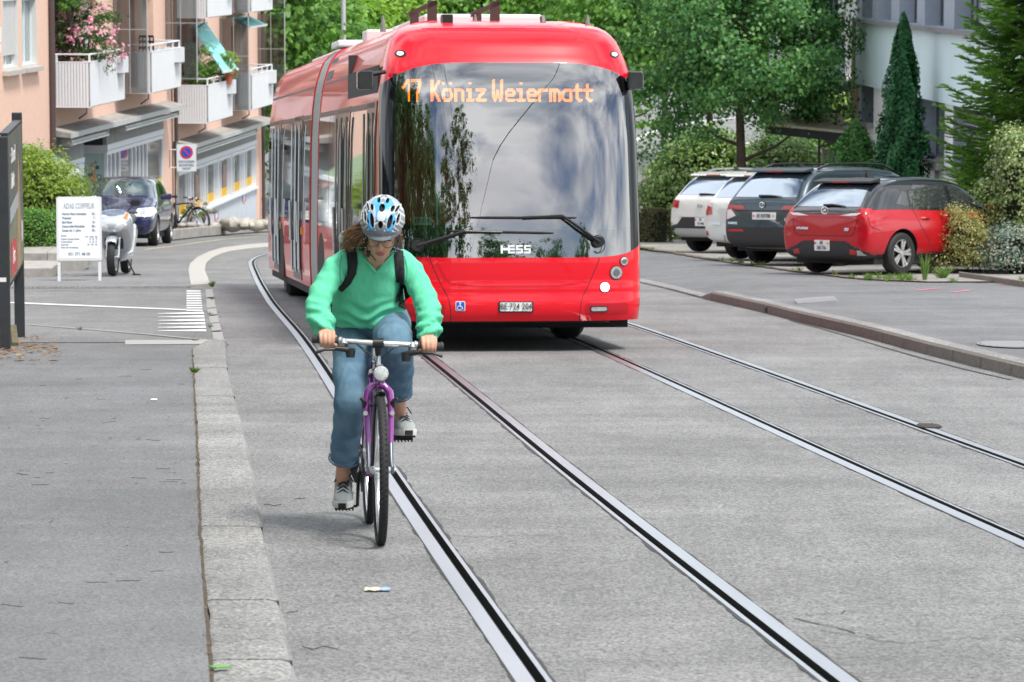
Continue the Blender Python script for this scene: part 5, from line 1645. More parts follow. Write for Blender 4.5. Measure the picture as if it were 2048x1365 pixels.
# maker's lettering in the glass, drawn as bars
def bars(x0, z0, w, h, segs): return [[(x0 + a * w, z0 + b * h), (x0 + c * w, z0 + b * h), (x0 + c * w, z0 + d * h), (x0 + a * w, z0 + d * h)] for a, b, c, d in segs]
lw, lh, lx, lz = .070, .078, -.14, .925
Hs = bars(lx, lz, lw, lh, [(0, 0, .3, 1), (.3, .38, 1.0, .66)])
Es = bars(lx + lw, lz, lw, lh, [(0, 0, .24, 1), (.24, .78, .9, 1), (.24, .40, .9, .60), (.24, 0, .9, .22)])
S1 = bars(lx + 2 * lw + .006, lz, lw, lh, [(0, .78, .9, 1), (0, .60, .24, .78), (0, .40, .9, .60), (.66, .22, .9, .40), (0, 0, .9, .22)])
S2 = bars(lx + 3 * lw + .01, lz, lw, lh, [(0, .78, .9, 1), (0, .60, .24, .78), (0, .40, .9, .60), (.66, .22, .9, .40), (0, 0, .9, .22)])
decal(CB, Hs + Es + S1 + S2, 'y+', .003, mat('badge_silver', (.72, .76, .76), .5), 'maker_badge', BUS, .1)
# wipers
for piv, elb, b0, b1 in (((.79, 1.03), (.44, 1.275), (-.43, 1.262), (.58, 1.258)), ((-.92, 1.0), (-.48, 1.135), (-.62, 1.135), (.36, 1.115))):
    def P3(x, z, off): 
        h = CB.ray_cast(Vector((x, -20, z)), Vector((0, 1, 0)))[0]
        return (h.x, h.y - off, h.z)
    w = MB()
    w.lathe([(.0, -.05), (.05, -.05), (.055, .0)], P3(*piv, .02), 'y', 12)
    w.tube([P3(*piv, .06), P3((piv[0] + elb[0]) / 2, (piv[1] + elb[1]) / 2, .08), P3(*elb, .07)], [(.03, .018), (.024, .015), (.018, .012)], 8)
    mid = ((b0[0] + b1[0]) / 2, (b0[1] + b1[1]) / 2)
    w.tube([P3(*elb, .07), P3((elb[0] + mid[0]) / 2, (elb[1] + mid[1]) / 2, .06), P3(*mid, .05)], [.016, .012, .014], 7)
    wo_ = w.build('wiper', BLACK, BUS, smooth=50)
    w = MB(); w.tube([P3(b0[0] + (b1[0] - b0[0]) * t, b0[1] + (b1[1] - b0[1]) * t, .025) for t in np.linspace(0, 1, 9)], [(.004, .006)] + [(.008, .012)] * 7 + [(.004, .006)], 6)
    w.build('wiper_blade', MATTEB, wo_)
    w = MB(); c = P3(*piv, .03); w.tube([(c[0] + .085 * math.cos(t) * (1 if piv[0] < 0 else -.7), c[1], c[2] - .02 + .085 * math.sin(t)) for t in np.linspace(.6, 5.4, 14)], .004, 5)
    w.build('washer_hose', BLACK, wo_)
# mirrors
for s, xx in ((-1, -1.37), (1, 1.20)):
    m_ = MB(); m_.loft([[(xx + s * a * .075, .42 + b, 2.55 + c * .088) for a, c in ((-1, -.9), (-.8, -1), (.9, -1), (1, -.8), (1, .75), (.7, 1), (-.9, 1.02), (-1, .8))] for b in (0, .05, .12)])
    mo = m_.build('wing_mirror', mat('mirror_black', (.012, .012, .013), .2, coat=.8), BUS, bevel=.012)
    a = MB(); a.tube([(xx - s * .05, .50, 2.60), (s * 1.17, .60, 2.63)], .022, 6); a.build('mirror_arm', BLACK, mo)
# destination display behind the glass
dp = lambda zx, zy: ((zx / 4.995 + 805 - 1037) / 213 + .012, (701 - (zy / 5 + 140)) / 213)
STK = [[(75, 165), (118, 98)], [(132, 90), (132, 287)], [(118, 98), (132, 92)], [(163, 90), (245, 90)], [(245, 90), (243, 140), (215, 225), (215, 287)],
       [(362, 97), (362, 292)], [(435, 100), (385, 190), (438, 292)], [(370, 195), (388, 195)], [(480, 119), (483, 121)], [(555, 119), (558, 121)],
       [(488, 188), (545, 188), (558, 210), (558, 265), (542, 287), (495, 287), (482, 265), (482, 210), (488, 188)],
       [(603, 185), (603, 292)], [(603, 190), (662, 190), (678, 206), (678, 292)], [(722, 185), (750, 185), (750, 287)], [(722, 288), (780, 288)], [(748, 120), (751, 120)],
       [(820, 186), (900, 186), (822, 286), (905, 286)], [(990, 95), (990, 258), (1002, 288)], [(1002, 280), (1028, 225), (1055, 280)], [(1055, 288), (1072, 258), (1072, 95)], [(1028, 195), (1028, 230)],
       [(1115, 235), (1195, 235), (1195, 206), (1180, 188), (1130, 188), (1115, 206), (1115, 265), (1130, 287), (1192, 287)],
       [(1235, 185), (1265, 185), (1265, 287)], [(1235, 288), (1298, 288)], [(1263, 120), (1266, 120)],
       [(1337, 235), (1417, 235), (1417, 206), (1402, 188), (1352, 188), (1337, 206), (1337, 265), (1352, 287), (1414, 287)],
       [(1455, 185), (1455, 292)], [(1455, 206), (1475, 188), (1528, 188)], [(1565, 185), (1565, 292)], [(1565, 188), (1640, 188), (1655, 204), (1655, 292)], [(1609, 192), (1609, 292)],
       [(1770, 185), (1770, 292)], [(1770, 188), (1712, 188), (1692, 208), (1692, 265), (1712, 287), (1770, 287)],
       [(1838, 132), (1838, 268), (1854, 287), (1880, 287)], [(1808, 187), (1884, 187)], [(1941, 132), (1941, 268), (1957, 287), (1983, 287)], [(1911, 187), (1987, 187)]]
def segd(p, a, b):
    a, b, p = Vector(a), Vector(b), Vector(p)
    d = b - a; t = max(0, min(1, (p - a).dot(d) / max(d.dot(d), 1e-6)))
    return (a + d * t - p).length
DY = .50
mb = MB(); a, b = dp(15, 55), dp(2010, 345)
mb.bb((a[0] - .04, DY, b[1] - .02), (b[0] + .07, DY + .12, a[1] + .03))
disp = mb.build('destination_display', mat('display_black', (.01, .01, .011), .6), BUS)
mb = MB()
pit = 10.35
for iy in range(22):
    for ix in range(192):
        c = (55 + ix * pit, 83 + iy * pit)
        if any(segd(c, q0, q1) < 14.6 for st in STK for q0, q1 in zip(st[:-1], st[1:])):
            x, z = dp(*c)
            mb.bb((x - .0038, DY - .006, z - .0038), (x + .0038, DY - .001, z + .0038))
mb.build('display_dots', mat('amber_led', (.9, .35, .05), .5, emit=(1.0, .21, .004), estr=3.4), disp)
# cabin
mb = MB(); mb.bb((-1.1, .45, .85), (1.1, 1.0, 1.13)); mb.loft([[(-1.05, .35, 1.1), (1.05, .35, 1.1), (1.05, .95, 1.18), (-1.05, .95, 1.18)], [(-1.05, .35, 1.06), (1.05, .35, 1.06), (1.05, .95, 1.1), (-1.05, .95, 1.1)]])
dash = mb.build('dashboard', mat('dash_teal', (.02, .045, .045), .7), BUS)
mb = MB(); mb.bb((-1.2, .5, .34), (1.2, 8.3, .37)); mb.bb((-1.2, 4.5, .37), (1.2, 4.55, 2.9)); mb.bb((-1.1, .8, 2.66), (1.1, 4.5, 2.7)); mb.bb((-1.21, .9, .37), (-1.19, 4.5, 2.7)); mb.bb((1.19, .9, .37), (1.21, 4.5, 2.7))
mb.build('cabin_lining', mat('cabin_dark', (.03, .034, .035), .8), BUS)
for i, ch in enumerate(('17', '0', '6')):
    mb = MB(); x0 = -.915 + i * .056; mb.bb((x0, .41, 1.185), (x0 + .053, .414, 1.262))
    c = mb.build('number_card', mat('cream_card', (.85, .83, .62), .6) if i < 2 else mat('white_card', (.8, .88, .84), .6), BUS)
    text(ch, .055, facing((x0 + .026, .408, 1.224), (1, 0, 0), (0, 0, 1)), INK, c, bold=.001)
mb = MB(); mb.tube([(.66 + .2 * math.cos(t), .98 - .1 * math.sin(t), 1.22 + .17 * math.sin(t)) for t in np.linspace(0, 2 * PI, 21)], .016, 6); mb.tube([(.66, .98, 1.22), (.66, .85, .98)], .03, 6)
mb.build('steering_wheel', BLACK, BUS)
mb = MB(); mb.bb((.42, 1.55, .75), (.92, 2.05, .9)); mb.bb((.44, 1.98, .9), (.9, 2.12, 1.75)); mb.build('driver_seat', mat('seat_cloth', (.04, .05, .09), .9), BUS, bevel=.05)
mb = MB(); mb.tube([(-.62, 1.2, .4), (-.62, 1.2, 2.6)], .018, 8); mb.tube([(-.62, 1.2, 1.5), (-.3, 1.1, 1.5)], .018, 8); mb.build('grab_rail', ALU, BUS)
# roof equipment
for y0, y1, x0, x1, z1 in ((2.6, 6.5, -.6, .6, 3.26), (10.5, 17.2, -.7, .7, 3.22)):
    mb = MB(); mb.bb((x0, y0, 3.14), (x1, y1, z1)); mb.build('roof_unit', mat('roof_unit_white', (.7, .7, .7), .5), BUS, bevel=.03)
for lo_, hi_ in (((-1.0, 8.6, 3.12), (.9, 9.6, 3.2)), ((-.95, 5.3, 3.06), (-.55, 5.8, 3.2))):
    mb = MB(); mb.bb(lo_, hi_); mb.build('roof_box', mat('roof_unit_white', ()), BUS, bevel=.02)
for xx in (-.60, .02):
    mb = MB(); mb.bb((xx - .03, 1.9, 3.12), (xx + .06, 1.98, 3.36)); mb.bb((xx - .2, 1.9, 3.12), (xx - .12, 1.98, 3.24))
    mb.loft([[(xx + .06, 1.9, 3.37), (xx + .06, 2.0, 3.37), (xx - .22, 2.0, 3.25), (xx - .22, 1.9, 3.25)], [(xx + .06, 1.9, 3.32), (xx + .06, 2.0, 3.32), (xx - .22, 2.0, 3.20), (xx - .22, 1.9, 3.20)]])
    mb.build('pole_hook', mat('hook_brown', (.05, .03, .027), .5), BUS)
mb = MB(); mb.bb((-.58, 1.0, 3.06), (-.48, 1.2, 3.19)); mb.tube([(.42, 1.2, 3.1), (.42, 1.25, 3.18)], .03, 6)
mb.build('roof_camera', BLACK, BUS)
mb = MB()
for x, y in ((-1.08, 1.8), (-.22, 1.4), (.88, 1.4)): mb.lathe([(.03, 3.05), (.022, 3.13), (.006, 3.21)], (x, y, 0), 'z', 8)
mb.build('antenna', mat('antenna_grey', (.2, .2, .2), .5), BUS)
decal(CB, [(-.80, 3.045), (.62, 3.045), (.60, 3.105), (-.80, 3.105)], 'y+', .004, mat('roof_step_red', (.62, .004, .018), .4, coat=.5), 'roof_step', BUS, .1)
# ------------------------------------------------------------------ cars
def car_wheel(parent, x, y, r, w, spokes=5, rimcol=(.5, .5, .51)):
    s = 1 if x > 0 else -1
    t = MB(); t.lathe([(r * .66, -w / 2), (r * .88, -w / 2), (r * .97, -w / 2 + .025), (r, 0), (r * .97, w / 2 - .025), (r * .88, w / 2), (r * .66, w / 2)], (x, y, r), 'x', 32)
    o = t.build('wheel', RUBBER, parent, smooth=35)
    k = MB(); R = r * .68
    k.lathe([(R, -w / 2 + .01), (R, s * (w / 2 - .01)), (R * .93, s * (w / 2 - .005)), (R * .9, s * (w / 2 - .05))], (x, y, r), 'x', 32, 0)
    k.lathe([(0, s * (w / 2 - .07)), (R * .95, s * (w / 2 - .075))], (x, y, r), 'x', 24, 1)
    for i in range(spokes):
        a = 2 * PI * i / spokes
        for da in (-.16, .16):
            b = a + da; tw = .045
            px = x + s * (w / 2 - .015)
            P = lambda rr, bb: (y + rr * math.cos(bb), r + rr * math.sin(bb))
            q = [P(.04, b - .5), P(R * .94, b - .10 + .1), P(R * .94, b + .10 + .1), P(.04, b + .5)]
            k.prism(q, px - s * .02, px, 'x', 0)
    k.lathe([(0, s * (w / 2 - .008)), (.035, s * (w / 2 - .008)), (.04, s * (w / 2 - .03))], (x, y, r), 'x', 12, 0)
    k.build('rim', [mat('rim_silver_%d' % int(rimcol[0] * 100), rimcol, .35, metal=.8), mat('rim_dark', (.01, .01, .011), .6)], o)
    return o
def car_body(root, L_, hw, st, wheels, r, paint, mats, sub=3):
    """st: stations (y, width factor, z_under, z_sill, z_mid, z_belt, belt width, roof half width, roof z)"""
    mb = MB()
    rings = []
    for y, k, zu, zs, zm, zbelt, bw, rw, zr in st:
        w = hw * k
        h = [(0, zu), (w * .8, zu), (w * .96, zs), (w, zm), (w * .995, (zm * .45 + zbelt * .55)), (w * bw, zbelt), ((w * bw) * .38 + rw * .62, zbelt + (zr - zbelt) * .62), (rw, zbelt + (zr - zbelt) * .93), (rw * .6, zr + (zr - zbelt) * .01), (0, zr + .012)]
        ring = [(x, y, z) for x, z in h] + [(-x, y, z) for x, z in h[-2:0:-1]]
        rings.append(ring)
    mb.loft(rings)
    o = mb.build('body', mats, root, smooth=None)
    o.data.shade_smooth()
    s = o.modifiers.new('subsurf', 'SUBSURF'); s.levels = s.render_levels = sub
    apply_mods(o)
    cut = MB()
    for y in wheels: 
        for sx in (-1, 1): cut.lathe([(r * 1.16, sx * hw * .62), (r * 1.16, sx * hw * 1.3)], (0, y, r), 'x', 40, 0, caps=True)
    c = cut.build('cutter', mats[0], root)
    b = o.modifiers.new('arch', 'BOOLEAN'); b.operation = 'DIFFERENCE'; b.object = c; b.solver = 'EXACT'
    apply_mods(o)
    bpy.data.objects.remove(c)
    for p in o.data.polygons:
        q = p.center
        well = any((q.y - y) ** 2 + (q.z - r) ** 2 < (r * 1.18) ** 2 for y in wheels) and (abs(p.normal.x) < .55 or abs(q.x) < hw * .7)
        p.material_index = 1 if well else paint(q)
    o.data.shade_smooth(); o.data.set_sharp_from_angle(angle=math.radians(38))
    return o
TAILR = mat('tail_lamp_red', (.42, .008, .012), .12, coat=.8)
TAILW = mat('tail_lamp_clear', (.75, .62, .62), .1, coat=.8)
CARGL = mat('car_glass', (.028, .033, .036), .015, coat=1.0, spec=1.0)
REARGL = mat('car_rear_glass', (.27, .33, .40), .01, metal=.85, coat=1.0, spec=1.0)
CARBLK = mat('car_black_trim', (.022, .022, .024), .55)
def plate(root, bvh, ax, u, v, w, h, lines, size, xs=.8, sgn=1):
    p = decal(bvh, rrect(u - w / 2, v - h / 2, u + w / 2, v + h / 2, .01), ax, .012, PLATE, 'number_plate', root, .3)
    d = AX[ax][1]
    hit = bvh.ray_cast(AX[ax][0](u, v), d)[0]
    for i, (tx, dz, dx) in enumerate(lines):
        text(tx, size, facing((u + dx, hit.y - d.y * .022, v + dz), (sgn, 0, 0), (0, 0, 1)), INK, p, xs=xs)
    for dx, m_ in ((-w * .42, mat('plate_red', (.7, .03, .03), .5)), (w * .42, mat('plate_orange', (.75, .3, .03), .5))):
        q = MB(); q.box((u + dx, hit.y - d.y * .022, v + (h * .22 if h > .13 else 0)), (.026, .003, .032)); q.build('plate_shield', m_, p)
    return p
def place_rear(px, py, heading, track, ry, dz=.135):
    """frame of a car whose left rear tyre touches the ground at a pixel"""
    g = gp(px, py, dz)
    h = Vector((math.sin(heading), math.cos(heading)))
    rt = Vector((h.y, -h.x))
    o = Vector((g.x, g.y)) + rt * track - h * ry
    return frame(o.x, o.y, heading, dz + .004)
def rear_car(kind, label, M, P):
    t = thing('parked_car', label, 'car', M, 'cars parked on the right forecourt')
    hw, H, B, zr = P['hw'], P['H'], P['belt'], P['H']
    L_, ry, wb, r = P['L'], P['ry'], P['wb'], P['r']
    g = P['gc']
    ys = P.get('ys', .42)
    st = [(0.0, .90, g + .10, g + .16, .52, B - .06, .90, hw * .74, B - .02), (.05, .955, g + .04, g + .12, .54, B, .90, hw * .76, B + .03), (.22, .985, g, g + .10, .56, B + .01, .91, hw * .72, B + .15 + P.get('hz', 0)), (ys, .995, g, g + .1, .57, B + .015, .92, hw * .70, H - .05), (ys + .35, 1, g, g + .1, .57, B + .01, .93, hw * .715, H),
          (ry + .55, 1, g, g + .1, .57, B, .93, hw * .73, H + .01), (L_ * .52, 1, g, g + .1, .57, B - .015, .93, hw * .73, H), (L_ * .62, 1, g, g + .1, .57, B - .03, .93, hw * .70, H - .09), (L_ * .73, 1, g, g + .1, .56, B - .04, .93, hw * .66, B + .10), (L_ * .78, 1, g, g + .1, .56, B - .05, .92, hw * .68, B + .0),
          (L_ * .93, .97, g, g + .12, .53, B - .14, .90, hw * .68, B - .09), (L_ - .06, .90, g + .03, g + .16, .5, B - .2, .88, hw * .62, B - .15), (L_, .80, g + .1, g + .2, .48, B - .26, .86, hw * .5, B - .2)]
    body = car_body(t, L_, hw, st, (ry, ry + wb), r, P['paint'], [P['mat'], MATTEB, CARBLK, P.get('mat2', CARBLK)])
    bv = bvh_of(body)
    for y in (ry, ry + wb):
        for x in (-1, 1): car_wheel(t, x * (hw - .115), y, r, .205, P.get('spokes', 5), P.get('rim', (.5, .5, .51)))
    mb = MB(); mb.bb((-hw * .85, .25, g - .04), (hw * .85, L_ - .3, g + .12)); mb.build('underbody', MATTEB, t)
    # glass
    decal(bv, P['rearglass'], 'y+', .005, REARGL, 'rear_window', t, .03)
    for ax in ('x+', 'x-'):
        for poly in P['sideglass']: decal(bv, poly, ax, .005, CARGL, 'side_window', t, .04)
    decal(bv, P['seams'], 'x-', .002, MATTEB, 'door_seam', t, .1)
    decal(bv, P['seams'], 'x+', .002, MATTEB, 'door_seam', t, .1)
    if P.get('waist') and kind == 'hatch':
        for ax in ('x+', 'x-'): decal(bv, P['waist'], ax, .003, blk, 'waist_trim', t, .05)
    for hy in P['handles']:
        h = bv.ray_cast(Vector((20, hy, B - .10)), Vector((-1, 0, 0)))[0]
        mb = MB(); mb.tube([(h.x - .005, hy - .09, B - .10), (h.x + .03, hy - .05, B - .10), (h.x + .03, hy + .05, B - .10), (h.x - .005, hy + .09, B - .10)], .014, 6); mb.build('door_handle', P['mat'], t)
    # roof rails, antenna
    if P.get('rails'):
        for sx in (-1, 1):
            mb = MB(); mb.tube([(sx * hw * .64, ys + .25, H - .03), (sx * hw * .65, ys + .5, H + .045), (sx * hw * .66, L_ * .36, H + .06), (sx * hw * .66, L_ * .5, H + .045), (sx * hw * .65, L_ * .57, H - .05)], .02, 6); mb.build('roof_rail', P['rails'], t)
    mb = MB(); mb.loft([[(-.03, ys + .45, H), (.03, ys + .45, H), (.03, ys + .62, H), (-.03, ys + .62, H)], [(-.006, ys + .44, H + .09), (.006, ys + .44, H + .09), (.006, ys + .48, H + .09), (-.006, ys + .48, H + .09)]]); mb.build('antenna', CARBLK, t)
    # spoiler with the high brake lamp
    sw = P['spoiler'][0][1] * 0 + P['spoiler'][1][0]
    mb = MB(); mb.loft([[(x, y, z) for y, z in ((ys - .13, H - .085), (ys - .12, H - .055), (ys + .12, H - .006), (ys + .12, H - .07))] for x in (-sw, -sw * .5, 0, sw * .5, sw)])
    sp_ = mb.build('spoiler', P.get('spoilmat') or (mat('spoiler_slate', (.03, .045, .055), .55) if kind == 'suv' else P['mat']), t, bevel=.01)
    mb = MB(); mb.bb((-.17, ys - .137, H - .078), (.17, ys - .128, H - .058)); mb.build('brake_lamp', TAILR, sp_)
    # lamps
    for m_, polys, off in P['lamps']:
        for s in (-1, 1):
            for i, poly in enumerate(polys):
                decal(bv, [(s * u, v) for u, v in poly], 'y+', off * .6, m_, 'tail_lamp', t, .03)
    for s, ax in ((-1, 'x+'), (1, 'x-')):
        for poly in P.get('sidelamps', []): decal(bv, poly, ax, .010, TAILR, 'tail_lamp', t, .03)
    for m_, poly, off, nm in P['trim']: decal(bv, poly, 'y+', off * .6 + .001, m_, nm, t, .035)
    # rear wiper
    wz_ = P['wiper']
    q = [bv.ray_cast(Vector((u, -20, v)), Vector((0, 1, 0)))[0] for u, v in wz_]
    mb = MB(); mb.tube([(p_.x, p_.y - .03, p_.z) for p_ in q], [.022, .016, .007], 6); mb.build('rear_wiper', BLACK, t)
    plate(t, bv, 'y+', *P['plate'])
    for body_, size, u, v, m_ in P.get('words', []):
        h = bv.ray_cast(Vector((u, -20, v)), Vector((0, 1, 0)))[0]
        text(body_, size, facing((u, h.y - .012, v), (1, 0, 0), (0, .15, 1)), m_, t, xs=1.1, bold=.002)
    if P.get('emblem'):
        u, v, r_ = P['emblem']
        h = bv.ray_cast(Vector((u, -20, v)), Vector((0, 1, 0)))[0]
        mb = MB(); mb.tube([(u + r_ * math.cos(a), h.y - .015, v + r_ * .8 * math.sin(a)) for a in np.linspace(0, 2 * PI, 17)], .009, 6)
        for sx in P.get('embars', ((-.4, -.6, -.25, .6), (.25, -.6, .4, .6), (-.3, -.1, .3, .1))):
            mb.tube([(u + sx[0] * r_, h.y - .015, v + sx[1] * r_), (u + sx[2] * r_, h.y - .015, v + sx[3] * r_)], .010, 6)
        mb.build('emblem', CHROME, t)
    m_ = MB()
    for s in (-1, 1): m_.loft([[(s * hw * .98, L_ * .66 + b, B + .02), (s * (hw + .2), L_ * .66 + b, B + .02), (s * (hw + .2), L_ * .66 + b, B + .15), (s * hw * .98, L_ * .66 + b, B + .10)] for b in (0, .1)])
    m_.build('wing_mirror', P['mat'], t, bevel=.03)
    return t
HD = math.radians(46)
# the red two-tone hatchback
CRED = mat('car_red', (.42, .003, .012), .28, coat=.7, spec=.3)
blk = mat('car_roof_black', (.012, .014, .017), .12, coat=1.0)
def paint_red(q):
    return 3 if q.z > .985 + max(0, (q.y - .9)) * -.03 + (0 if abs(q.x) > .55 or q.y > .5 else -.09) else (2 if q.z < .30 else 0)
RC = dict(hw=.885, H=1.43, belt=.93, L=4.04, ry=.76, wb=2.58, r=.315, gc=.20, mat=CRED, mat2=blk, paint=paint_red, rim=(.55, .55, .54), spokes=5, ys=.50, hz=.06,
          rearglass=[(-.62, 1.00), (.62, 1.00), (.50, 1.335), (-.50, 1.335)],
          sideglass=[[(1.02, 1.0), (1.92, .965), (1.90, 1.30), (1.22, 1.33), (1.05, 1.2)], [(1.99, .962), (3.0, .93), (2.72, 1.10), (2.4, 1.25), (1.99, 1.30)], [(.70, 1.04), (.97, 1.0), (1.0, 1.2), (.92, 1.24)]],
          seams=strip([(1.05, .98), (1.16, .72), (1.36, .50), (1.42, .33), (2.2, .30)], .012) + strip([(1.95, .95), (1.98, .6), (1.96, .3)], .012) + strip([(.70, .99), (3.0, .92)], .015),
          waist=strip([(.20, .985), (.70, .99), (1.0, .985), (3.05, .925)], .055), handles=(1.30, 2.25), spoiler=[(-.56, 1.385), (.56, 1.385), (.52, 1.425), (-.52, 1.425)], spoilmat=mat('spoiler_black', (.012, .014, .017), .5), brake=[(-.17, 1.392), (.17, 1.392), (.17, 1.41), (-.17, 1.41)],
          lamps=[(TAILR, [[(.42, .86), (.60, .875), (.79, .90), (.79, .72), (.72, .76), (.60, .83)]], .008), (TAILW, [[(.30, .872), (.52, .905), (.70, .912), (.62, .875), (.5, .868)]], .012)],
          sidelamps=[[(.07, .895), (.50, .862), (.30, .84), (.22, .76), (.30, .66), (.14, .69), (.07, .73)]],
          trim=[(blk, [(-.60, .90), (.60, .90), (.66, .985), (-.66, .985)], .005, 'tailgate_trim'), (mat('lamp_bar_red', (.40, .006, .012), .2, coat=.8), [(-.45, .855), (.45, .855), (.45, .875), (-.45, .875)], .010, 'lamp_bar'),
                (CARBLK, [(-.78, .22), (.78, .22), (.79, .34), (.55, .33), (.40, .50), (-.40, .50), (-.55, .33), (-.79, .34)], .008, 'bumper_trim'), (TAILR, [[(.48, .31), (.60, .30), (.62, .36), (.50, .385)], [(-.48, .31), (-.60, .30), (-.62, .36), (-.50, .385)]], .013, 'reflector'), (LENS, [(.62, .29), (.76, .30), (.70, .36), (.63, .37)], .013, 'reverse_lamp'),
                (MATTEB, strip([(-.62, .80), (-.58, .62), (-.50, .575), (.50, .575), (.58, .62), (.62, .80)], .008), .003, 'tailgate_seam')],
          wiper=[(-.06, 1.02), (.1, 1.03), (.36, 1.01)], plate=(-.04, .43, .29, .155, [('BE', .04, 0), ('282 756', -.035, 0)], .068), words=[('HYUNDAI', .045, -.42, .68, CHROME), ('i20', .06, .44, .67, CHROME)], emblem=(0, .945, .065))
rear_car('hatch', 'red two-tone hatchback with black roof, nearest of the parked cars', place_rear(1637, 546, HD, .77, .76), RC)
# dark grey estate with roof rails
CGR = mat('car_slate', (.036, .056, .070), .28, metal=.5, coat=1.0)
def paint_slate(q): return 2 if q.z < .47 else 0
SV = dict(hw=.92, H=1.58, belt=1.05, L=4.38, ry=.86, wb=2.64, r=.335, gc=.27, mat=CGR, paint=paint_slate, rails=mat('rail_dark', (.05, .055, .06), .35, metal=.5), ys=.40, hz=.12, rim=(.4, .4, .41),
          rearglass=[(-.66, 1.10), (.66, 1.10), (.56, 1.475), (-.56, 1.475)],
          sideglass=[[(.62, 1.14), (1.05, 1.11), (1.08, 1.40), (.78, 1.42)], [(1.12, 1.11), (2.0, 1.09), (2.0, 1.43), (1.14, 1.42)], [(2.08, 1.09), (3.1, 1.06), (2.6, 1.36), (2.08, 1.43)]],
          seams=strip([(1.1, 1.08), (1.2, .8), (1.5, .55), (1.52, .42)], .012) + strip([(2.04, 1.07), (2.06, .4)], .012), handles=(1.35, 2.35), spoiler=[(-.62, 1.52), (.62, 1.52), (.58, 1.57), (-.58, 1.57)], brake=[(-.22, 1.53), (.22, 1.53), (.22, 1.55), (-.22, 1.55)],
          lamps=[(TAILR, [[(.38, .905), (.44, .965), (.81, .98), (.81, .90)]], .01), (TAILW, [[(.60, .80), (.70, .90), (.81, .895), (.81, .74), (.74, .75)]], .008)],
          sidelamps=[[(.07, .98), (.26, .965), (.22, .86), (.07, .80)]],
          trim=[(TAILR, [[(.42, .545), (.78, .545), (.76, .585), (.44, .585)], [(-.42, .545), (-.78, .545), (-.76, .585), (-.44, .585)]], .012, 'reflector'), (CARBLK, [(-.81, .30), (.81, .30), (.82, .62), (-.82, .62)], .006, 'bumper_trim'), (mat('skid_grey', (.2, .2, .2), .5), strip([(-.75, .34), (-.6, .29), (.6, .29), (.75, .34)], .03), .014, 'skid_plate'),
                (mat('car_slate_dark', (.02, .03, .038), .3, coat=.8), [(-.52, .70), (.52, .70), (.62, .89), (-.62, .89)], .003, 'tailgate_recess'), (MATTEB, strip([(-.62, .885), (.62, .885)], .014), .006, 'tailgate_seam')],
          wiper=[(-.12, 1.12), (.1, 1.125), (.36, 1.115)], plate=(0.02, .80, .50, .115, [('BE 839788', 0, .0)], .085), words=[('KAROQ', .05, -.66, .68, CHROME), ('4x4', .045, .55, .65, CHROME), ('ŠKODA', .05, .55, .74, CHROME)], emblem=(-.02, .975, .052), embars=((-.3, -.3, .1, .5), (.1, .5, .3, -.1)))
rear_car('suv', 'dark slate estate with roof rails between the red hatchback and the white cars', place_rear(1524, 529, HD, .80, .86), SV)
# white estate, mostly hidden
CWH = mat('car_white', (.70, .70, .67), .3, coat=1.0)
def paint_white(q): return 0
WC = dict(SV); WC.update(mat=CWH, paint=paint_white, rails=None, H=1.50, belt=1.0, rim=(.4, .4, .41), emblem=(.1, .93, .05), words=[('HYBRID', .05, -.55, .62, CHROME)], rearglass=[(-.64, 1.06), (.64, 1.06), (.56, 1.40), (-.56, 1.40)], spoiler=[(-.6, 1.44), (.6, 1.44), (.56, 1.49), (-.56, 1.49)], brake=[(-.2, 1.45), (.2, 1.45), (.2, 1.47), (-.2, 1.47)],
          sideglass=[[(.62, 1.10), (1.05, 1.07), (1.08, 1.34), (.78, 1.36)], [(1.12, 1.07), (2.0, 1.05), (2.0, 1.37), (1.14, 1.36)], [(2.08, 1.05), (3.0, 1.03), (2.6, 1.3), (2.08, 1.37)]],
          lamps=[(TAILR, [[(.66, .78), (.68, .98), (.81, 1.0), (.81, .76)]], .012), (TAILW, [[(.66, .90), (.68, 1.0), (.81, 1.02), (.81, .94)]], .016)], sidelamps=[[(.07, .98), (.2, .96), (.16, .8), (.07, .78)]],
          trim=[(mat('white_shadow_recess', (.6, .6, .58), .4), [(-.45, .66), (.45, .66), (.52, .88), (-.52, .88)], -.0 + .003, 'tailgate_recess'), (TAILR, [[(.74, .42), (.81, .42), (.81, .5), (.77, .5)], [(-.74, .42), (-.81, .42), (-.81, .5), (-.77, .5)]], .012, 'reflector'), (mat('bumper_slot', (.35, .35, .34), .6), [bars(-.4, .33, .8, .1, [(i / 6, 0, i / 6 + .05, 1)])[0] for i in range(6)], .006, 'bumper_slots')],  # tailgate recess: a greyer white panel with the shade painted in
          wiper=[(0, 1.07), (.15, 1.08), (.4, 1.07)], plate=(.10, .77, .29, .155, [('BE', .04, 0), ('604 312', -.035, 0)], .062))
rear_car('estate', 'white estate car between the dark slate estate and the white crossover', place_rear(1480, 519.5, HD, .80, .86), WC)
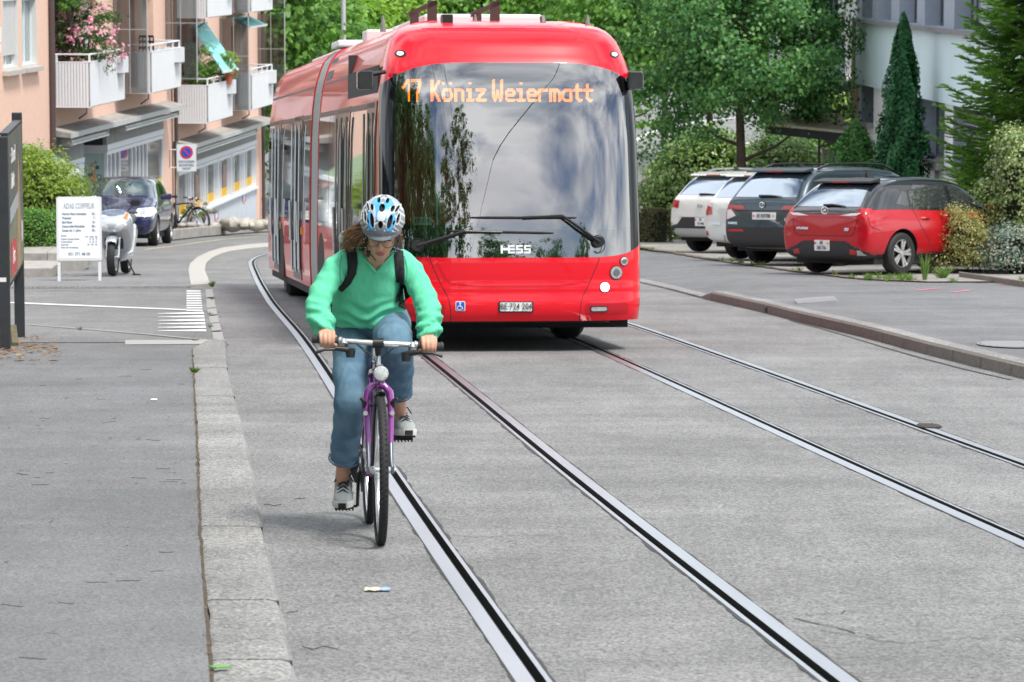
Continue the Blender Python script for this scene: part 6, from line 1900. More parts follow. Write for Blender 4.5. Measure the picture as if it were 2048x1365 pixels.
# white crossover with grey bumper, farthest left
KC = dict(RC)
KC.update(hw=.88, H=1.50, belt=1.0, r=.325, gc=.26, mat=CWH, mat2=CWH, paint=lambda q: 2 if q.z < .50 else 0, ys=.44, hz=.1, rim=(.45, .45, .46), rails=ALU, spoilmat=CWH,
          rearglass=[(-.64, 1.06), (.64, 1.06), (.54, 1.40), (-.54, 1.40)], spoiler=[(-.58, 1.44), (.58, 1.44), (.55, 1.485), (-.55, 1.485)], brake=[(-.2, 1.45), (.2, 1.45), (.2, 1.47), (-.2, 1.47)],
          sideglass=[[(.7, 1.1), (1.9, 1.06), (1.9, 1.37), (.9, 1.36)], [(1.97, 1.06), (3.0, 1.02), (2.55, 1.3), (1.97, 1.37)]], seams=strip([(1.05, 1.03), (1.16, .72), (1.36, .55)], .012) + strip([(1.95, 1.03), (1.96, .5)], .012),
          lamps=[(TAILR, [[(.60, .82), (.57, .96), (.79, .98), (.79, .84)]], .012)], sidelamps=[[(.07, .97), (.2, .95), (.16, .84), (.07, .84)]],
          trim=[(CARBLK, [(-.78, .30), (.78, .30), (.79, .50), (.62, .53), (.5, .66), (-.5, .66), (-.62, .53), (-.79, .50)], .008, 'bumper_trim'), (mat('skid_silver', (.42, .42, .42), .45, metal=.3), [(-.66, .30), (.66, .30), (.72, .40), (.66, .45), (-.66, .45), (-.72, .40)], .018, 'skid_plate'), (TAILR, [[(.74, .53), (.84, .52), (.82, .57)], [(-.74, .53), (-.84, .52), (-.82, .57)]], .014, 'reflector')],
          wiper=[(-.1, 1.08), (.1, 1.085), (.34, 1.075)], plate=(-.02, .575, .29, .155, [('BE', .04, 0), ('715 408', -.035, 0)], .062), words=[('KIA', .085, -.04, .86, mat('letter_grey', (.3, .3, .31), .4)), ('GT', .05, -.55, .66, CHROME)], emblem=None)
rear_car('crossover', 'white crossover with grey bumper, farthest of the parked cars by the hedge', place_rear(1399, 504.5, HD, .765, .76), KC)

# ---- the dark blue car on the left and a pale car behind the bush
def front_car(label, M, col, group=None):
    hw, H, B, L_, r, g, ry, wb = .88, 1.48, .95, 4.2, .315, .2, .82, 2.58       # local y = 0 is the front bumper
    t = thing('parked_car', label, 'car', M, group)
    st = [(0.0, .82, g + .10, g + .2, .46, .62, .88, hw * .6, .66), (.06, .92, g + .02, g + .14, .48, .68, .90, hw * .66, .72), (.3, .97, g, g + .1, .52, .80, .90, hw * .70, .86), (.95, 1, g, g + .1, .55, .92, .91, hw * .70, .99), (1.15, 1, g, g + .1, .56, .95, .92, hw * .70, 1.06), (1.75, 1, g, g + .1, .57, .96, .92, hw * .68, 1.40), (2.1, 1, g, g + .1, .57, .97, .92, hw * .70, 1.475),
          (3.0, 1, g, g + .1, .57, .98, .92, hw * .71, 1.475), (3.6, 1, g, g + .1, .57, .99, .92, hw * .70, 1.42), (3.95, .98, g, g + .1, .57, .98, .91, hw * .72, 1.15), (4.15, .95, g + .04, g + .12, .55, .94, .9, hw * .74, .97), (4.2, .9, g + .1, g + .16, .54, .88, .9, hw * .7, .9)]
    body = car_body(t, L_, hw, st, (ry, ry + wb), r, lambda q: 0, [col, MATTEB, CARBLK])
    bv = bvh_of(body)
    for y in (ry, ry + wb):
        for x in (-1, 1): car_wheel(t, x * (hw - .115), y, r, .2)
    decal(bv, [(-.66, 1.06), (.66, 1.06), (.56, 1.415), (-.56, 1.415)], 'y+', .006, mat('screen_glass', (.09, .13, .13), .01, metal=.35, coat=1, spec=1, var=.5, vscale=3), 'windscreen', t, .1)
    for ax in ('x+', 'x-'):
        decal(bv, [(1.45, 1.03), (2.4, 1.03), (2.4, 1.40), (1.9, 1.38)], ax, .005, CARGL, 'side_window', t, .1)
        decal(bv, [(2.48, 1.03), (3.5, 1.03), (3.4, 1.36), (2.48, 1.40)], ax, .005, CARGL, 'side_window', t, .1)
        decal(bv, strip([(1.35, 1.0), (1.3, .6), (1.3, .3)], .012) + strip([(2.44, 1.0), (2.44, .3)], .012) + strip([(3.5, 1.0), (3.3, .6), (3.0, .5)], .012), ax, .002, MATTEB, 'door_seam', t, .1)
    for s in (-1, 1):
        h = decal(bv, [(s * .44, .64), (s * .50, .80), (s * .80, .83), (s * .86, .72), (s * .78, .63)], 'y+', .008, mat('headlamp_clear', (.72, .74, .76), .1, metal=.3, coat=1, var=.3, vscale=14), 'headlight', t, .05)
        decal(bv, disc(s * .62, .725, .06), 'y+', .014, LENS, 'lens', h, .04)
        m_ = MB(); m_.loft([[(s * hw * .97, 1.4 + b, .98), (s * (hw + .2), 1.42 + b, .98), (s * (hw + .2), 1.42 + b, 1.12), (s * hw * .97, 1.4 + b, 1.08)] for b in (0, .1)]); m_.build('wing_mirror', col, t, bevel=.03)
    decal(bv, [(-.42, .62), (.42, .62), (.46, .75), (-.46, .75)], 'y+', .006, BLACK, 'grille', t, .1)
    decal(bv, [(-.6, .26), (.6, .26), (.66, .42), (-.66, .42)], 'y+', .006, BLACK, 'lower_grille', t, .1)
    decal(bv, disc(0, .70, .065), 'y+', .014, CHROME, 'emblem', t, .05)
    decal(bv, rrect(-.26, .47, .26, .57, .01), 'y+', .012, PLATE, 'number_plate', t, .2)
    mb = MB(); mb.bb((-hw * .85, .3, g - .03), (hw * .85, 3.9, g + .12)); mb.build('underbody', MATTEB, t)
    return t
CBL = mat('car_navy', (.012, .016, .075), .25, metal=.2, coat=1.0)
def facecam(px, py, heading, dz):
    g = gp(px, py, dz)
    return frame(g.x, g.y, heading, dz)
m = facecam(226, 494, math.radians(1.0), .03)
front_car('dark blue hatchback parked behind the silver scooter', m, CBL)
m = facecam(82, 506, math.radians(-6), .03)
front_car('pale silver car mostly hidden behind the feathery bush', m, mat('car_silver', (.55, .57, .58), .3, metal=.5, coat=1))

# ------------------------------------------------------------------ bicycles
def bike_wheel(parent, y, r, spokemat, rimmat, mud=None, hubx=.05):
    t = MB(); t.lathe([(r - .042, -.016), (r - .015, -.021), (r - .003, -.014), (r, 0), (r - .003, .014), (r - .015, .021), (r - .042, .016)], (0, y, r), 'x', 56)
    o = t.build('wheel', RUBBER, parent, smooth=50)
    k = MB()
    k.lathe([(r - .037, -.0125), (r - .058, -.011), (r - .062, 0), (r - .058, .011), (r - .037, .0125)], (0, y, r), 'x', 48)
    k.build('rim', rimmat, o, smooth=60)
    s = MB()
    for i in range(28):
        a = 2 * PI * i / 28; b = a + (.5 if i % 4 < 2 else -.5); sx = 1 if i % 2 else -1
        s.tube([(sx * .028, y + .022 * math.cos(b), r + .022 * math.sin(b)), (sx * .003, y + (r - .058) * math.cos(a), r + (r - .058) * math.sin(a))], .0013, 4)
    s.build('spokes', spokemat, o)
    h = MB(); h.lathe([(.006, -hubx - .02), (.012, -hubx), (.022, -.03), (.014, -.022), (.014, .022), (.022, .03), (.012, hubx), (.006, hubx + .02)], (0, y, r), 'x', 14)
    h.build('hub', ALU, o)
    tr = MB()
    for i in range(84):
        a = 2 * PI * i / 84
        for sx in (-1, 1):
            c = (sx * .012, y + (r - .0005) * math.cos(a + sx * .02), r + (r - .0005) * math.sin(a + sx * .02))
            tr.add([(c[0] - .007, c[1] - .006 * math.sin(a), c[2] + .006 * math.cos(a)), (c[0] + .006, c[1] - .001 * math.sin(a), c[2] + .001 * math.cos(a)), (c[0] + .007, c[1] + .006 * math.sin(a), c[2] - .006 * math.cos(a)), (c[0] - .006, c[1] + .001 * math.sin(a), c[2] - .001 * math.cos(a)), (c[0], c[1] + .004 * math.cos(a), c[2] + .004 * math.sin(a))], [(0, 1, 4), (1, 2, 4), (2, 3, 4), (3, 0, 4)])
    tr.build('tread', mat('tyre_tread', (.022, .022, .023), .8), o)
    return o
BARZ = .922
FY, RY, BY, WR, BBZ = -.53, .52, .10, .345, .285     # front axle, rear axle, crank axle (y), wheel radius, crank height
def bicycle(label, M, col, rider=True, group=None):
    t = thing('bicycle', label, 'bicycle', M, group)
    SPK = mat('spoke_steel', (.6, .6, .6), .3, metal=1)
    bike_wheel(t, FY, WR, SPK, ALU); bike_wheel(t, RY, WR, SPK, ALU)
    hd0, hd1 = (0, -.345, .725), (0, -.318, .80)
    f = MB()
    f.tube([hd0, hd1], .021, 12); f.tube([(0, -.338, .745), (0, BY, BBZ)], .021, 10); f.tube([hd1, (0, .20, .76)], .017, 10)
    f.tube([(0, BY, BBZ), (0, .225, .80)], .017, 10)
    for s in (-1, 1):
        f.tube([(s * .012, .20, .74), (s * .06, RY, WR)], .009, 8); f.tube([(s * .03, BY + .02, BBZ), (s * .065, RY, WR)], .011, 8)
    f.tube([(-.04, BY, BBZ), (.04, BY, BBZ)], .024, 12)
    f.build('frame', col, t, smooth=60)
    k = MB()
    for s in (-1, 1):
        k.tube([(s * .0, -.352, .725), (s * .030, -.358, .722), (s * .052, -.366, .695), (s * .057, -.375, .65), (s * .055, -.41, .53), (s * .053, -.445, .46)], [.019, .019, .018, .0165, .015, .012], 10, 0)
        k.tube([(s * .053, -.445, .46), (s * .052, -.49, .39), (s * .055, FY, WR)], [.012, .0105, .009], 10, 1)
        k.box((s * .058, FY, WR), (.012, .03, .03), 1)
    k.build('fork', [col, mat('fork_tip_silver', (.13, .14, .17), .35, metal=.6)], t, smooth=60)
    g = MB()
    rg = []
    for i in range(12):
        a = math.radians(62 + 36 * i / 11)
        for R_ in (WR + .018,): rg.append([(x, FY + R_ * math.cos(a) * -1 * -1, WR + (R_ + dz_) * math.sin(a)) for x, dz_ in ((-.027, -.016), (-.02, .0), (0, .006), (.02, .0), (.027, -.016))])
    g.loft(rg, closed=False)
    g.build('mudguard', BLACK, t)
    # brakes
    for s in (-1, 1):
        b = MB(); b.tube([(s * .062, -.375, .60), (s * .068, -.395, .655)], [.013, .012], 8); b.tube([(s * .068, -.395, .655), (s * .085, -.40, .668)], [.011, .007], 6); b.box((s * .036, -.40, .635), (.02, .05, .014)); b.tube([(s * .062, -.40, .60), (s * .062, -.42, .60)], .011, 8, 1)
        b.build('brake', [BLACK, ALU], t)
    # stem and handlebar
    s_ = MB(); s_.tube([hd1, (0, -.300, .88)], .0155, 10, 0); s_.lathe([(.024, .80), (.024, .825)], (0, -.316, 0), 'z', 12, 0); s_.tube([(0, -.300, .88), (0, -.304, .90), (0, -.345, .92)], [.015, .016, .018], 10, 1); s_.tube([(-.026, -.352, .922), (.026, -.352, .922)], .023, 12, 1); s_.tube([(0, -.352, .915), (0, -.335, .865)], [.017, .013], 8, 1)
    s_.build('stem', [ALU, BLACK], t, smooth=50)
    
    def bar(x): return (x, -.352 + .05 * (abs(x) / .3) ** 2, BARZ - .018 * (x / .3))
    h = MB(); h.tube([bar(x) for x in np.linspace(-.30, .30, 25)], .0135, 12)
    hb = h.build('handlebar', mat('bar_silver', (.72, .72, .71), .25, metal=.85), t, smooth=60)
    for s in (-1, 1):
        q = MB(); q.tube([bar(s * x) for x in np.linspace(.175, .298, 7)], [.0165, .018, .0175, .017, .0175, .0185, .0165], 12, 0); q.tube([bar(s * x) for x in (.290, .302)], .02, 12, 0); q.tube([bar(s * x) for x in (.168, .180)], .0195, 12, 1); q.tube([bar(s * x) for x in (.196, .2)], .0188, 12, 2)
        q.build('grip', [mat('grip_dark', (.035, .037, .04), .7), mat('clamp_grey', (.42, .43, .44), .4, metal=.5), mat('grip_ring_bronze', (.5, .3, .12), .4, metal=.5)], hb, smooth=50)
        q = MB(); b0 = Vector(bar(s * .16)); q.tube([b0, b0 + Vector((0, -.02, -.02))], .02, 8, 1); q.tube([b0 + Vector((-s * .05, -.035, -.045)), b0 + Vector((-s * .0, -.045, -.035)), b0 + Vector((s * .045, -.06, -.030))], [.012, .014, .009], 8, 0)
        q.tube([b0 + Vector((s * .03, -.055, -.035)), b0 + Vector((s * .09, -.075, -.036)), b0 + Vector((s * .135, -.07, -.05))], [.008, .0065, .0075], 8, 0); q.tube([b0 + Vector((-s * .03, -.03, -.035)), b0 + Vector((-s * .03, -.035, -.075))], [.026, .02], 10, 0)
        q.build('brake_lever', [BLACK, ALU], hb, smooth=50)
    cb = MB()
    cb.tube([bar(-.12), (-.07, -.39, .90), (-.02, -.40, .86), (-.012, -.385, .80), (-.01, -.38, .70)], .0028, 5); cb.tube([bar(-.11), (-.06, -.38, .88), (-.015, -.37, .84), (-.005, -.36, .76)], .0028, 5)
    cb.tube([bar(.12), (.07, -.39, .90), (.02, -.385, .86), (.012, -.37, .78), (.03, -.37, .70)], .0028, 5)
    cb.build('cable', BLACK, t)
    # head lamp
    hl = MB(); hl.lathe([(.0, .03), (.028, .022), (.037, 0), (.039, -.012)], (.008, -.43, .785), 'y', 20); hl.tube([(.006, -.40, .775), (.004, -.37, .735)], .008, 6)
    ho = hl.build('headlight', ALU, t, smooth=60)
    hl = MB(); hl.lathe([(.036, -.011), (.03, -.018), (.0, -.022)], (.008, -.43, .785), 'y', 20); hl.build('lens', mat('bike_lens', (.62, .64, .64), .12, metal=.4, var=.35, vscale=90, bump=.6, bscale=200), ho)
    # saddle, post
    p = MB(); p.tube([(0, .225, .80), (0, .25, .93)], .013, 10); p.build('seat_post', ALU, t)
    p = MB(); p.loft([[(x * w, y, .955 + h_) for x, h_ in ((-1, -.03), (-.9, 0), (-.4, .022), (.4, .022), (.9, 0), (1, -.03))] for y, w in ((.13, .018), (.2, .025), (.28, .055), (.34, .075), (.39, .07), (.405, .05))]); p.build('saddle', BLACK, t, smooth=60)
    # drive train
    c = MB(); c.tube([(-.072, BY, BBZ), (.072, BY, BBZ)], .010, 8); c.lathe([(.03, -.052), (.062, -.05), (.066, -.047), (.062, -.044), (.03, -.046)], (0, BY, BBZ), 'x', 26, 0); c.lathe([(.05, -.060), (.088, -.058), (.092, -.055), (.088, -.053), (.05, -.055)], (0, BY, BBZ), 'x', 30, 0)
    c.tube([(-.072, BY, BBZ), (-.076, BY + .02, BBZ - .165)], [(.014, .009), (.011, .008)], 8, 0); c.tube([(.072, BY, BBZ), (.076, BY - .02, BBZ + .165)], [(.014, .009), (.011, .008)], 8, 0)
    c.build('crankset', BLACK, t)
    c = MB()
    for zz in (.092, -.092): c.tube([(-.056, BY, BBZ + zz), (-.05, RY, WR + (.035 if zz > 0 else -.05))], .005, 5)
    for i, rr in enumerate((.055, .047, .04, .034)): c.lathe([(rr, -.05 + i * .005), (rr, -.047 + i * .005)], (0, RY, WR), 'x', 20)
    c.tube([(-.06, RY + .01, WR - .03), (-.075, RY + .02, WR - .09), (-.06, RY - .02, WR - .14)], [.016, .02, .014], 8)
    c.build('chain', MATTEB, t)
    for s, yy, zz in ((-1, BY + .02, BBZ - .165), (1, BY - .02, BBZ + .165)):
        q = MB(); q.tube([(s * .078, yy, zz), (s * .10, yy, zz)], .007, 6)
        q.bb((s * .095, yy - .045, zz - .009), (s * .185, yy - .03, zz + .009)); q.bb((s * .095, yy + .03, zz - .009), (s * .185, yy + .045, zz + .009)); q.tube([(s * .1, yy, zz), (s * .185, yy, zz)], .012, 8)
        for k_ in range(6):
            for e in (-.045, .045): q.box((s * (.1 + .016 * k_), yy + e, zz - .012), (.007, .008, .012))
        q.build('pedal', MATTEB, t)
    rk = MB()
    for s in (-1, 1): rk.tube([(s * .06, RY, WR), (s * .065, RY + .05, .72), (s * .06, .28, .74)], .006, 6); rk.tube([(s * .065, .25, .73), (s * .065, .72, .72)], .006, 6)
    if not rider:
        gg = MB()
        rg = [[(x, RY + (WR + .02 + d_) * math.cos(a), WR + (WR + .02 + d_) * math.sin(a)) for x, d_ in ((-.03, -.018), (-.02, 0), (.02, 0), (.03, -.018))] for a in np.linspace(.0, 2.6, 16)]
        gg.loft(rg, closed=False); gg.build('rear_mudguard', WHITE, t)
        rk.build('rack', BLACK, t)
    return t
wf, wr = gp(761, 1090), gp(740, 1049)
hdg = math.atan2(wr.x - wf.x, wr.y - wf.y)
ctr = Vector((wf.x, wf.y)) + Vector((math.sin(hdg), math.cos(hdg))) * .53
BIKEM = frame(ctr.x, ctr.y, hdg)
bicycle('purple-forked bicycle ridden by the cyclist in the green sweatshirt', BIKEM, mat('bike_purple', (.25, .045, .27), .25, metal=.3, coat=1.0))
bicycle('parked bicycle with a white mudguard behind the dark blue car', frame(gp(352, 478).x - .1, 90.5, math.radians(-58), .03), BLACK, False)
# ------------------------------------------------------------------ scooter
g = gp(226, 553, .03)
SM = frame(g.x, g.y, math.radians(2), .03)
SCT = thing('motor_scooter', 'silver motor scooter with tall screen standing beside the price board', 'scooter', SM)
SIL = mat('scooter_silver', (.52, .56, .60), .25, metal=.45, coat=1.0)
def smw(y, r):
    t = MB(); t.lathe([(r * .7, -.05), (r * .92, -.062), (r, 0), (r * .92, .062), (r * .7, .05)], (0, y, r), 'x', 32); o = t.build('wheel', RUBBER, SCT, smooth=40)
    k = MB(); k.lathe([(r * .7, -.05), (r * .62, -.04), (r * .62, .04), (r * .7, .05)], (0, y, r), 'x', 28)
    for i in range(5):
        a = 2 * PI * i / 5; k.tube([(0, y, r), (0, y + r * .65 * math.cos(a), r + r * .65 * math.sin(a))], [(.02, .02), (.03, .016)], 6)
    k.tube([(-.09, y, r), (.09, y, r)], .025, 8); k.build('rim', ALU, o)
smw(0, .29); smw(1.45, .28)
b = MB()
for s in (-1, 1): b.tube([(s * .085, 0, .29), (s * .085, .1, .62)], [.024, .03], 10)
b.build('fork', ALU, SCT)
b = MB(); b.loft([[(x, .0 + .33 * math.cos(a), .29 + .33 * math.sin(a) + dz_) for x, dz_ in ((-.09, -.03), (-.07, .01), (0, .025), (.07, .01), (.09, -.03))] for a in np.linspace(.5, 2.35, 12)], closed=False)
o = b.build('front_fender', SIL, SCT, smooth=60); sd = o.modifiers.new('thickness', 'SOLIDIFY'); sd.thickness = .012
def ovring(y, z, w, h, n=20, p=.75):
    return [(w * math.copysign(abs(math.cos(a)) ** p, math.cos(a)), y, z + h * math.copysign(abs(math.sin(a)) ** p, math.sin(a))) for a in [2 * PI * i / n for i in range(n)]]
b = MB(); b.loft([ovring(-.16, .79, .10, .03), ovring(-.13, .79, .21, .085), ovring(-.02, .81, .27, .15), ovring(.12, .80, .29, .24), ovring(.28, .72, .29, .32), ovring(.42, .6, .26, .30), ovring(.5, .5, .2, .2)])
b.build('front_fairing', SIL, SCT, smooth=60)
b = MB(); b.loft([ovring(.35, .32, .19, .10), ovring(.8, .33, .21, .12), ovring(1.1, .5, .2, .24), ovring(1.6, .66, .17, .16), ovring(1.85, .74, .10, .07)]); b.build('rear_fairing', SIL, SCT, smooth=60)
b = MB(); b.loft([ovring(.72, .74, .14, .05), ovring(.95, .78, .18, .08), ovring(1.3, .86, .17, .08), ovring(1.7, .88, .14, .07), ovring(1.8, .88, .08, .04)]); b.build('seat', BLACK, SCT, smooth=60)
fb = bvh_of(SCT.children[[c.name.startswith('front_fairing') for c in SCT.children].index(True)])
for s in (-1, 1):
    h = decal(fb, [(s * .03, .70), (s * .05, .78), (s * .19, .86), (s * .23, .80), (s * .13, .71)], 'y+', .008, mat('headlamp_clear', ()), 'headlight', SCT, .04)
    decal(fb, [(s * .17, .90), (s * .20, .97), (s * .235, .96), (s * .225, .88)], 'y+', .01, mat('turn_orange', (.75, .2, .05), .2), 'turn_signal', SCT, .04)
    b = MB(); b.tube([(s * .2, .2, 1.0), (s * .30, .16, 1.10)], .01, 6); b.loft([ovring(.14, 1.13, .08, .045, 14), ovring(.2, 1.13, .06, .035, 14)], M=Matrix.Translation((s * .33, 0, 0))); b.build('mirror', BLACK, SCT, smooth=60)
    b = MB(); b.tube([(s * .05, .36, 1.0), (s * .33, .42, .98)], [.02, .017], 8); b.build('handlebar', BLACK, SCT)
b = MB(); b.loft([[(w * math.sin(a), yy - .10 * math.cos(a) + .1, zz) for a in np.linspace(-1.25, 1.25, 13)] for zz, w, yy in ((.93, .15, -.06), (1.02, .21, -.02), (1.12, .235, .03), (1.24, .225, .08), (1.34, .18, .12), (1.40, .10, .14))], closed=False)
b.build('windscreen', glass('scooter_screen', (.58, .62, .70), .09), SCT, smooth=60)
b = MB(); b.bb((-.14, .1, .42), (.14, .2, .68)); b.build('radiator', MATTEB, SCT)
b = MB(); b.tube([(.12, .62, .28), (.26, .55, .02), (.30, .5, .012)], .012, 6); b.tube([(.23, .55, .012), (.36, .50, .012)], .012, 6); b.build('side_stand', BLACK, SCT)
# ------------------------------------------------------------------ signs
g0, g1 = gp(118, 560, .03), gp(201, 565, .03)
c = (g0 + g1) / 2
ASM = Matrix.Rotation(math.radians(5), 4, 'Z'); ASM.translation = (c.x, c.y, zg(c.y) + .03)
AS = thing('price_board', 'white hair salon price board standing on the pavement in front of the scooter', 'sign', ASM)
tilt = Matrix.Rotation(math.radians(-9), 4, 'X')
slant = Matrix.Shear('XZ', 4, (0, 0)) if False else Matrix.Identity(4)
b = MB()
for s in (-1, 1): b.bb((s * .30 - .022, -.01, 0), (s * .30 + .022, .01, 1.24), M=tilt @ Matrix.Translation((0, 0, 0)))
b.build('legs', mat('alu_white', (.68, .69, .70), .4, metal=.2), AS)
fr = MB(); fr.prism(rrect(-.335, .30, .335, 1.255, .03), -.022, -.012, 'y', M=tilt)
f_ = fr.build('board_frame', mat('alu_white', ()), AS, bevel=.004)
fr = MB(); fr.prism(rrect(-.30, .335, .30, 1.22, .01), -.026, -.0225, 'y', M=tilt); fr.build('board_face', mat('board_white', (.74, .77, .80), .5), f_)
tm = lambda x, z: tilt @ facing((x, -.029, z), (1, 0, 0), (0, 0, 1))
GREYT = mat('board_grey_ink', (.36, .41, .46), .6)
DKT = mat('board_dark_ink', (.17, .22, .27), .6)
text('', 1, None, GREYT, f_, 'lettering', join=[('ADAS COIFFEUR', .112, tm(0, 1.115), 'CENTER', .56, .002)])
ln = []
for i, (a_, b_) in enumerate([('Herren Haare schneiden', '30.-'), ('Waschen', '7.-'), ('Bart Rasur', '15.-'), ('Dauerwelle+Schneiden', '85.-'), ('Kinder bis 11 Jahre', '25.-')]):
    z = 1.0 - i * .062; ln += [(a_, .05, tm(-.25, z), 'LEFT', .72, .001), (b_, .05, tm(.25, z), 'RIGHT', .8, .001)]
ln += [('Damen', .036, tm(-.27, .675), 'LEFT', .8, 0), ('kurz   mittel   lang', .03, tm(.27, .66), 'RIGHT', .8, 0)]
for i, (a_, b_) in enumerate([('Waschen Schneiden Föhnen', '75.   85.   95.'), ('Waschen Föhnen', '35.   45.   55.'), ('Dauerwelle', '130.   150.   160.'), ('Färben nach Vereinbarung', '')]):
    z = .625 - i * .042; ln.append((a_, .032, tm(-.27, z), 'LEFT', .75, 0)); ln.append((b_, .032, tm(.27, z), 'RIGHT', .7, 0)) if b_ else None
text('', 1, None, DKT, f_, 'price_lettering', join=ln)
text('', 1, None, DKT, f_, 'phone_lettering', join=[('031 371 48 00', .062, tm(0, .40), 'CENTER', .9, .001)])
b = MB()
for s in (-1, 1): b.bb((s * .30 - .02, .34, 0), (s * .30 + .02, .36, 1.2), M=Matrix.Translation((0, .0, 0)) @ Matrix.Rotation(math.radians(8), 4, 'X'))
b.build('back_legs', mat('alu_white', ()), AS)
# no-parking sign on the downpipe of the farther house
p = at(373, 316, 93)
NS = thing('parking_sign', 'white no-parking sign with red and blue disc beside the brown downpipe', 'sign', loc=p)
NS.rotation_euler = (0, 0, math.radians(4))
b = MB(); b.prism(rrect(-.245, -.34, .245, .34, .02), 0, .012, 'y'); sf = b.build('sign_face', mat('sign_white', (.72, .76, .80), .4), NS)
b = MB(); b.lathe([(0, -.004), (.165, -.004), (.165, 0)], (0, 0, .135), 'y', 32, 0); b.lathe([(0, -.008), (.118, -.008), (.118, -.003)], (0, 0, .135), 'y', 28, 1)
b.prism([(-.10, .215), (-.078, .237), (.10, .055), (.078, .033)], -.011, -.002, 'y', 0)
b.build('no_parking_disc', [mat('sign_red', (.66, .03, .05), .4), mat('sign_blue', (.01, .08, .55), .4)], sf)
tn = lambda z: facing((0, -.003, z), (1, 0, 0), (0, 0, 1))
text('', 1, None, mat('sign_ink', (.14, .18, .24), .6), sf, join=[('NUR KUNDEN', .082, tn(-.10), 'CENTER', .75, .002), ('BUCHSTÄBLI', .082, tn(-.19), 'CENTER', .78, .002), ('NACHT', .075, tn(-.275), 'CENTER', .8, .002)])
b = MB()
for z in (.2, -.25): b.tube([(-.42, .03, z), (.25, .03, z)], .014, 6)
b.tube([(-.42, .03, -.25), (-.42, .03, .2)], .014, 6); b.tube([(-.24, .05, -2.8), (-.24, .05, .4)], .03, 8); b.build('bracket', ALU, NS)
# billboard at the left edge
q0, q1 = gp(11, 703), gp(40, 676)
BBD = thing('billboard', 'black-framed street billboard with a green and red poster at the left edge', 'billboard', loc=(q0.x, q0.y, zg(q0.y)))
dv = Vector((q1.x - q0.x, q1.y - q0.y, 0)); Ld = dv.length; dv.normalize()
BBD.rotation_euler = (0, 0, -math.atan2(dv.x, dv.y))
b = MB(); b.bb((-.05, -.05, 0), (.05, .05, 2.02)); b.build('post', mat('post_anthracite', (.03, .033, .037), .5, var=.2, vscale=10), BBD, bevel=.006)
b = MB(); b.bb((-.05, Ld - .05, -.2), (.05, Ld + .05, 2.12 - .0)); b.build('post', mat('post_anthracite', ()), BBD, bevel=.006)
b = MB(); b.bb((-.02, .05, .62), (.045, Ld - .05, 2.03)); b.bb((-.03, .05, 2.03), (.05, Ld - .05, 2.05)); b.bb((-.03, .05, .60), (.05, Ld - .05, .62))
b.build('frame_box', mat('post_anthracite', ()), BBD)
b = MB(); b.bb((.046, .06, .63), (.05, Ld - .06, 2.02), 0)
b.prism([(.06, .63), (Ld - .06, .63), (Ld - .06, 1.0), (1.6, 1.25), (.06, 1.1)], .0502, .0512, 'x', 1)
b.prism([(1.55, .63), (2.1, .63), (2.05, 1.5), (1.85, 1.78), (1.7, 1.5)], .0514, .0522, 'x', 2)
b.prism([(.3, .66), (1.3, .66), (1.3, .98), (.3, 1.0)], .0524, .0532, 'x', 3)
b.prism([(.2, 1.18), (1.75, 1.25), (1.75, 1.4), (.2, 1.33)], .0524, .0532, 'x', 4)
b.prism([(2.3, .85), (2.6, .85), (2.6, 1.05), (2.3, 1.05)], .0524, .0532, 'x', 5)
po_ = b.build('poster', [mat('poster_dark_green', (.05, .085, .075), .25, var=.5, vscale=1.5), mat('poster_green', (.13, .19, .07), .25, var=.3, vscale=4), mat('poster_wood', (.48, .30, .10), .3, var=.2, vscale=5), mat('poster_red', (.65, .03, .05), .3), mat('poster_pale', (.45, .52, .55), .3), mat('poster_white', (.75, .75, .75), .4)], BBD)
tb = lambda y, z: facing((.0545, y, z), (0, 1, 0), (0, 0, 1))
text('', 1, None, mat('poster_white', ()), po_, join=[('s Simme!', .20, tb(.85, 1.80), 'CENTER', 1.1, .003), ('Zieht', .20, tb(.75, 1.56), 'CENTER', 1.1, .003), ('Los', .22, tb(.8, .84), 'CENTER', 1.2, .003)])
b = MB(); b.bb((-.052, -.053, .66), (.02, -.05, .70)); b.build('post_label', PLATE, BBD)
g = gp(40, 690)
b = MB(); b.loft([[(0, 0, .0), (.06, 0, .0), (.06, 0, .14), (0, 0, .14)], [(.14, -.9, 0), (.2, -.9, 0), (.2, -.9, .06), (.14, -.9, .06)]])
o = b.build('timber_edging', mat('old_timber', (.12, .10, .05), .9, var=.4, vscale=12)); o.location = (g.x - .14, g.y + .35, zg(g.y) + .02)
tag(o, 'short mossy timber edging at the foot of the rear billboard post', 'edging')
b = MB(); p = gp(-30, 660); b.bb((p.x - .5, p.y - .5, zg(p.y) - .1), (at(5, 600, p.y).x, p.y + .1, zg(p.y) + .75)); tag(b.build('garden_wall', CONC), 'pale concrete wall end behind the near billboard post', 'wall')
